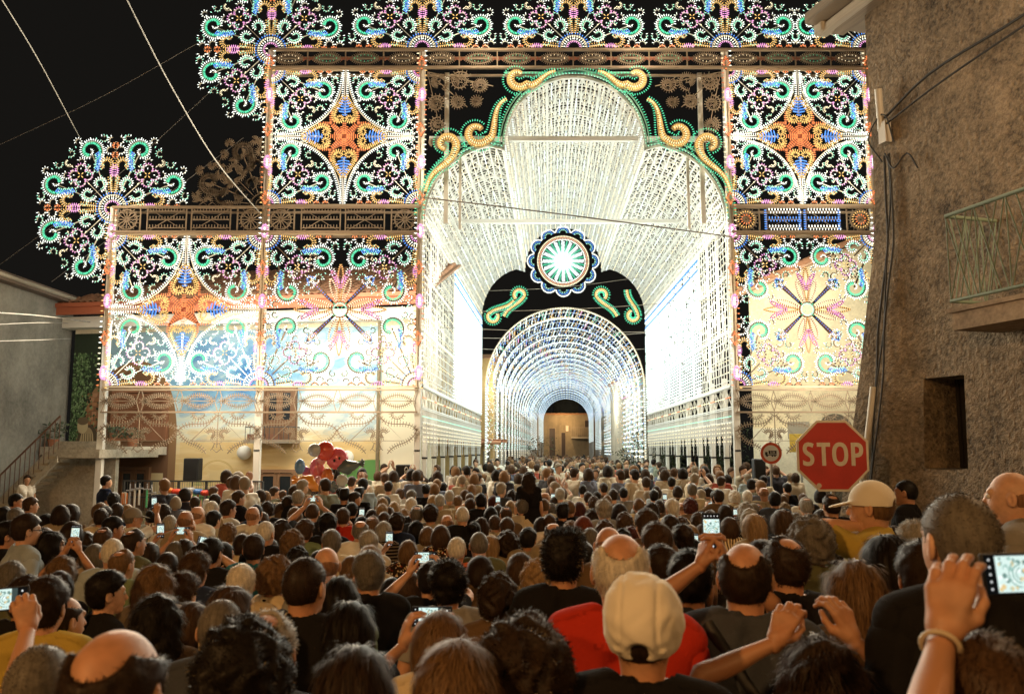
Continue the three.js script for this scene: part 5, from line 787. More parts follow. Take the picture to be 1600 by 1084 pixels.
// ---------- the light of the lamps ----------
// a street lamp with sodium light stands behind the camera; it is what warms the backs of the heads
function lampLight(kind, pos, r, g, b, k, soft, parent = scene) { const l = new THREE.PointLight(new THREE.Color().setRGB(r, g, b), k); l.name = kind; l.position.set(...pos); l.castShadow = true; l.shadow.radius = soft; parent.add(l); return l; }
for (const [x, z, y, k] of [[-6.5, 5, 6.4, 190], [3.2, 7, 6.2, 100]]) {
  const t = thing('street_lamp', x < 0 ? 'sodium street lamp on the left behind the viewer' : 'sodium street lamp on the right behind the viewer', 'street lamp', [x, 0.2, z]);
  mesh('pole', bar(V(0, 0, 0), V(0, y + 0.2, 0), 0.07, 0.045), M.iron, t); mesh('arm', tube([V(0, y + 0.15, 0), V(0.1, y + 0.4, -0.3), V(0.2, y + 0.35, -0.8)], 0.03), M.iron, t);
  const h = mesh('lamp_head', rbox(0.3, 0.14, 0.55, 0.05, 0.22, y + 0.34, -1.0), M.iron, t); mesh('lamp_glass', new THREE.SphereGeometry(0.12, 16, 8).scale(1, 0.5, 1.6).translate(0.22, y + 0.25, -1.0), glow(1, 0.6, 0.25, 6), h);
  lampLight('street_lamp_light', [x + 0.22, y + 0.05 + 0.2, z - 1.0], 1, 0.52, 0.18, k * 0.85, 8);
}
{ // added unseen lamp, nearer than the frame, raking the wall and warming the crowd
  const x = wallAt(6.2) - 0.75, t = thing('wall_lamp', 'sodium lamp bracketed on the near part of the rendered house', 'street lamp', [wallAt(6.2), 6.6, -6.2]);
  mesh('arm', bar(V(0.1, 0, 0), V(-0.75, 0.15, 0), 0.03), M.iron, t); const h = mesh('lamp_head', cyl(0.18, 0.05, 0.14, -0.75, 0.14, 0, 16), M.iron, t); mesh('lamp_glass', new THREE.SphereGeometry(0.1, 14, 8).scale(1, 0.6, 1).translate(-0.75, 0.06, 0), glow(1, 0.6, 0.25, 5), h);
  lampLight('added_wall_lamp_light', [x, 6.5, -6.2], 1, 0.66, 0.36, 36, 6);
}
// the light panels' own light: one soft light as large as each panel on either side of its bulbs
function panelLight(name, x, y, z, w, h, towards, c, k) { const l = new THREE.RectAreaLight(new THREE.Color().setRGB(...c), k, w, h); l.name = name; l.position.set(x, y, z); l.lookAt(...towards); scene.add(l); return l; }
const WARM = [1, 0.87, 0.66], CREAM = [1, 0.98, 0.86], COOL = [0.9, 1, 0.9];
for (const [x0, x1, y0, y1, f, b] of [[X0, X1, Y0, Y1, 4.2, 3.8], [X1, X2, Y0, Y1, 4.2, 4.9], [X3, X4, Y0, Y1, 4.2, 4.0], [X1, X2, Y2, Y3, 4.2, 0.6], [X3, X4, Y2, Y3, 4.2, 0.6]]) {
  const x = (x0 + x1) / 2, y = (y0 + y1) / 2, w = x1 - x0 - 0.2, h = y1 - y0 - 0.2;
  panelLight('light_display_front_light', x, y, FZ + 0.3, w, h, [x, y, 0], WARM, f * 3.6); panelLight('light_display_back_light', x, y, FZ - 0.3, w, h, [x, y - 4, -30], CREAM, b * 1.1);
}
for (const x of [X1, X2, (X2 + X3) / 2, X3]) panelLight('light_ornament_light', x, Y4 + 0.8, FZ + 0.3, 2.8, 1.5, [x, Y4 + 0.8, 0], WARM, 12);
panelLight('light_ornament_light', X0, (Y1 + Y2) / 2, FZ + 0.3, 2.8, 2.8, [X0, (Y1 + Y2) / 2, 0], WARM, 4);
for (const e of [-1, 1]) panelLight('gallery_wall_light', axis(33) + e * (HW * 0.97 - 0.3), 6.2, -33, 13.5, 4.2, [axis(33) - e * 4, 6.2, -33], COOL, 2.0);
panelLight('gallery_vault_light', axis(30), 9.2, -30, 5.5, 14, [axis(30), 0, -29.999], COOL, 2.6);
// added point lights with no bulb of their own, brightening timber and lattices
for (const [px, py, k] of [[225, 430, 6], [345, 560, 6], [470, 420, 6], [590, 560, 6], [470, 165, 6], [620, 230, 6], [1185, 160, 6], [1205, 470, 6], [1300, 250, 6], [150, 300, 4], [1300, 590, 6], [300, 640, 5], [520, 640, 5], [760, 60, 6], [1010, 60, 6]]) lampLight('facade_fill_light', at(px, py, 20.9).toArray(), 1, 0.83, 0.6, k * 1.7, 4);
for (const [d, x, y, k] of [[23.4, -2.6, 8.2, 20], [23.4, 2.6, 8.2, 20], [24, 0, 7.6, 24], [27, 0, 7.2, 34], [30.5, 0, 7.2, 34], [34, 0, 7.2, 34], [38, 0, 7, 26], [24.6, -3.2, 5.6, 12], [24.6, 3.2, 5.6, 12]]) lampLight('gallery_bulb_light', [axis(d) + x, y, -d], 0.92, 1, 0.88, k * 0.42, 3);
for (const d of [43, 50, 58, 67]) for (const s of [-2.6, 2.6]) lampLight('arch_bulb_light', [2.55 + s + (d - 41) * 0.06, 5.4, -d - 0.6], 0.95, 0.98, 0.9, 22, 3);
lampLight('door_lamp_light', at(884, 655, 102).toArray(), 1, 0.6, 0.25, 24, 6); lampLight('door_lamp_light', at(850, 670, 99).toArray(), 1, 0.7, 0.38, 50, 6);
// ---------- people: bodies, heads, hair and clothes as smooth joined fields ----------
function fieldMesh(fn, lo, hi, n) {
  const mc = new MarchingCubes(n, new THREE.MeshBasicMaterial(), false, false, 60000); mc.isolation = 0; const F = mc.field, h = n / 2;
  const c = [0, 1, 2].map((i) => (lo[i] + hi[i]) / 2), e = [0, 1, 2].map((i) => (hi[i] - lo[i]) / 2);
  for (let z = 0; z < n; z++) for (let y = 0; y < n; y++) for (let x = 0; x < n; x++) F[z * n * n + y * n + x] = (x < 2 || y < 2 || z < 2 || x > n - 3 || y > n - 3 || z > n - 3) ? -0.02 : -fn(c[0] + (x - h) / h * e[0], c[1] + (y - h) / h * e[1], c[2] + (z - h) / h * e[2]);
  mc.update();
  const p = mc.positionArray.slice(0, mc.count * 3); for (let i = 0; i < p.length; i++) p[i] = c[i % 3] + p[i] * e[i % 3];
  const g = mergeVertices(new THREE.BufferGeometry().setAttribute('position', new THREE.BufferAttribute(p, 3)), 1e-4); g.computeVertexNormals(); return g;
}
const smin = (a, b, k) => { const h = Math.max(k - Math.abs(a - b), 0) / k; return Math.min(a, b) - h * h * k / 4; }, smax = (a, b, k) => -smin(-a, -b, k);
const ell = (x, y, z, a, b, c) => { const q = Math.sqrt(x * x / (a * a) + y * y / (b * b) + z * z / (c * c)); return (q - 1) * Math.min(a, b, c); };
const cap = (x, y, z, ax, ay, az, bx, by, bz, ra, rb) => { const dx = bx - ax, dy = by - ay, dz = bz - az, t = clamp(((x - ax) * dx + (y - ay) * dy + (z - az) * dz) / (dx * dx + dy * dy + dz * dz), 0, 1), ux = x - ax - dx * t, uy = y - ay - dy * t, uz = z - az - dz * t; return Math.sqrt(ux * ux + uy * uy + uz * uz) - lerp(ra, rb, t); };
const N3 = (x, y, z, f) => Math.sin(f * x + 1.3 * Math.sin(f * y * 0.9)) * Math.sin(f * 1.1 * y + 1.2 * Math.sin(f * z)) * Math.sin(f * 0.95 * z + 1.7 + Math.sin(f * x * 0.7));
const HEADY = 1.6;
function blush(g) { const P = g.attributes.position, c = new Float32Array(P.count * 3); for (let i = 0; i < P.count; i++) { const x = P.getX(i), y = P.getY(i), z = P.getZ(i), k = 1 + 0.1 * N3(x, y, z, 55) + 0.09 * N3(x + 3, y, z, 130) + 0.06 * N3(x, y + 1, z, 17), r = 0.05 * N3(x, y, z + 2, 30); c[i * 3] = k * (1 + r); c[i * 3 + 1] = k * (1 - 0.4 * r); c[i * 3 + 2] = k * (1 - r); } return g.setAttribute('color', new THREE.BufferAttribute(c, 3)); }
const cran = (x, y, z) => ell(x, y - 0.012, z - 0.012, 0.077, 0.1, 0.097);
function headField(x, y, z, fem) {
  const ax = Math.abs(x); let d = cran(x, y, z);
  d = smin(d, ell(x, y + 0.045, z + 0.03, fem ? 0.054 : 0.059, 0.072, 0.062), 0.035); d = smin(d, cap(x, y, z, -0.012, -0.1, -0.066, 0.012, -0.1, -0.066, 0.018, 0.018), 0.03);
  d = smin(d, cap(x, y, z, 0, 0.004, -0.086, 0, -0.034, -0.106, 0.01, 0.014), 0.014); d = smin(d, cap(x, y, z, -0.034, 0.022, -0.08, 0.034, 0.022, -0.08, 0.012, 0.012), 0.016);
  d = smax(d, -(Math.hypot(ax - 0.031, y - 0.001, z + 0.1) - 0.016), 0.012); d = smin(d, cap(x, y, z, -0.018, -0.06, -0.088, 0.018, -0.06, -0.088, 0.01, 0.01), 0.01);
  d = smax(d, -cap(x, y, z, -0.02, -0.06, -0.1, 0.02, -0.06, -0.1, 0.003, 0.003), 0.004);
  let e = ell(ax - 0.083 - 0.25 * (z - 0.01), y + 0.01, z - 0.012, 0.011, 0.034, 0.021); e = smax(e, -ell(ax - 0.094, y + 0.008, z - 0.004, 0.008, 0.02, 0.011), 0.006); d = smin(d, e, 0.01);
  d = smin(d, cap(x, y, z, 0, -0.07, 0.022, 0, -0.178, 0.03, fem ? 0.047 : 0.056, fem ? 0.047 : 0.057), 0.03); return d;
}
function torso(x, y, z, fem, k) {
  const ax = Math.abs(x), sw = fem ? 0.145 : 0.17;
  let d = cap(ax, y, z, 0.075, 1.28, 0.01, 0.06, 0.98, 0, fem ? 0.1 : 0.118, fem ? 0.09 : 0.112);
  d = smin(d, cap(ax, y, z, 0.02, 1.46, 0.035, sw, 1.395, 0.015, 0.05, 0.06), 0.07); d = smin(d, cap(ax, y, z, 0.06, 1.3, 0.05, 0.1, 1.2, 0.05, 0.09, 0.08), 0.06);
  d = smin(d, cap(ax, y, z, 0.07, 0.95, 0.02, 0.09, 0.86, 0.02, fem ? 0.118 : 0.108, fem ? 0.11 : 0.1), 0.07);
  if (fem) d = smin(d, Math.hypot(ax - 0.075, y - 1.22, z + 0.095) - 0.055, 0.05); else d = smin(d, cap(x, y, z, 0, 1.1, -0.05, 0, 1.0, -0.05, 0.09, 0.09), 0.06);
  return d - k;
}
const legs = (x, y, z, sit, k) => { const ax = Math.abs(x), K = sit ? [0.13, 0.84, -0.4] : [0.095, 0.5, -0.01], A = sit ? [0.13, 0.45, -0.36] : [0.095, 0.09, 0.02]; let d = cap(ax, y, z, 0.085, 0.9, 0.01, ...K, 0.088, 0.056); d = smin(d, cap(ax, y, z, ...K, ...A, 0.056, 0.038), 0.03); d = smin(d, cap(ax, y, z, ...A, A[0] + 0.02, A[1] - 0.05, A[2] - 0.15, 0.036, 0.03), 0.03); return d - k; };
const RES = { near: [52, 54, 46], mid: [30, 34, 26], far: [18, 20, 18] };
const geoCache = new Map(), cached = (key, f) => { if (!geoCache.has(key)) geoCache.set(key, f()); return geoCache.get(key); };
const headGeo = (lod, fem) => cached('h' + lod + fem, () => fieldMesh((x, y, z) => headField(x, y, z, fem), [-0.115, -0.21, -0.135], [0.115, 0.13, 0.13], RES[lod][0]).translate(0, HEADY, 0));
const trunkGeo = (lod, fem, sit) => cached('b' + lod + fem + sit, () => fieldMesh((x, y, z) => smin(torso(x, y, z, fem, -0.016 * smooth(1.44, 1.37, y)), legs(x, y, z, sit, 0), 0.05), [-0.3, -0.02, sit ? -0.62 : -0.22], [0.3, 1.56, 0.22], RES[lod][1]));
const fold = (x, y, z) => 0.0075 * Math.sin(x * 26 + y * 9 + 2 * Math.sin(y * 14)) * Math.sin(y * 11 + x * 7) + 0.0035 * Math.sin(x * 44 - y * 30 + 2 * Math.sin(x * 20));
const shirtGeo = (lod, fem) => cached('s' + lod + fem, () => fieldMesh((x, y, z) => { let d = torso(x, y, z, fem, 0.019 + 0.008 * smooth(1.2, 0.95, y)) + fold(x, y, z); d = smax(d, 0.84 - y, 0.01); d = smax(d, -(Math.hypot(x, (y - 1.5) * 1.15, z - 0.005) - 0.085), 0.008); return smax(d, y - 1.5 - 0.4 * z, 0.01); }, [-0.29, 0.8, -0.24], [0.29, 1.56, 0.24], RES[lod][1]));
const trouserGeo = (lod, sit) => cached('t' + lod + sit, () => fieldMesh((x, y, z) => { let d = smin(legs(x, y, z, sit, 0.014), cap(Math.abs(x), y, z, 0.06, 0.94, 0.01, 0.085, 0.88, 0.015, 0.112, 0.112), 0.05); d = smax(d, sit ? 0.5 - y - (z > -0.2 ? 1 : 0) : 0.12 - y, 0.01); return smax(d, y - 0.99, 0.01); }, [-0.3, 0.05, sit ? -0.6 : -0.2], [0.3, 1.05, 0.22], RES[lod][2]));
const shoeGeo = (sit) => cached('sh' + sit, () => join([-1, 1].map((s) => new THREE.SphereGeometry(1, 10, 8).scale(0.05, 0.045, 0.13).translate(s * (sit ? 0.14 : 0.105), sit ? 0.4 : 0.045, sit ? -0.43 : -0.05))));
// hand: wrist at the origin, fingers up, palm to -z, thumb to +x
function handField(x, y, z, curl) {
  let d = cap(x, y, z, 0, -0.01, 0, 0, 0.02, 0, 0.024, 0.026); const F = [[-0.03, 0.078, 0.62], [-0.011, 0.09, 0.7], [0.01, 0.092, 0.72], [0.03, 0.086, 0.64]].map(([fx, fy, l], i) => [fx, fy, [0.033, 0.041, 0.044, 0.039][i]]);
  for (const [fx, fy] of F) d = smin(d, cap(x, y, z, fx * 0.45, 0.015, 0, fx, fy, 0, 0.016, 0.0125), 0.014);
  for (const [fx, fy, l] of F) { let px = fx, py = fy, pz = 0, a = 0; for (let s = 0; s < 3; s++) { a += curl * [0.55, 0.85, 0.6][s]; const q = l * [1, 0.68, 0.52][s], nx = px + fx * 0.06, ny = py + q * Math.cos(a), nz = pz - q * Math.sin(a); d = smin(d, cap(x, y, z, px, py, pz, nx, ny, nz, 0.0105 - s * 0.0012, 0.0095 - s * 0.0012), 0.005); px = nx; py = ny; pz = nz; } }
  const c = 0.35 + 0.4 * curl; d = smin(d, cap(x, y, z, 0.015, 0.015, -0.004, 0.042, 0.045, -0.014 - 0.01 * curl, 0.017, 0.0135), 0.014); d = smin(d, cap(x, y, z, 0.042, 0.045, -0.014 - 0.01 * curl, 0.055 - 0.012 * c, 0.077, -0.03 * c - 0.012, 0.012, 0.0105), 0.006); return smin(d, cap(x, y, z, 0.055 - 0.012 * c, 0.077, -0.03 * c - 0.012, 0.056 - 0.03 * c, 0.102, -0.05 * c - 0.012, 0.0105, 0.009), 0.005);
}
const handGeo = (lod, curl) => cached('hand' + lod + curl, () => fieldMesh((x, y, z) => handField(x, y, z, curl), [-0.075, -0.05, -0.11], [0.09, 0.215, 0.045], lod === 'near' ? 50 : lod === 'mid' ? 26 : 16));
function loft(pts, radii, rings = 18, seg = 10) { // a tapered limb
  const c = new THREE.CatmullRomCurve3(pts, false, 'centripetal'), fr = c.computeFrenetFrames(rings, false), p = [], ix = [];
  for (let k = 0; k <= rings; k++) { const t = k / rings, o = c.getPoint(t), f = t * (radii.length - 1), i = Math.min(radii.length - 2, Math.floor(f)), r = lerp(radii[i], radii[i + 1], smooth(0, 1, f - i)); for (let s = 0; s < seg; s++) { const a = s / seg * 2 * PI, v = o.clone().addScaledVector(fr.normals[k], r * Math.cos(a)).addScaledVector(fr.binormals[k], r * Math.sin(a)); p.push(v.x, v.y, v.z); } if (k) for (let s = 0; s < seg; s++) { const a = (k - 1) * seg + s, b = (k - 1) * seg + (s + 1) % seg; ix.push(a, b, b + seg, a, b + seg, a + seg); } }
  const g = new THREE.BufferGeometry().setAttribute('position', new THREE.Float32BufferAttribute(p, 3)); g.setIndex(ix); g.computeVertexNormals(); return g;
}
function ik(S, T, hint, l1 = 0.29, l2 = 0.27) { const d = T.clone().sub(S); let L = d.length(); const k = Math.max(1, L / ((l1 + l2) * 0.985)); l1 *= k; l2 *= k; L = Math.min(L, (l1 + l2) * 0.985); const u = d.clone().normalize(), a = (l1 * l1 - l2 * l2 + L * L) / (2 * L), h = Math.sqrt(Math.max(0, l1 * l1 - a * a)), n = hint.clone().addScaledVector(u, -hint.dot(u)).normalize(); return S.clone().addScaledVector(u, a).addScaledVector(n, h); }
function arm(lod, side, fem, target, dir, palm, curl, hint) { // returns [skin geometries, sleeve geometry]
  const sw = fem ? 0.155 : 0.185, S = V(side * sw, 1.385, 0.015), W = target ?? V(side * (sw + 0.07), 0.89, -0.06), E = target ? ik(S, W, hint ?? V(side * 0.9, -0.6, 0.1)) : V(side * (sw + 0.065), 1.12, 0.035), k = fem ? 0.86 : 1;
  const seg = lod === 'far' ? 6 : 10, rings = lod === 'far' ? 8 : 18;
  const skin = loft([S, S.clone().lerp(E, 0.5), E, E.clone().lerp(W, 0.35), W], [0.054, 0.047, 0.039, 0.04, 0.026].map((r) => r * k), rings, seg);
  const fd = (dir ?? W.clone().sub(E)).clone().normalize(), pl = (palm ?? V(-side, 0, 0)).clone(); pl.addScaledVector(fd, -pl.dot(fd)).normalize();
  const zz = pl.clone().negate(), xx = fd.clone().cross(zz), m = new THREE.Matrix4().makeBasis(xx.clone(), fd, zz).setPosition(W), hg = handGeo(lod, curl ?? 0.5).clone();
  const flip = xx.dot(V(0, 0, -1)) < 0 && !target ? -1 : (target && xx.x * side > 0 ? -1 : 1); if (flip < 0) { hg.scale(-1, 1, 1); const ix = hg.index.array; for (let i = 0; i < ix.length; i += 3) { const t = ix[i]; ix[i] = ix[i + 1]; ix[i + 1] = t; } hg.computeVertexNormals(); }
  hg.applyMatrix4(m); const el = S.clone().lerp(E, 0.62);
  const sleeve = loft([S.clone().lerp(V(side * 0.1, 1.38, 0.015), 0.5), S.clone().lerp(E, 0.06), S.clone().lerp(E, 0.35), el], [0.066, 0.071, 0.066, 0.066].map((r) => r * (fem ? 0.84 : 1)), lod === 'far' ? 5 : 10, seg);
  return [[skin, hg], sleeve, { E, W }];
}
// ---------- hair ----------
const earCut = (x, y, z) => -ell(Math.abs(x) - 0.088, y + 0.012, z - 0.004, 0.022, 0.03, 0.02);
const hairMask = (x, y, z, nape = -0.08) => Math.max(nape - y, (-z - 0.016 - 1.5 * Math.max(0, y - 0.018)) * 0.6, earCut(x, y, z), Math.min(0.03 - z, -0.008 - y));
const faceMask = (x, y, z, low = -0.13) => Math.max(low - y, Math.min((-z - 0.045 - 1.0 * Math.max(0, y - 0.03)) * 0.7, 0.2));
const HAIR = {
  crop: { f: (x, y, z) => Math.max(cran(x, y, z) - 0.007, hairMask(x, y, z)), s: [0.006, 0.9, 0.3, 0.4], n: 1500 },
  short: { f: (x, y, z) => Math.max(cran(x, y, z) - 0.013 - 0.01 * smooth(0.0, 0.09, y) - 0.004 * N3(x, y, z, 55), hairMask(x, y, z)), s: [0.015, 0.32, 0.6, 0.35], n: 1900 },
  tousled: { f: (x, y, z) => Math.max(cran(x, y, z) - 0.018 - 0.014 * smooth(0.0, 0.08, y) - 0.009 * N3(x, y, z, 42), hairMask(x, y, z)), s: [0.022, 0.45, 0.4, 0.6], n: 2000 },
  quiff: { f: (x, y, z) => Math.max(smin(cran(x, y, z) - 0.012, (Math.pow(Math.pow(Math.abs(x) / 0.077, 4) + Math.pow(Math.abs(y - 0.078 - 0.12 * x) / 0.062, 4) + Math.pow(Math.abs(z) / 0.094, 4), 0.25) - 1) * 0.062, 0.02) - 0.003 * N3(x, y, z, 60), hairMask(x, y, z)), s: [0.02, 0.6, 0.1, 0.3], n: 1900 },
  fringe: { f: (x, y, z) => smax(Math.max(cran(x, y, z) - 0.011 - 0.003 * N3(x, y, z, 60), hairMask(x, y, z)), -Math.min(Math.hypot(x, y - 0.145, z + 0.02) - 0.108, Math.hypot(x * 1.1, y - 0.1, z - 0.075) - 0.062), 0.022), s: [0.01, 0.4, 0.6, 0.35], n: 1300 },
  thin: { f: (x, y, z) => smax(Math.max(cran(x, y, z) - 0.01 - 0.004 * N3(x, y, z, 70), hairMask(x, y, z)), -(Math.hypot(x, y - 0.13, z - 0.06) - 0.055), 0.03), s: [0.012, 0.5, 0.5, 0.45], n: 1300 },
  bald: { f: (x, y, z) => smax(Math.max(cran(x, y, z) - 0.003, hairMask(x, y, z)), -(Math.hypot(x, y - 0.12, z) - 0.155 + 0.02), 0.005), s: [0.003, 0.9, 0.3, 0.4], n: 500 },
  bob: { f: (x, y, z) => Math.max(ell(x, y + 0.018, z - 0.014, 0.108 + 0.008 * smooth(0.02, -0.1, y), 0.145, 0.124) - 0.004 * N3(x, y, z, 40), faceMask(x, y, z, -0.125)), s: [0.04, 0.1, 1, 0.16], n: 2400 },
  long: { f: (x, y, z) => Math.max(smin(ell(x, y + 0.01, z - 0.014, 0.103, 0.135, 0.121), ell(x, y + 0.22, z - 0.075, 0.108, 0.24, 0.055), 0.06) - 0.003 * Math.sin(x * 130), faceMask(x, y, z, -0.5)), s: [0.055, 0.07, 1, 0.1], n: 2800, low: -0.5 },
  wavy: { f: (x, y, z) => Math.max(smin(ell(x, y + 0.01, z - 0.014, 0.108, 0.138, 0.124), ell(x, y + 0.2, z - 0.07, 0.128, 0.24, 0.065), 0.06) - 0.012 * N3(x, y, z, 38), faceMask(x, y, z, -0.48)), s: [0.045, 0.2, 1, 0.45], n: 2800, low: -0.5 },
  curly: { f: (x, y, z) => Math.max(cran(x, y, z) - 0.034 - 0.013 * N3(x, y, z, 52), Math.max(-0.09 - y, (-z - 0.05 - Math.max(0, y - 0.01)) * 0.7)), s: [0.012, 0.45, 0.2, 1], n: 3400 },
  afro: { f: (x, y, z) => Math.max(cran(x, y + 0.008, z - 0.01) - 0.06 - 0.017 * N3(x, y, z, 44), Math.max(-0.15 - y, (-z - 0.05 - Math.max(0, y - 0.0)) * 0.7)), s: [0.014, 0.5, 0.15, 1], n: 4200 },
  bun: { f: (x, y, z) => smin(Math.max(cran(x, y, z) - 0.013, hairMask(x, y, z, -0.075)), ell(x, y - 0.06, z - 0.135, 0.045, 0.042, 0.04) - 0.004 * N3(x, y, z, 70), 0.015), s: [0.02, 0.3, 0.4, 0.5], n: 1800 },
  pony: { f: (x, y, z) => smin(Math.max(cran(x, y, z) - 0.013, hairMask(x, y, z, -0.075)), cap(x, y, z, 0, 0.03, 0.125, 0.01, -0.2, 0.12, 0.032, 0.014), 0.02), s: [0.035, 0.2, 1, 0.3], n: 2000, low: -0.28 },
};
function strands(g, n, [len, out, down, wild], s0) { // thin tapering hairs on the surface
  let s = s0; const R = () => { s = (s * 1664525 + 1013904223) >>> 0; return s / 4294967296; };
  const P = g.attributes.position, Nn = g.attributes.normal, I = g.index, nt = I.count / 3, area = new Float32Array(nt), a = V(0, 0, 0), b = V(0, 0, 0), c = V(0, 0, 0); let tot = 0;
  for (let t = 0; t < nt; t++) { a.fromBufferAttribute(P, I.getX(t * 3)); b.fromBufferAttribute(P, I.getX(t * 3 + 1)).sub(a); c.fromBufferAttribute(P, I.getX(t * 3 + 2)).sub(a); tot += b.cross(c).length(); area[t] = tot; }
  const pos = [], nor = [], col = [];
  for (let k = 0; k < n; k++) {
    const q = R() * tot; let lo = 0, hi = nt - 1; while (lo < hi) { const m = (lo + hi) >> 1; if (area[m] < q) lo = m + 1; else hi = m; }
    const i0 = I.getX(lo * 3), i1 = I.getX(lo * 3 + 1), i2 = I.getX(lo * 3 + 2); let u = R(), v = R(); if (u + v > 1) { u = 1 - u; v = 1 - v; } const w = 1 - u - v;
    const p = V(P.getX(i0) * w + P.getX(i1) * u + P.getX(i2) * v, P.getY(i0) * w + P.getY(i1) * u + P.getY(i2) * v, P.getZ(i0) * w + P.getZ(i1) * u + P.getZ(i2) * v), nm = V(Nn.getX(i0), Nn.getY(i0), Nn.getZ(i0));
    if (nm.y < -0.7) continue;
    const flow = V(p.x * 6 * Math.max(0, nm.y), -1, (p.z - 0.02) * 6 * Math.max(0, nm.y) + 0.25 * Math.max(0, nm.y)); flow.addScaledVector(nm, -flow.dot(nm)); flow.normalize().multiplyScalar(down); const d = nm.clone().multiplyScalar(out).add(flow).add(V(R() - 0.5, R() - 0.5, R() - 0.5).multiplyScalar(2 * wild)).normalize(), l = len * (0.5 + R()), wd = d.clone().cross(nm).normalize().multiplyScalar(Math.min(0.0011, len * 0.05 + 0.0005)), mid = p.clone().addScaledVector(d, l * 0.5).addScaledVector(nm, 0.12 * l), tip = p.clone().addScaledVector(d, l).addScaledVector(nm, -0.05 * l); p.addScaledVector(nm, -0.002);
    const A = p.clone().add(wd), B = p.clone().sub(wd), C = mid.clone().add(wd), D = mid.clone().sub(wd), kk = 0.75 + 0.6 * R();
    for (const e of [A, D, B, A, C, D, C, tip, D]) { pos.push(e.x, e.y, e.z); nor.push(nm.x, nm.y, nm.z); col.push(kk, kk, kk); }
  }
  const o = new THREE.BufferGeometry(); o.setAttribute('position', new THREE.Float32BufferAttribute(pos, 3)); o.setAttribute('normal', new THREE.Float32BufferAttribute(nor, 3)); o.setAttribute('color', new THREE.Float32BufferAttribute(col, 3)); o.setIndex(Array.from({ length: pos.length / 3 }, (_, i) => i)); return o;
}
const hairGeo = (style, lod) => cached('hair' + style + lod, () => {
  const H = HAIR[style], low = H.low ?? -0.2, wide = style === 'afro' ? 0.2 : 0.16, g = fieldMesh(H.f, [-wide, low, -wide], [wide, 0.24, wide + 0.03], lod === 'near' ? 58 : lod === 'mid' ? 34 : 20);
  const P = g.attributes.position, col = []; for (let i = 0; i < P.count; i++) { const x = P.getX(i), y = P.getY(i), z = P.getZ(i), a = Math.atan2(x, z), k = 0.85 + 0.22 * Math.sin(a * 34 + 3 * Math.sin(y * 20)) * Math.sin(a * 13 + 1) + 0.15 * N3(x, y, z, 90); col.push(k, k, k); } g.setAttribute('color', new THREE.Float32BufferAttribute(col, 3));
  const n = lod === 'near' ? H.n * 2.6 : lod === 'mid' ? H.n * 0.8 : 0; return (n ? join([g, strands(g, n, H.s, style.length * 977 + style.charCodeAt(1))]) : g).translate(0, HEADY, 0);
});
const capGeo = (lod, kind) => cached('cap' + lod + kind, () => fieldMesh((x, y, z) => { let d = kind === 'flat' ? Math.max(ell(x, y - 0.03, z - 0.014, 0.108, 0.118, 0.128) - 0.007 * N3(x, y, z, 24) - 0.003 * N3(x, y, z, 60) + 0.004 * Math.exp(-((Math.abs(x) - 0.045) ** 2) / 0.00004), -0.045 - y - 0.12 * z) : Math.max(ell(x, y - 0.02, z - 0.012, 0.094, 0.112, 0.115), 0.005 - y); d = smax(d, -ell(x, y + (kind === 'flat' ? 0.045 : -0.01), z - 0.15, 0.045, 0.038, 0.06), 0.006); d = smin(d, cap(x, y, z, -0.06, -0.03 + (kind === 'flat' ? 0 : 0.04), 0.095, 0.06, -0.03 + (kind === 'flat' ? 0 : 0.04), 0.095, 0.006, 0.006), 0.01); return smin(d, Math.max(ell(x, y - 0.015 - 0.25 * (z + 0.1), z + 0.13, 0.075, 0.009, 0.075), -0.005), 0.01); }, [-0.14, -0.1, -0.23], [0.14, 0.18, 0.17], lod === 'near' ? 58 : lod === 'mid' ? 36 : 20).translate(0, HEADY, 0));
const eyeGeo = cached('eye', () => { const g = join([-1, 1].map((s) => new THREE.SphereGeometry(0.0125, 12, 8).rotateX(-PI / 2).translate(s * 0.031, HEADY + 0.001, -0.0845))), P = g.attributes.position, c = []; for (let i = 0; i < P.count; i++) { const k = P.getZ(i) < -0.0945 ? 0.03 : 0.6; c.push(k, k * 0.95, k * 0.9); } return g.setAttribute('color', new THREE.Float32BufferAttribute(c, 3)); });
const glassesGeo = cached('glasses', () => join([...[-1, 1].map((s) => new THREE.TorusGeometry(0.024, 0.0028, 6, 20).translate(s * 0.033, HEADY, -0.112)), ...[-1, 1].map((s) => bar(V(s * 0.057, HEADY + 0.006, -0.11), V(s * 0.09, HEADY + 0.004, 0.02), 0.0028)), bar(V(-0.01, HEADY + 0.003, -0.113), V(0.01, HEADY + 0.003, -0.113), 0.0025)]));
// ---------- materials of people ----------
const skinTex = fbm(256, 8, 5, 311), skinBump = dataTex(256, (x, y, i) => [skinTex[i], skinTex[i], skinTex[i]], false, 1);
const skins = [[0.52, 0.28, 0.16], [0.45, 0.23, 0.125], [0.38, 0.185, 0.095], [0.58, 0.34, 0.22]].map((c) => new THREE.MeshPhysicalMaterial({ color: new THREE.Color().setRGB(...c), roughness: 0.55, vertexColors: true, sheen: 0.3, sheenColor: new THREE.Color().setRGB(0.7, 0.6, 0.48), sheenRoughness: 0.4 }));
const hairCol = { k: [0.012, 0.009, 0.007], d: [0.03, 0.018, 0.011], b: [0.065, 0.036, 0.019], l: [0.15, 0.085, 0.04], n: [0.3, 0.19, 0.09], g: [0.14, 0.125, 0.105], G: [0.33, 0.3, 0.25], W: [0.62, 0.57, 0.48], r: [0.17, 0.04, 0.015], m: [0.07, 0.018, 0.014], s: [0.24, 0.125, 0.07] };
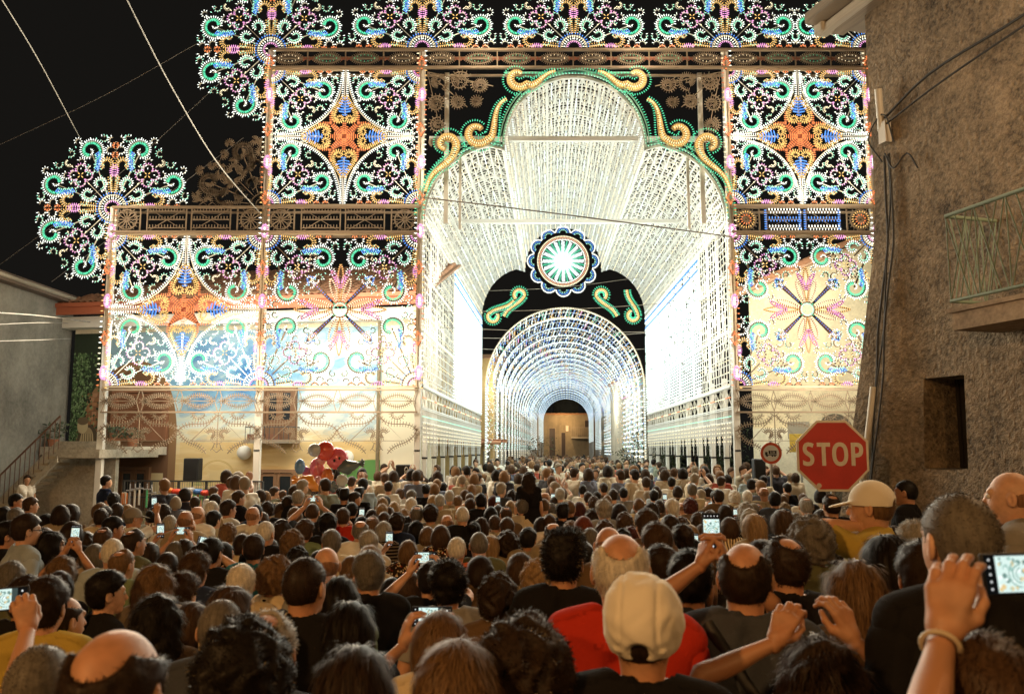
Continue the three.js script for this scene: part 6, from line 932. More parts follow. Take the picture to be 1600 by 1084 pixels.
const hairMat = {}; for (const k in hairCol) hairMat[k] = new THREE.MeshPhysicalMaterial({ color: new THREE.Color().setRGB(...hairCol[k]), vertexColors: true, roughness: 0.5, specularIntensity: 0.3, sheen: 0.8, sheenColor: new THREE.Color().setRGB(...hairCol[k].map((c, i) => 0.25 * [1, 0.86, 0.66][i] + 0.75 * c)), sheenRoughness: 0.45 });
const weave = fbm(256, 32, 4, 401, 0.8), clothBump = dataTex(256, (x, y, i) => { const k = 0.6 * weave[i] + 0.2 * ((x ^ y) & 1); return [k, k, k]; }, false, 6);
const cloth = (r, g, b, map) => new THREE.MeshPhysicalMaterial({ specularIntensity: 0.15, sheen: 0.3, sheenColor: new THREE.Color().setRGB(0.15 + 0.6 * r, 0.14 + 0.6 * g, 0.12 + 0.6 * b), sheenRoughness: 0.6, color: new THREE.Color().setRGB(r, g, b), roughness: 0.95, bumpMap: clothBump, bumpScale: 0.003, map: map ?? null });
function stripes(c1, c2, n, vertical) { const cv = document.createElement('canvas'); cv.width = cv.height = 128; const c = cv.getContext('2d'); c.fillStyle = c1; c.fillRect(0, 0, 128, 128); c.fillStyle = c2; for (let k = 0; k < n; k++) vertical ? c.fillRect(k * 128 / n, 0, 128 / n * 0.45, 128) : c.fillRect(0, k * 128 / n, 128, 128 / n * 0.45); const t = new THREE.CanvasTexture(cv); t.colorSpace = THREE.SRGBColorSpace; t.wrapS = t.wrapT = THREE.RepeatWrapping; t.repeat.set(4, 4); return t; }
function blotches() { const cv = document.createElement('canvas'); cv.width = cv.height = 256; const c = cv.getContext('2d'); c.fillStyle = '#2a2019'; c.fillRect(0, 0, 256, 256); for (let k = 0; k < 160; k++) { c.fillStyle = ['#d8c7a2', '#7a2c1c', '#b99d72', '#e9dcc0'][k % 4]; c.beginPath(); c.ellipse(rr(0, 256), rr(0, 256), rr(4, 14), rr(3, 8), rr(0, 3), 0, 7); c.fill(); } const t = new THREE.CanvasTexture(cv); t.colorSpace = THREE.SRGBColorSpace; t.wrapS = t.wrapT = THREE.RepeatWrapping; t.repeat.set(3, 3); return t; }
const TOP = { black: cloth(0.012, 0.011, 0.011), navy: cloth(0.018, 0.025, 0.05), white: cloth(0.68, 0.64, 0.55), cream: cloth(0.55, 0.45, 0.29), beige: cloth(0.33, 0.26, 0.16), grey: cloth(0.24, 0.23, 0.21), slate: cloth(0.05, 0.055, 0.065), olive: cloth(0.1, 0.1, 0.05), green: cloth(0.16, 0.21, 0.11), mint: cloth(0.3, 0.36, 0.28), teal: cloth(0.03, 0.15, 0.17), red: cloth(0.42, 0.03, 0.015), orange: cloth(0.55, 0.12, 0.03), brown: cloth(0.12, 0.075, 0.04), blue: cloth(0.07, 0.13, 0.25), lightblue: cloth(0.33, 0.38, 0.4), yellow: cloth(0.42, 0.3, 0.06), striped: cloth(1, 1, 1, stripes('#d9c49a', '#5a4632', 7, true)), dark_striped: cloth(1, 1, 1, stripes('#16120f', '#6b5d4a', 6, false)), patterned: cloth(1, 1, 1, blotches()) };
const pants = [cloth(0.02, 0.025, 0.045), cloth(0.015, 0.014, 0.014), cloth(0.16, 0.13, 0.09), cloth(0.05, 0.07, 0.12)], shoeMat = plain(0.03, 0.025, 0.02, 0.6);
const capMat = cloth(0.74, 0.69, 0.58), capGrey = cloth(0.22, 0.19, 0.15), eyeMat = new THREE.MeshStandardMaterial({ vertexColors: true, roughness: 0.25 });
// ---------- phones ----------
const screenTex = (() => { const cv = document.createElement('canvas'); cv.width = 128; cv.height = 256; const c = cv.getContext('2d'); c.fillStyle = '#0b0d0e'; c.fillRect(0, 0, 128, 256); c.fillStyle = '#d8efe8'; c.fillRect(4, 40, 120, 160); for (let k = 0; k < 60; k++) { c.fillStyle = ['#9fc7bd', '#f4fffb', '#6d8f88', '#e3c88f'][k % 4]; c.beginPath(); c.arc(64 + rr(-52, 52), 120 + rr(-70, 40), rr(2, 9), 0, 7); c.fill(); } c.strokeStyle = '#7fa79d'; c.lineWidth = 4; for (const r of [18, 30, 44]) { c.beginPath(); c.arc(64, 130, r, PI, 2 * PI); c.stroke(); } c.fillStyle = '#3d4a48'; c.fillRect(4, 166, 120, 34); c.fillStyle = '#e8e8e8'; c.beginPath(); c.arc(64, 226, 12, 0, 7); c.fill(); for (const x of [24, 104]) { c.beginPath(); c.arc(x, 226, 6, 0, 7); c.fill(); } for (let x = 16; x < 128; x += 24) { c.beginPath(); c.arc(x, 18, 4, 0, 7); c.fill(); } const t = new THREE.CanvasTexture(cv); t.colorSpace = THREE.SRGBColorSpace; return t; })();
const screenMat = new THREE.MeshStandardMaterial({ color: 0x050505, emissive: 0xffffff, emissiveMap: screenTex, emissiveIntensity: 1.1, roughness: 0.2 });
const phoneBody = new RoundedBoxGeometry(0.076, 0.156, 0.009, 3, 0.0042), phoneScreen = new THREE.PlaneGeometry(0.07, 0.15).translate(0, 0, 0.0052);
const phones = [];
function phone(pos, land, tilt, label, turn = 0) { const t = thing('mobile_phone', label, 'phone', pos.toArray(), turn, 'raised phones in the crowd'); t.rotation.order = 'YXZ'; t.rotation.x = -0.12; t.rotation.z = (land ? PI / 2 : 0) + tilt; mesh('case', phoneBody, M.black, t); mesh('screen', phoneScreen, screenMat, t); phones.push(t); return t; }
// ---------- the crowd, head by head ----------
const WIDE = { crop: 0.172, short: 0.188, tousled: 0.205, quiff: 0.18, fringe: 0.18, thin: 0.18, bald: 0.166, bob: 0.222, long: 0.215, wavy: 0.25, curly: 0.232, afro: 0.285, bun: 0.188, pony: 0.188, cap: 0.2, flat: 0.222 };
const HAIRWORD = { crop: 'cropped', short: 'short', tousled: 'tousled', quiff: 'tall brushed up', fringe: 'receding', thin: 'thinning', bald: 'shaven', bob: 'chin length', long: 'long straight', wavy: 'long wavy', curly: 'curly', afro: 'bushy', bun: 'pinned up', pony: 'tied back' };
const COLWORD = { k: 'black', d: 'dark brown', b: 'brown', l: 'light brown', n: 'blond', g: 'grey', G: 'light grey', W: 'white', r: 'red', m: 'dark red' };
const FEM = new Set(['bob', 'long', 'wavy', 'bun', 'pony']);
const crowd = [];                                          // {x, z, cls, px, o}
function settle(px, py, w, wide) { // depth and scale so that the head lands on its pixel and the feet on the street
  const d0 = FOCAL * wide / w; let best = null;
  for (let k = 0.7; k < 1.4; k += 0.01) { const d = d0 * k, h = at(px, py, d).y, s = (h - groundY(d)) / (HEADY + 0.01), cost = Math.abs(Math.log(k / s)) + Math.max(0, 0.88 - s) * 30 + Math.max(0, s - 1.13) * 30; if (!best || cost < best.cost) best = { cost, d, s: clamp(s, 0.8, 1.2) }; }
  return best;
}
function zone(px, w) {
  const col = px < 130 ? 'below the outdoor stair' : px < 262 ? 'below the toy swords' : px < 410 ? 'below the iron fence' : px < 585 ? 'below the foil balloons' : px < 720 ? 'below the left arch post' : px < 860 ? 'left of the gallery middle' : px < 1010 ? 'right of the gallery middle' : px < 1165 ? 'below the right arch post' : px < 1240 ? 'below the lorry ban sign' : px < 1375 ? 'below the STOP sign' : 'by the rendered house';
  return (w >= 62 ? 'nearest rows ' : w >= 36 ? 'near rows ' : w >= 22 ? 'middle rows ' : 'far rows ') + col;
}
const bodyTone = (i) => skins[i % skins.length];
function person(px, py, w, style, hair, top, o = {}) {
  const capped = style === 'cap' || style === 'flat', hs = capped ? 'crop' : style, fem = o.fem ?? FEM.has(style), lod = w >= 36 ? 'near' : w >= 17 ? 'mid' : 'far', sit = !!o.sit;
  const S = o.at ?? settle(px, py, w, WIDE[style]), d = S.d, s = S.s ?? (at(px, py, d).y - groundY(d)) / (HEADY + 0.01), base = at(px, py, d); base.y = o.lift ?? groundY(d);
  const yaw = o.yaw ?? rr(-0.4, 0.4), t = thing('person', null, 'person', base.toArray(), yaw); t.scale.setScalar(s);
  const skin = bodyTone(o.tone ?? Math.floor(rnd() * 3)), toLocal = (v) => v.clone().sub(base).applyAxisAngle(V(0, 1, 0), -yaw).divideScalar(s);
  const skinG = [headGeo(lod, fem), trunkGeo(lod, fem, sit)], sleeves = []; let key = lod + fem + sit;
  const arms = o.arms ?? {};
  for (const [side, nm] of [[-1, 'L'], [1, 'R']]) {
    const a = arms[nm]; let g;
    if (a) { const target = toLocal(a.to), pl = a.palm ?? V(-side, 0, -0.3); g = arm(lod, side, fem, target, a.dir ?? V(-side * 0.35, 1, -0.15), pl, a.curl ?? 0.75, a.hint ?? V(side * 0.9, -0.55, 0.05)); key = null; }
    else g = cached('arm' + lod + fem + side, () => ({ g: arm(lod, side, fem) })).g;
    skinG.push(...g[0]); sleeves.push(g[1]);
    if (a?.bracelet) o.extra = [...(o.extra ?? []), [() => { const [, , j] = g, dir = j.W.clone().sub(j.E).normalize(), c = j.W.clone().addScaledVector(dir, -0.03), tg = new THREE.TorusGeometry(0.031, 0.005, 6, 18); tg.applyQuaternion(new THREE.Quaternion().setFromUnitVectors(V(0, 0, 1), dir)); return tg.translate(c.x, c.y, c.z); }, 'bracelet', a.bracelet]];
  }
  const build = () => [blush(join(skinG)), uvMetres(join([shirtGeo(lod, fem), ...sleeves]))], [sk, sh] = key ? cached('person' + key, () => build()) : build();
  mesh('body', sk, skin, t); mesh('shirt', sh, TOP[top], t); mesh('trousers', trouserGeo(lod, sit), pants[Math.floor(rnd() * 4)], t); mesh('shoes', shoeGeo(sit), shoeMat, t);
  mesh('hair', hairGeo(hs, lod), hairMat[style === 'bald' ? 's' : hair], t);
  if (capped) mesh('cap', capGeo(lod, style), o.capMat ?? (hair === 'g' ? capGrey : capMat), t);
  if (Math.abs(yaw) > 0.7 && lod !== 'far') { mesh('eye', eyeGeo, eyeMat, t); }
  if (o.glasses) mesh('glasses', glassesGeo, M.black, t);
  for (const [f, nm, m] of o.extra ?? []) mesh(nm, f(), m, t);
  const hw = o.hairWord ?? (style === 'bald' ? 'shaven head' : capped ? (style === 'cap' ? 'peaked cap' : 'soft cream cap') : `${HAIRWORD[style]} ${COLWORD[hair]} hair`), tw = { lightblue: 'light blue', dark_striped: 'dark striped' }[top] ?? top;
  crowd.push({ t, x: base.x, z: base.z, px, w, own: o.label, look: `${hw}, ${tw} top${Math.abs(yaw) > 0.7 ? (yaw > 0 ? ', turned left' : ', turned right') : ''}`, zone: zone(px, w) });
  return { t, d, s, base };
}
// someone who holds up a phone: [x, y of the phone in the photograph, 'p' upright or 'l' level, one or two hands]
function filmer(px, py, w, style, hair, top, [fx0, fy0, way, hands, df = 0.3], label, o = {}) {
  const S = settle(px, py, w, WIDE[style]), d = S.d + df * S.s, c = at(fx0, fy0, d), yaw = o.yaw ?? 0, land = way === 'l', arms = {};
  const off = land ? 0.105 : 0.055, low = land ? -0.1 : -0.13, put = (s) => V(c.x + s * off, c.y + low, c.z + 0.03);
  const A = (s) => ({ to: put(s), dir: V(-s * (land ? 0.15 : 0.3), 1, -0.1), palm: V(-s, 0, -0.35), curl: 0.85 });
  if (hands !== 'R') arms.L = A(-1); if (hands !== 'L') arms.R = A(1);
  const r = person(px, py, w, style, hair, top, { ...o, yaw, at: S, arms }); phone(c, land, o.tilt ?? 0, label, o.turn ?? 0); return r;
}
// nearest heads
person(182, 1072, 146, 'fringe', 'd', 'black', { tone: 1, label: 'large balding head with dark fringe at the bottom left, nearest of all' });
person(62, 1072, 92, 'crop', 'g', 'navy', { tone: 1, label: 'cropped grey head at the lower left edge, raised fist above it', arms: { L: { to: at(42, 985, 2.75), dir: V(-0.25, 1, -0.2), palm: V(-0.6, 0.1, -1), curl: 1.25, hint: V(0.4, -0.8, 0.3) } } });
phone(at(8, 936, 2.9), true, 0.1, 'phone cut by the left edge above the raised fist');
person(378, 1062, 150, 'afro', 'k', 'black', { label: 'bushy black curls between the large balding head and the pinned brown hair' });
person(416, 1015, 92, 'thin', 'G', 'slate', { label: 'grey thinning head above the bushy black curls' });
person(560, 1072, 88, 'long', 'd', 'cream', { label: 'dark brown hair over cream top with black shoulder strap, bottom row', extra: [[() => loft([V(-0.13, 1.46, 0.06), V(-0.1, 1.35, 0.15), V(-0.07, 1.15, 0.16)], [0.016, 0.016, 0.016], 10, 6), 'strap', M.black]] });
person(716, 1072, 128, 'bob', 'l', 'brown', { label: 'golden light brown bob in the bottom row below the level phone' });
filmer(688, 1002, 70, 'bob', 'l', 'cream', [675, 963, 'l', 'both', 0.35], 'small level phone over the golden light brown hair', { label: 'light brown hair and raised arms with level phone, behind the golden bob' });
person(822, 1058, 150, 'afro', 'd', 'brown', { label: 'big bushy dark brown curls left of the cream cap' });
person(1005, 978, 128, 'flat', 'd', 'black', { yaw: -0.25, tone: 1, label: 'soft cream cap seen from behind over a black top, bottom middle' });
person(970, 886, 88, 'fringe', 'W', 'red', { tone: 1, label: 'broad red shirt and thin white hair behind the cream cap' });
person(985, 925, 66, 'crop', 'k', 'black', { label: 'cropped black head between the white hair and the cream cap' });
person(882, 874, 60, 'quiff', 'k', 'black', { yaw: -0.3, label: 'tall brushed up black hair and black tee left of the white haired red shirt' });
person(1165, 897, 82, 'fringe', 'd', 'slate', { tone: 1, label: 'balding round crown over slate tee with dark diagonal strap', extra: [[() => loft([V(-0.12, 1.46, 0.09), V(-0.02, 1.33, 0.158), V(0.1, 1.15, 0.16), V(0.15, 1.0, 0.13)], [0.02, 0.02, 0.02, 0.02], 14, 6), 'strap', M.black]] });
person(1226, 880, 66, 'thin', 'd', 'black', { tone: 1, label: 'dark thinning hair and black tee right of the balding round crown' });
person(1267, 848, 66, 'curly', 'g', 'olive', { label: 'curly grey hair over an olive shirt below the STOP sign' });
person(1336, 925, 88, 'long', 'l', 'brown', { label: 'long straight light brown hair right of the curly grey head' });
person(1383, 876, 72, 'long', 'k', 'black', { label: 'long straight black hair behind the light brown one' });
person(1497, 840, 104, 'crop', 'g', 'black', { tone: 3, label: 'large cropped grey head with ears in black shirt at the right' });
person(1430, 846, 46, 'tousled', 'G', 'mint', { yaw: 0.5, glasses: true, label: 'tousled light grey hair, glasses arm, mint shirt left of the large grey head' });
person(1443, 898, 50, 'short', 'd', 'red', { at: { d: 3.35 }, label: 'red top just left of the large cropped grey head' });
person(1576, 822, 46, 'short', 'd', 'red', { yaw: 1.0, glasses: true, label: 'dark short hair with glasses and red top at the right edge' });
person(1578, 766, 46, 'bald', 'd', 'grey', { yaw: 1.0, tone: 3, label: 'shaven pink head facing left at the right edge' });
person(1556, 775, 34, 'thin', 'g', 'grey', { yaw: 1.3, tone: 3, label: 'thin grey profile in front of the shaven pink head' });
person(1538, 762, 30, 'short', 'k', 'black', { yaw: 1.2, label: 'black haired profile farthest along the rendered wall at the right' });
person(1415, 768, 32, 'crop', 'k', 'black', { yaw: 0.9, label: 'young head with black crop by the wall, turned left, black tee' });
person(1360, 788, 46, 'cap', 'l', 'yellow', { yaw: 0.95, label: 'white peaked cap facing left over a mustard shirt, hand at face', arms: { L: { to: at(1347, 822, 5.05), dir: V(0.1, 1, 0.1), palm: V(0.5, 0, 1), curl: 0.8 } } });
person(1280, 1062, 112, 'wavy', 'd', 'black', { label: 'dark wavy hair at the bottom right with both hands raised', arms: { L: { to: at(1212, 1004, 2.35), dir: V(0.55, 1, -0.2), palm: V(0.6, 0, -1), curl: 0.95, hint: V(-1, -0.7, 0.2) }, R: { to: at(1333, 1000, 2.4), dir: V(-0.3, 1, -0.2), palm: V(-0.6, 0, -1), curl: 0.9, hint: V(1, -0.8, 0) } } });
person(1545, 1215, 150, 'short', 'b', 'black', { at: { d: 1.5, s: 0.97 }, fem: true, label: 'bare forearm with beaded bracelet lifting a phone at the lower right', arms: { L: { to: at(1474, 992, 1.5), dir: V(0.35, 1, -0.25), palm: V(0.7, 0, -0.9), curl: 0.6, hint: V(-0.5, -1, 0.5), bracelet: plain(0.5, 0.42, 0.3, 0.4) } } });
phone(at(1592, 896, 1.62), true, 0, 'large phone cut by the right edge', 0.2);
person(100, 965, 52, 'fringe', 'd', 'navy', { yaw: -0.5, tone: 1, label: 'round bald patch, hand on the neck, above the big balding head' });
person(72, 945, 62, 'short', 'd', 'yellow', { label: 'brown hair with yellow collar behind the round bald patch' });
person(168, 925, 47, 'short', 'k', 'black', { yaw: -0.9, tone: 3, label: 'black haired profile in black polo with white collar piping', extra: [[() => new THREE.TorusGeometry(0.078, 0.006, 6, 30).rotateX(PI / 2 - 0.25).translate(0, 1.452, 0.012), 'collar', TOP.white]] });
person(244, 968, 62, 'wavy', 'k', 'brown', { label: 'long curly black hair right of the black polo' });
person(240, 912, 60, 'wavy', 'l', 'beige', { label: 'long wavy light brown hair above the long black one' });
person(286, 926, 37, 'tousled', 'b', 'striped', { label: 'tousled brown hair and cream vertical striped shirt' });
person(345, 980, 64, 'crop', 'g', 'slate', { label: 'cropped dark grey head left of the small emblem tee' });
person(300, 1015, 44, 'long', 'b', 'dark_striped', { label: 'brown hair and dark striped shirt beside the cropped grey head' });
person(364, 950, 48, 'long', 'b', 'beige', { yaw: -0.6, label: 'long brown hair turned right behind the cropped grey head' });
person(478, 912, 62, 'crop', 'd', 'black', { tone: 1, label: 'broad black tee with small pale emblem, cropped dark hair', extra: [[() => join([0, 1, 2].map((k) => box(0.009, 0.012 + k * 0.012, 0.003, -0.012 + k * 0.014, 1.34 + k * 0.006, 0.158, 0, -0.5))), 'emblem', TOP.cream]] });
person(432, 902, 52, 'curly', 'l', 'cream', { yaw: -0.75, label: 'curly light brown hair, cream tee with dark collar', extra: [[() => new THREE.TorusGeometry(0.08, 0.016, 6, 30).rotateX(PI / 2 - 0.25).translate(0, 1.45, 0.012), 'collar', TOP.black]] });
person(376, 912, 35, 'short', 'W', 'cream', { label: 'white haired head in front of the teal polo' });
person(396, 857, 33, 'short', 'd', 'teal', { label: 'teal polo shirt with short dark hair' });
person(531, 932, 46, 'long', 'k', 'green'); person(549, 980, 72, 'long', 'k', 'black', { label: 'long straight black hair right of the emblem tee' });
person(575, 895, 48, 'short', 'g', 'black', { label: 'short grey hair and ears over wide black tee, left of centre' });
person(612, 922, 32, 'bob', 'k', 'slate'); person(642, 914, 32, 'bob', 'b', 'black'); person(699, 914, 56, 'tousled', 'k', 'grey', { label: 'thick black hair over pale grey tee with dark print', extra: [[() => box(0.09, 0.06, 0.004, 0.1, 1.3, 0.155, 0.25), 'print', TOP.black]] });
person(749, 890, 40, 'bob', 'd', 'brown'); person(778, 936, 58, 'curly', 'd', 'brown', { fem: true, label: 'dense dark curls hanging to the neck left of the black tee with bare arm' });
filmer(672, 905, 33, 'short', 'k', 'black', [665, 871, 'l', 'both', 0.35], 'level phone held by two hands left of centre', { label: 'black hair below the level phone held by two hands' });
person(714, 858, 29, 'crop', 'W', 'orange'); person(748, 850, 29, 'crop', 'g', 'olive'); person(813, 886, 41, 'bob', 'b', 'beige'); person(838, 906, 39, 'curly', 'n', 'cream', { fem: true });
person(793, 851, 34, 'afro', 'd', 'black'); person(768, 852, 24, 'long', 'n', 'beige'); person(826, 842, 26, 'short', 'k', 'beige');
person(1026, 848, 46, 'short', 'b', 'brown'); person(1032, 886, 50, 'short', 'd', 'slate', { tone: 1 }); person(952, 850, 42, 'bald', 'd', 'brown', { tone: 1 });
filmer(1078, 905, 64, 'short', 'k', 'slate', [1112, 831, 'p', 'both', -0.25], 'tall upright phone showing the lit gallery, right of centre', { label: 'black hair below the tall upright phone right of centre', turn: -0.05 });
// middle rows, right of centre
for (const a of [[922, 843, 26, 'short', 'g', 'slate'], [943, 797, 25, 'tousled', 'G', 'grey'], [1010, 820, 36, 'short', 'b', 'brown'], [1047, 823, 27, 'short', 'd', 'olive'], [1064, 820, 25, 'wavy', 'b', 'brown'], [911, 822, 29, 'bob', 'r', 'brown'], [976, 817, 27, 'curly', 'b', 'beige'], [945, 830, 29, 'curly', 'b', 'grey'], [986, 840, 28, 'curly', 'm', 'black'], [974, 843, 23, 'tousled', 'k', 'slate'], [967, 800, 26, 'bob', 'd', 'brown'], [998, 790, 18, 'crop', 'l', 'cream'], [1017, 797, 23, 'long', 'd', 'black'], [1050, 794, 22, 'short', 'W', 'cream'], [1066, 792, 14, 'bald', 'd', 'beige'], [1079, 792, 23, 'curly', 'm', 'brown'], [995, 805, 18, 'short', 'g', 'white'], [926, 811, 25, 'curly', 'd', 'black'], [1022, 775, 15, 'short', 'k', 'brown'], [974, 771, 14, 'short', 'k', 'grey'], [958, 774, 15, 'short', 'd', 'brown'], [1059, 767, 16, 'bob', 'd', 'brown'], [1082, 766, 16, 'short', 'g', 'cream'], [1095, 769, 13, 'short', 'd', 'beige'], [1107, 770, 13, 'short', 'd', 'white'], [1148, 777, 18, 'curly', 'W', 'cream'], [1168, 777, 16, 'short', 'W', 'beige'], [1177, 767, 14, 'bob', 'n', 'cream'], [1194, 769, 15, 'bald', 'd', 'beige'], [1050, 754, 13, 'short', 'k', 'white'], [1176, 822, 35, 'long', 'n', 'beige'], [1187, 842, 22, 'bald', 'd', 'brown'], [1221, 815, 35, 'long', 'b', 'black'], [1226, 797, 19, 'curly', 'n', 'beige'], [1315, 832, 35, 'bob', 'b', 'brown'], [1284, 812, 23, 'short', 'd', 'grey'], [1299, 789, 27, 'thin', 'd', 'black'], [1270, 800, 25, 'bob', 'k', 'black'], [1260, 790, 22, 'thin', 'G', 'beige'], [1211, 781, 19, 'short', 'k', 'slate'], [1230, 763, 13, 'short', 'k', 'black'], [1214, 748, 10, 'short', 'd', 'cream'], [1243, 818, 24, 'tousled', 'g', 'beige'], [1340, 850, 40, 'bob', 'n', 'cream'], [928, 786, 18, 'curly', 'b', 'brown'], [906, 794, 19, 'long', 'm', 'beige'], [891, 794, 18, 'crop', 'l', 'black'], [879, 800, 19, 'quiff', 'k', 'black'], [862, 800, 21, 'curly', 'g', 'beige'], [875, 773, 16, 'short', 'G', 'white'], [845, 820, 23, 'bob', 'd', 'brown'], [858, 817, 20, 'short', 'b', 'white'], [865, 832, 27, 'fringe', 'd', 'beige'], [892, 830, 26, 'curly', 'l', 'orange'], [919, 778, 14, 'short', 'd', 'white'], [949, 782, 14, 'crop', 'l', 'cream'], [911, 766, 13, 'short', 'k', 'white'], [943, 763, 13, 'short', 'd', 'brown']]) person(...a);
person(1118, 778, 16, 'short', 'd', 'slate'); person(1133, 800, 22, 'bob', 'd', 'black'); person(1098, 832, 24, 'bob', 'b', 'brown');
// middle rows, centre and left of centre
for (const a of [[815, 792, 20, 'short', 'g', 'cream'], [850, 790, 17, 'crop', 'l', 'cream'], [852, 777, 15, 'bald', 'd', 'white'], [792, 824, 23, 'short', 'b', 'dark_striped'], [790, 803, 19, 'thin', 'b', 'brown'], [771, 786, 17, 'short', 'm', 'brown'], [798, 791, 14, 'bob', 'n', 'cream'], [800, 775, 16, 'curly', 'd', 'black'], [767, 803, 22, 'bob', 'k', 'black'], [773, 818, 19, 'short', 'b', 'beige'], [752, 820, 22, 'long', 'b', 'cream'], [741, 828, 20, 'bun', 'k', 'black'], [722, 805, 21, 'crop', 'W', 'black'], [751, 783, 18, 'short', 'k', 'black'], [698, 815, 18, 'bald', 'd', 'beige'], [702, 776, 15, 'short', 'G', 'beige'], [687, 783, 16, 'short', 'G', 'beige'], [676, 782, 14, 'bob', 'n', 'beige'], [716, 783, 15, 'bun', 'l', 'beige'], [735, 790, 17, 'short', 'b', 'beige'], [673, 804, 24, 'tousled', 'd', 'beige'], [689, 836, 30, 'bob', 'b', 'patterned'], [668, 836, 25, 'bob', 'l', 'beige'], [651, 826, 23, 'bob', 'k', 'black'], [636, 818, 20, 'long', 'k', 'black'], [621, 817, 24, 'tousled', 'd', 'navy'], [600, 828, 26, 'bob', 'G', 'dark_striped'], [600, 812, 18, 'short', 'b', 'beige'], [582, 819, 21, 'thin', 'l', 'beige'], [581, 806, 19, 'bob', 'd', 'brown'], [563, 828, 26, 'fringe', 'g', 'white'], [517, 848, 30, 'short', 'g', 'cream'], [575, 849, 29, 'tousled', 'G', 'white'], [579, 872, 37, 'bob', 'n', 'beige'], [509, 881, 40, 'bald', 'd', 'grey'], [548, 887, 28, 'bob', 'l', 'beige'], [512, 820, 28, 'tousled', 'k', 'black'], [550, 797, 18, 'short', 'k', 'black'], [538, 774, 16, 'quiff', 'k', 'black'], [561, 772, 15, 'quiff', 'k', 'black'], [607, 761, 14, 'short', 'd', 'white'], [598, 786, 17, 'bob', 'n', 'cream'], [597, 798, 18, 'bun', 'n', 'beige'], [608, 802, 15, 'long', 'b', 'beige'], [616, 793, 15, 'bob', 'n', 'cream'], [643, 776, 16, 'short', 'g', 'white'], [642, 790, 18, 'short', 'W', 'white'], [651, 803, 21, 'thin', 'g', 'slate'], [632, 805, 17, 'bob', 'n', 'beige'], [666, 765, 14, 'bun', 'k', 'black'], [693, 762, 12, 'short', 'k', 'black'], [679, 751, 10, 'short', 'd', 'white'], [660, 749, 10, 'short', 'b', 'beige'], [643, 751, 10, 'short', 'k', 'slate']]) person(...a);
person(555, 779, 16, 'short', 'd', 'black', { yaw: -1.1 });
filmer(536, 808, 21, 'short', 'b', 'red', [538, 816, 'l', 'both', 0.35], 'level phone in front of a red top below the foil balloons'); filmer(488, 800, 21, 'crop', 'b', 'black', [490, 779, 'l', 'both', 0.35], 'bright level phone left under the foil balloons'); filmer(638, 860, 30, 'bob', 'l', 'patterned', [608, 842, 'p', 'L', 0.35], 'bright upright phone held by one hand left of centre');
// left side
for (const a of [[48, 789, 18, 'short', 'b', 'grey', { yaw: -0.9 }], [24, 809, 23, 'short', 'g', 'slate'], [6, 806, 21, 'short', 'k', 'black'], [72, 816, 25, 'bob', 'k', 'black', { yaw: -0.9 }], [94, 803, 27, 'bob', 'd', 'beige'], [112, 801, 25, 'long', 'd', 'brown'], [112, 832, 33, 'bob', 'd', 'black'], [81, 850, 36, 'long', 'k', 'black', { yaw: -0.9, glasses: true }], [135, 846, 29, 'wavy', 'd', 'black'], [70, 838, 25, 'bob', 'b', 'brown'], [13, 864, 32, 'bob', 'b', 'black', { yaw: -0.9 }], [92, 914, 34, 'bob', 'd', 'black'], [148, 868, 34, 'bob', 'g', 'beige'], [175, 863, 33, 'crop', 'W', 'lightblue'], [191, 880, 35, 'thin', 'l', 'green'], [161, 841, 27, 'thin', 'b', 'brown'], [177, 825, 26, 'short', 'k', 'brown', { yaw: -0.8 }], [157, 797, 22, 'bob', 'l', 'beige', { yaw: -0.7 }], [157, 809, 21, 'short', 'd', 'cream'], [182, 799, 19, 'short', 'd', 'navy'], [199, 798, 18, 'bob', 'n', 'beige'], [209, 846, 31, 'thin', 'd', 'olive', { yaw: -0.6 }], [234, 864, 27, 'long', 'd', 'black'], [290, 812, 23, 'bald', 'd', 'beige'], [309, 803, 20, 'bald', 'd', 'white'], [294, 823, 22, 'bald', 'd', 'beige'], [331, 795, 19, 'crop', 'W', 'beige'], [335, 783, 17, 'short', 'd', 'grey'], [357, 795, 21, 'short', 'd', 'white', { yaw: -0.7 }], [373, 778, 17, 'short', 'b', 'black', { yaw: -0.8 }], [334, 812, 21, 'short', 'k', 'cream'], [356, 834, 27, 'curly', 'l', 'cream'], [395, 804, 21, 'bald', 'd', 'white'], [410, 811, 21, 'bob', 'b', 'beige'], [417, 797, 20, 'tousled', 'd', 'black'], [394, 826, 20, 'long', 'k', 'white'], [415, 832, 27, 'crop', 'W', 'black'], [439, 826, 30, 'wavy', 'd', 'brown'], [421, 857, 27, 'bob', 'd', 'black'], [466, 778, 18, 'short', 'G', 'black'], [461, 804, 23, 'bob', 'l', 'beige'], [477, 830, 27, 'tousled', 'b', 'green'], [350, 864, 31, 'bob', 'k', 'patterned', { yaw: -0.8 }], [378, 849, 25, 'bob', 'd', 'cream'], [456, 851, 37, 'curly', 'l', 'beige'], [453, 866, 28, 'bob', 'd', 'brown'], [465, 876, 35, 'curly', 'k', 'black'], [440, 842, 21, 'curly', 'd', 'black'], [438, 795, 17, 'bob', 'b', 'beige'], [450, 786, 17, 'short', 'd', 'brown'], [16, 905, 38, 'short', 'g', 'olive'], [40, 935, 40, 'short', 'd', 'black'], [262, 880, 26, 'bob', 'd', 'black']]) person(...a);
person(42, 827, 35, 'short', 'd', 'lightblue', { yaw: -0.8, glasses: true, tone: 3, label: 'pale blue grey shirt, dark hair, glasses, turned right at the left side' });
person(12, 836, 31, 'short', 'k', 'black', { yaw: -1.0, glasses: true, label: 'black hair and dark glasses in profile at the left edge' });
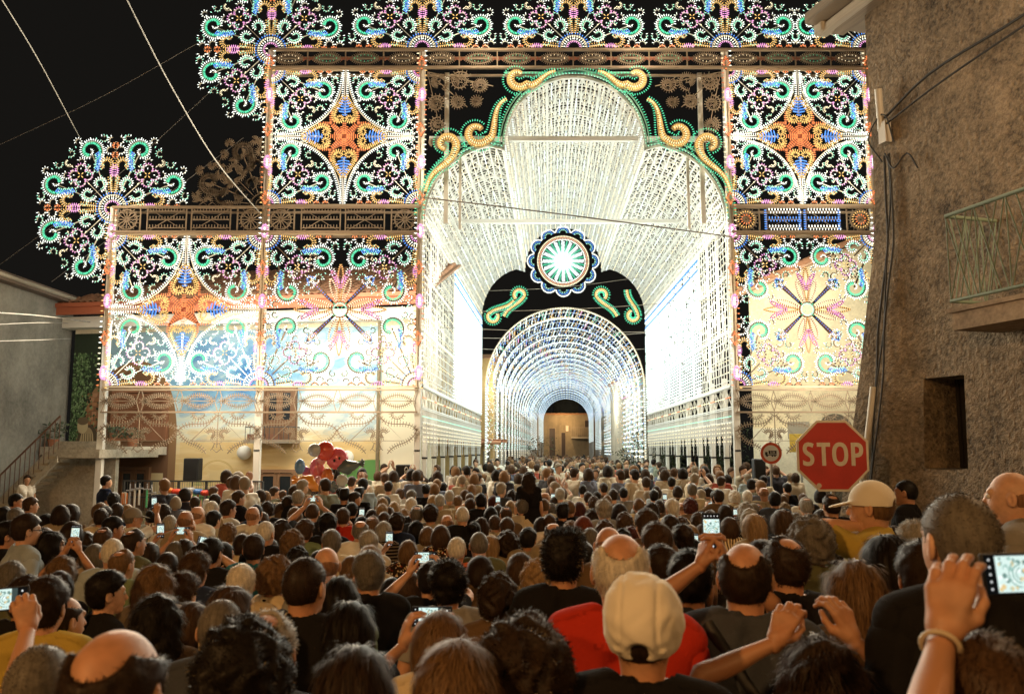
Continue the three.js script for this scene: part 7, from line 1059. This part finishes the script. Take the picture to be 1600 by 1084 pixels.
filmer(97, 890, 41, 'wavy', 'l', 'beige', [117, 835, 'p', 'both', 0.35], 'dark backed upright phone between two raised bare arms at the left', { label: 'wavy light brown hair with two raised bare arms and upright phone, left' });
filmer(274, 862, 24, 'bob', 'g', 'green', [284, 829, 'l', 'both', 0.35], 'large bright level phone held high at the left', { yaw: 0 }); filmer(289, 858, 26, 'long', 'd', 'black', [250, 829, 'p', 'L', 0.3], 'phone seen edge on beside the large bright level phone', { turn: 0.6 });
filmer(310, 872, 30, 'short', 'd', 'olive', [321, 846, 'l', 'R', 0.3], 'tilted level phone below the bright one', { tilt: -0.2 }); filmer(322, 808, 19, 'short', 'g', 'grey', [312, 811, 'p', 'L', 0.3], 'dark upright phone below the toy pompoms');
filmer(208, 808, 25, 'cap', 'g', 'white', [240, 785, 'p', 'R', 0.3], 'white phone in a hand stretched out below the toy swords', { yaw: -0.8, label: 'grey cap and white tee with arm stretched to the right, below the toy swords', turn: 0.9 });
filmer(1123, 776, 17, 'short', 'd', 'brown', [1112, 786, 'l', 'both', 0.3], 'level phone with raised elbows left of the lorry ban sign'); filmer(1160, 812, 21, 'bob', 'b', 'brown', [1150, 802, 'p', 'R', 0.3], 'dark upright phone left of the long blond hair'); filmer(1178, 797, 18, 'cap', 'g', 'grey', [1180, 790, 'l', 'both', 0.35], 'level phone above the long blond hair'); filmer(1090, 812, 22, 'wavy', 'b', 'cream', [1096, 807, 'p', 'L', 0.3], 'upright phone just behind the tall bright one'); filmer(1084, 858, 24, 'bob', 'k', 'brown', [1086, 845, 'p', 'L', 0.3], 'small upright phone left of the tall bright one'); filmer(1030, 790, 16, 'bob', 'd', 'brown', [1039, 778, 'p', 'R', 0.3], 'small bright upright phone right of the gallery middle'); filmer(778, 800, 16, 'short', 'd', 'black', [778, 782, 'p', 'L', 0.3], 'small upright phone left of the girl on shoulders'); filmer(866, 786, 14, 'short', 'd', 'slate', [864, 777, 'p', 'R', 0.3], 'small upright phone right of the girl on shoulders'); filmer(565, 818, 18, 'bob', 'k', 'black', [565, 802, 'p', 'R', 0.3], 'upright phone among the black tees under the balloons'); filmer(734, 780, 13, 'short', 'b', 'beige', [734, 775, 'p', 'L', 0.3], 'tiny upright phone in the far rows left of the gallery middle');
// the girl carried on shoulders, the toy seller, two people on the stair
{ const S = settle(815, 792, 20, WIDE.short), d = S.d + 0.05, c = at(826, 748, d); person(826, 748, 19, 'wavy', 'd', 'black', { fem: true, sit: true, yaw: 0, at: { d, s: 0.82 }, lift: c.y - 0.82 * 1.61, label: 'girl with long dark hair and black tee carried above the crowd on shoulders' }); }
person(166, 752, 14, 'short', 'k', 'navy', { yaw: -0.9, label: 'toy seller with dark tee standing beside the white pier, looking down' });
{ const p = at(42, 748, 21.9); person(42, 748, 15, 'short', 'd', 'white', { fem: true, sit: true, yaw: -2.4, at: { d: 21.6, s: 0.9 }, lift: p.y - 0.9 * 1.61, label: 'seated figure with white tee on the outdoor stair' }); }
person(25, 783, 17, 'short', 'k', 'red', { yaw: -1.2, label: 'dark red top at the foot of the outdoor stair' });
person(177, 780, 16, 'afro', 'k', 'black', { label: 'bushy black hair under the toy seller' });
// people to close the gaps between those
{
  const styles = ['short', 'short', 'crop', 'bob', 'bob', 'tousled', 'wavy', 'thin', 'curly', 'long', 'bun', 'bald'], cols = ['d', 'd', 'k', 'b', 'b', 'g', 'l', 'G', 'n', 'k'], tops = ['black', 'white', 'beige', 'brown', 'cream', 'navy', 'white', 'black', 'lightblue', 'teal', 'striped', 'blue'];
  let made = 0; const want = 300 - crowd.length;
  for (let d = 4.2; d < 15.5 && made < want; d += 0.62) for (let x = -0.6 * d - 0.3; x < 0.6 * d + 0.3 && made < want; x += 0.62) {
    const X = x + rr(-0.18, 0.18), D = d + rr(-0.2, 0.2); if (X > wallAt(D) - 0.9 && D > 4) continue; if (D > 11 && X < -7.2) continue;
    if (crowd.some((c) => Math.hypot(c.x - X, c.z + D) < 0.5)) continue;
    const s = rr(0.9, 0.985), y = groundY(D) + HEADY * s, zc = D * cT + (y - EYE) * sT, px = 800 + FOCAL * X / zc, py = 542 - FOCAL * ((y - EYE) * cT - D * sT) / zc, st = styles[Math.floor(rnd() * 12)];
    person(px, py, FOCAL * WIDE[st] * s / D, st, cols[Math.floor(rnd() * 10)], tops[Math.floor(rnd() * 12)], { at: { d: D, s } }); made++;
  }
  console.log('people', crowd.length, 'fillers', made);
}
// labels: look first, then the place; alike ones in one zone are counted from the left
{
  const by = new Map(); for (const c of crowd) { c.t.userData.group = 'people in the crowd'; if (c.own) { c.t.userData.label = c.own; continue; } const k = (c.look + '; ' + c.zone).replace('chin length', 'bobbed').replace('tall brushed up', 'upright'); by.has(k) || by.set(k, []); by.get(k).push(c); }
  const ord = ['leftmost', 'second from left', 'third from left', 'fourth from left', 'fifth from left', 'sixth from left', 'seventh from left', 'eighth from left', 'ninth from left', 'tenth from left'];
  for (const [k, list] of by) { list.sort((a, b) => a.px - b.px); list.forEach((c, i) => { c.t.userData.label = list.length > 1 ? `${k}, ${ord[i]}`.split(' ').length > 16 ? `${k.replace('below the ', 'under ').replace(' hair', '')}, ${ord[i]}` : `${k}, ${ord[i]}` : k; }); }
}
// ---------- the far crowd under the gallery, one mass ----------
{
  const t = new THREE.Group(); t.name = 'distant_crowd'; scene.add(t); tag(t, 'packed far crowd under the lit gallery and round its posts', 'crowd', null, 'stuff');
  const spots = [];
  for (let d = 15; d < 74; d += d < 24 ? 0.6 : 0.8) for (let x = -9; x < 9; x += d < 24 ? 0.62 : 0.75) {
    const X = x + rr(-0.2, 0.2), D = d + rr(-0.25, 0.25); const inside = Math.abs(X - axis(D)) < (D > 39 ? 3.3 : HW + (D < 26 ? 1.6 : -0.2));
    if (D > 21 ? !inside : X < (D < 17.5 ? -6.4 : -4.4) || X > Math.min(6.5, wallAt(Math.min(D, 13)) + 1)) continue; if (rnd() < (D > 22 ? 0.36 : 0.26)) continue;
    if (crowd.some((c) => Math.hypot(c.x - X, c.z + D) < 0.5)) continue; spots.push([X, D]);
  }
  const bodies = { m: [], f: [] }; for (const p of spots) (rnd() < 0.55 ? bodies.m : bodies.f).push(p);
  bodies.r = []; for (const k of ['m', 'f']) bodies[k] = bodies[k].filter((p) => rnd() > 0.035 || !bodies.r.push(p));
  for (const k in bodies) {
    const fem = k === 'f', list = bodies[k], up = k === 'r', arms = [-1, 1].map((s) => arm('far', s, fem, up ? V(s * 0.06, 1.66, -0.34) : undefined, V(0, 1, 0), up ? V(-s, 0, -0.3) : undefined)), parts = [['body', join([headGeo('far', fem), trunkGeo('far', fem, false), ...arms.flatMap((a) => a[0])])], ['shirt', join([shirtGeo('far', fem), ...arms.map((a) => a[1])])], ['trousers', trouserGeo('far', false)], ['hair', hairGeo(fem ? 'bob' : 'short', 'far')]];
    const mats = list.map(([x, d]) => { const facing = d > 22 && rnd() < 0.6, s = rr(0.84, 1.09); return new THREE.Matrix4().compose(V(x, groundY(d), -d), new THREE.Quaternion().setFromAxisAngle(V(0, 1, 0), facing ? PI + rr(-0.8, 0.8) : rr(-0.9, 0.9)), V(s, s, s)); });
    const pal = { body: [[0.45, 0.25, 0.15], [0.5, 0.29, 0.18]], shirt: [[0.68, 0.64, 0.55], [0.62, 0.55, 0.42], [0.02, 0.02, 0.03], [0.35, 0.27, 0.17], [0.66, 0.62, 0.52], [0.12, 0.14, 0.2], [0.2, 0.22, 0.16], [0.55, 0.47, 0.33], [0.68, 0.64, 0.56], [0.3, 0.36, 0.38], [0.5, 0.42, 0.3], [0.03, 0.03, 0.035], [0.34, 0.07, 0.04]], trousers: [[0.03, 0.035, 0.06], [0.15, 0.13, 0.1], [0.02, 0.02, 0.02]], hair: [[0.015, 0.011, 0.008], [0.04, 0.024, 0.014], [0.08, 0.045, 0.025], [0.25, 0.2, 0.14], [0.2, 0.11, 0.05]] };
    for (const [nm, g] of parts) { const im = new THREE.InstancedMesh(g, nm === 'hair' ? new THREE.MeshPhysicalMaterial({ roughness: 0.6, specularIntensity: 0.3 }) : plain(1, 1, 1, nm === 'body' ? 0.5 : 0.9), list.length); im.name = nm; im.userData.kind = 'stuff'; im.castShadow = im.receiveShadow = true; list.forEach((_, i) => { im.setMatrixAt(i, mats[i]); const c = pal[nm][Math.floor(rnd() * pal[nm].length)]; im.setColorAt(i, new THREE.Color().setRGB(...c)); }); t.add(im); }
  }
  console.log('far crowd', spots.length);
}
renderer.render(scene, camera);
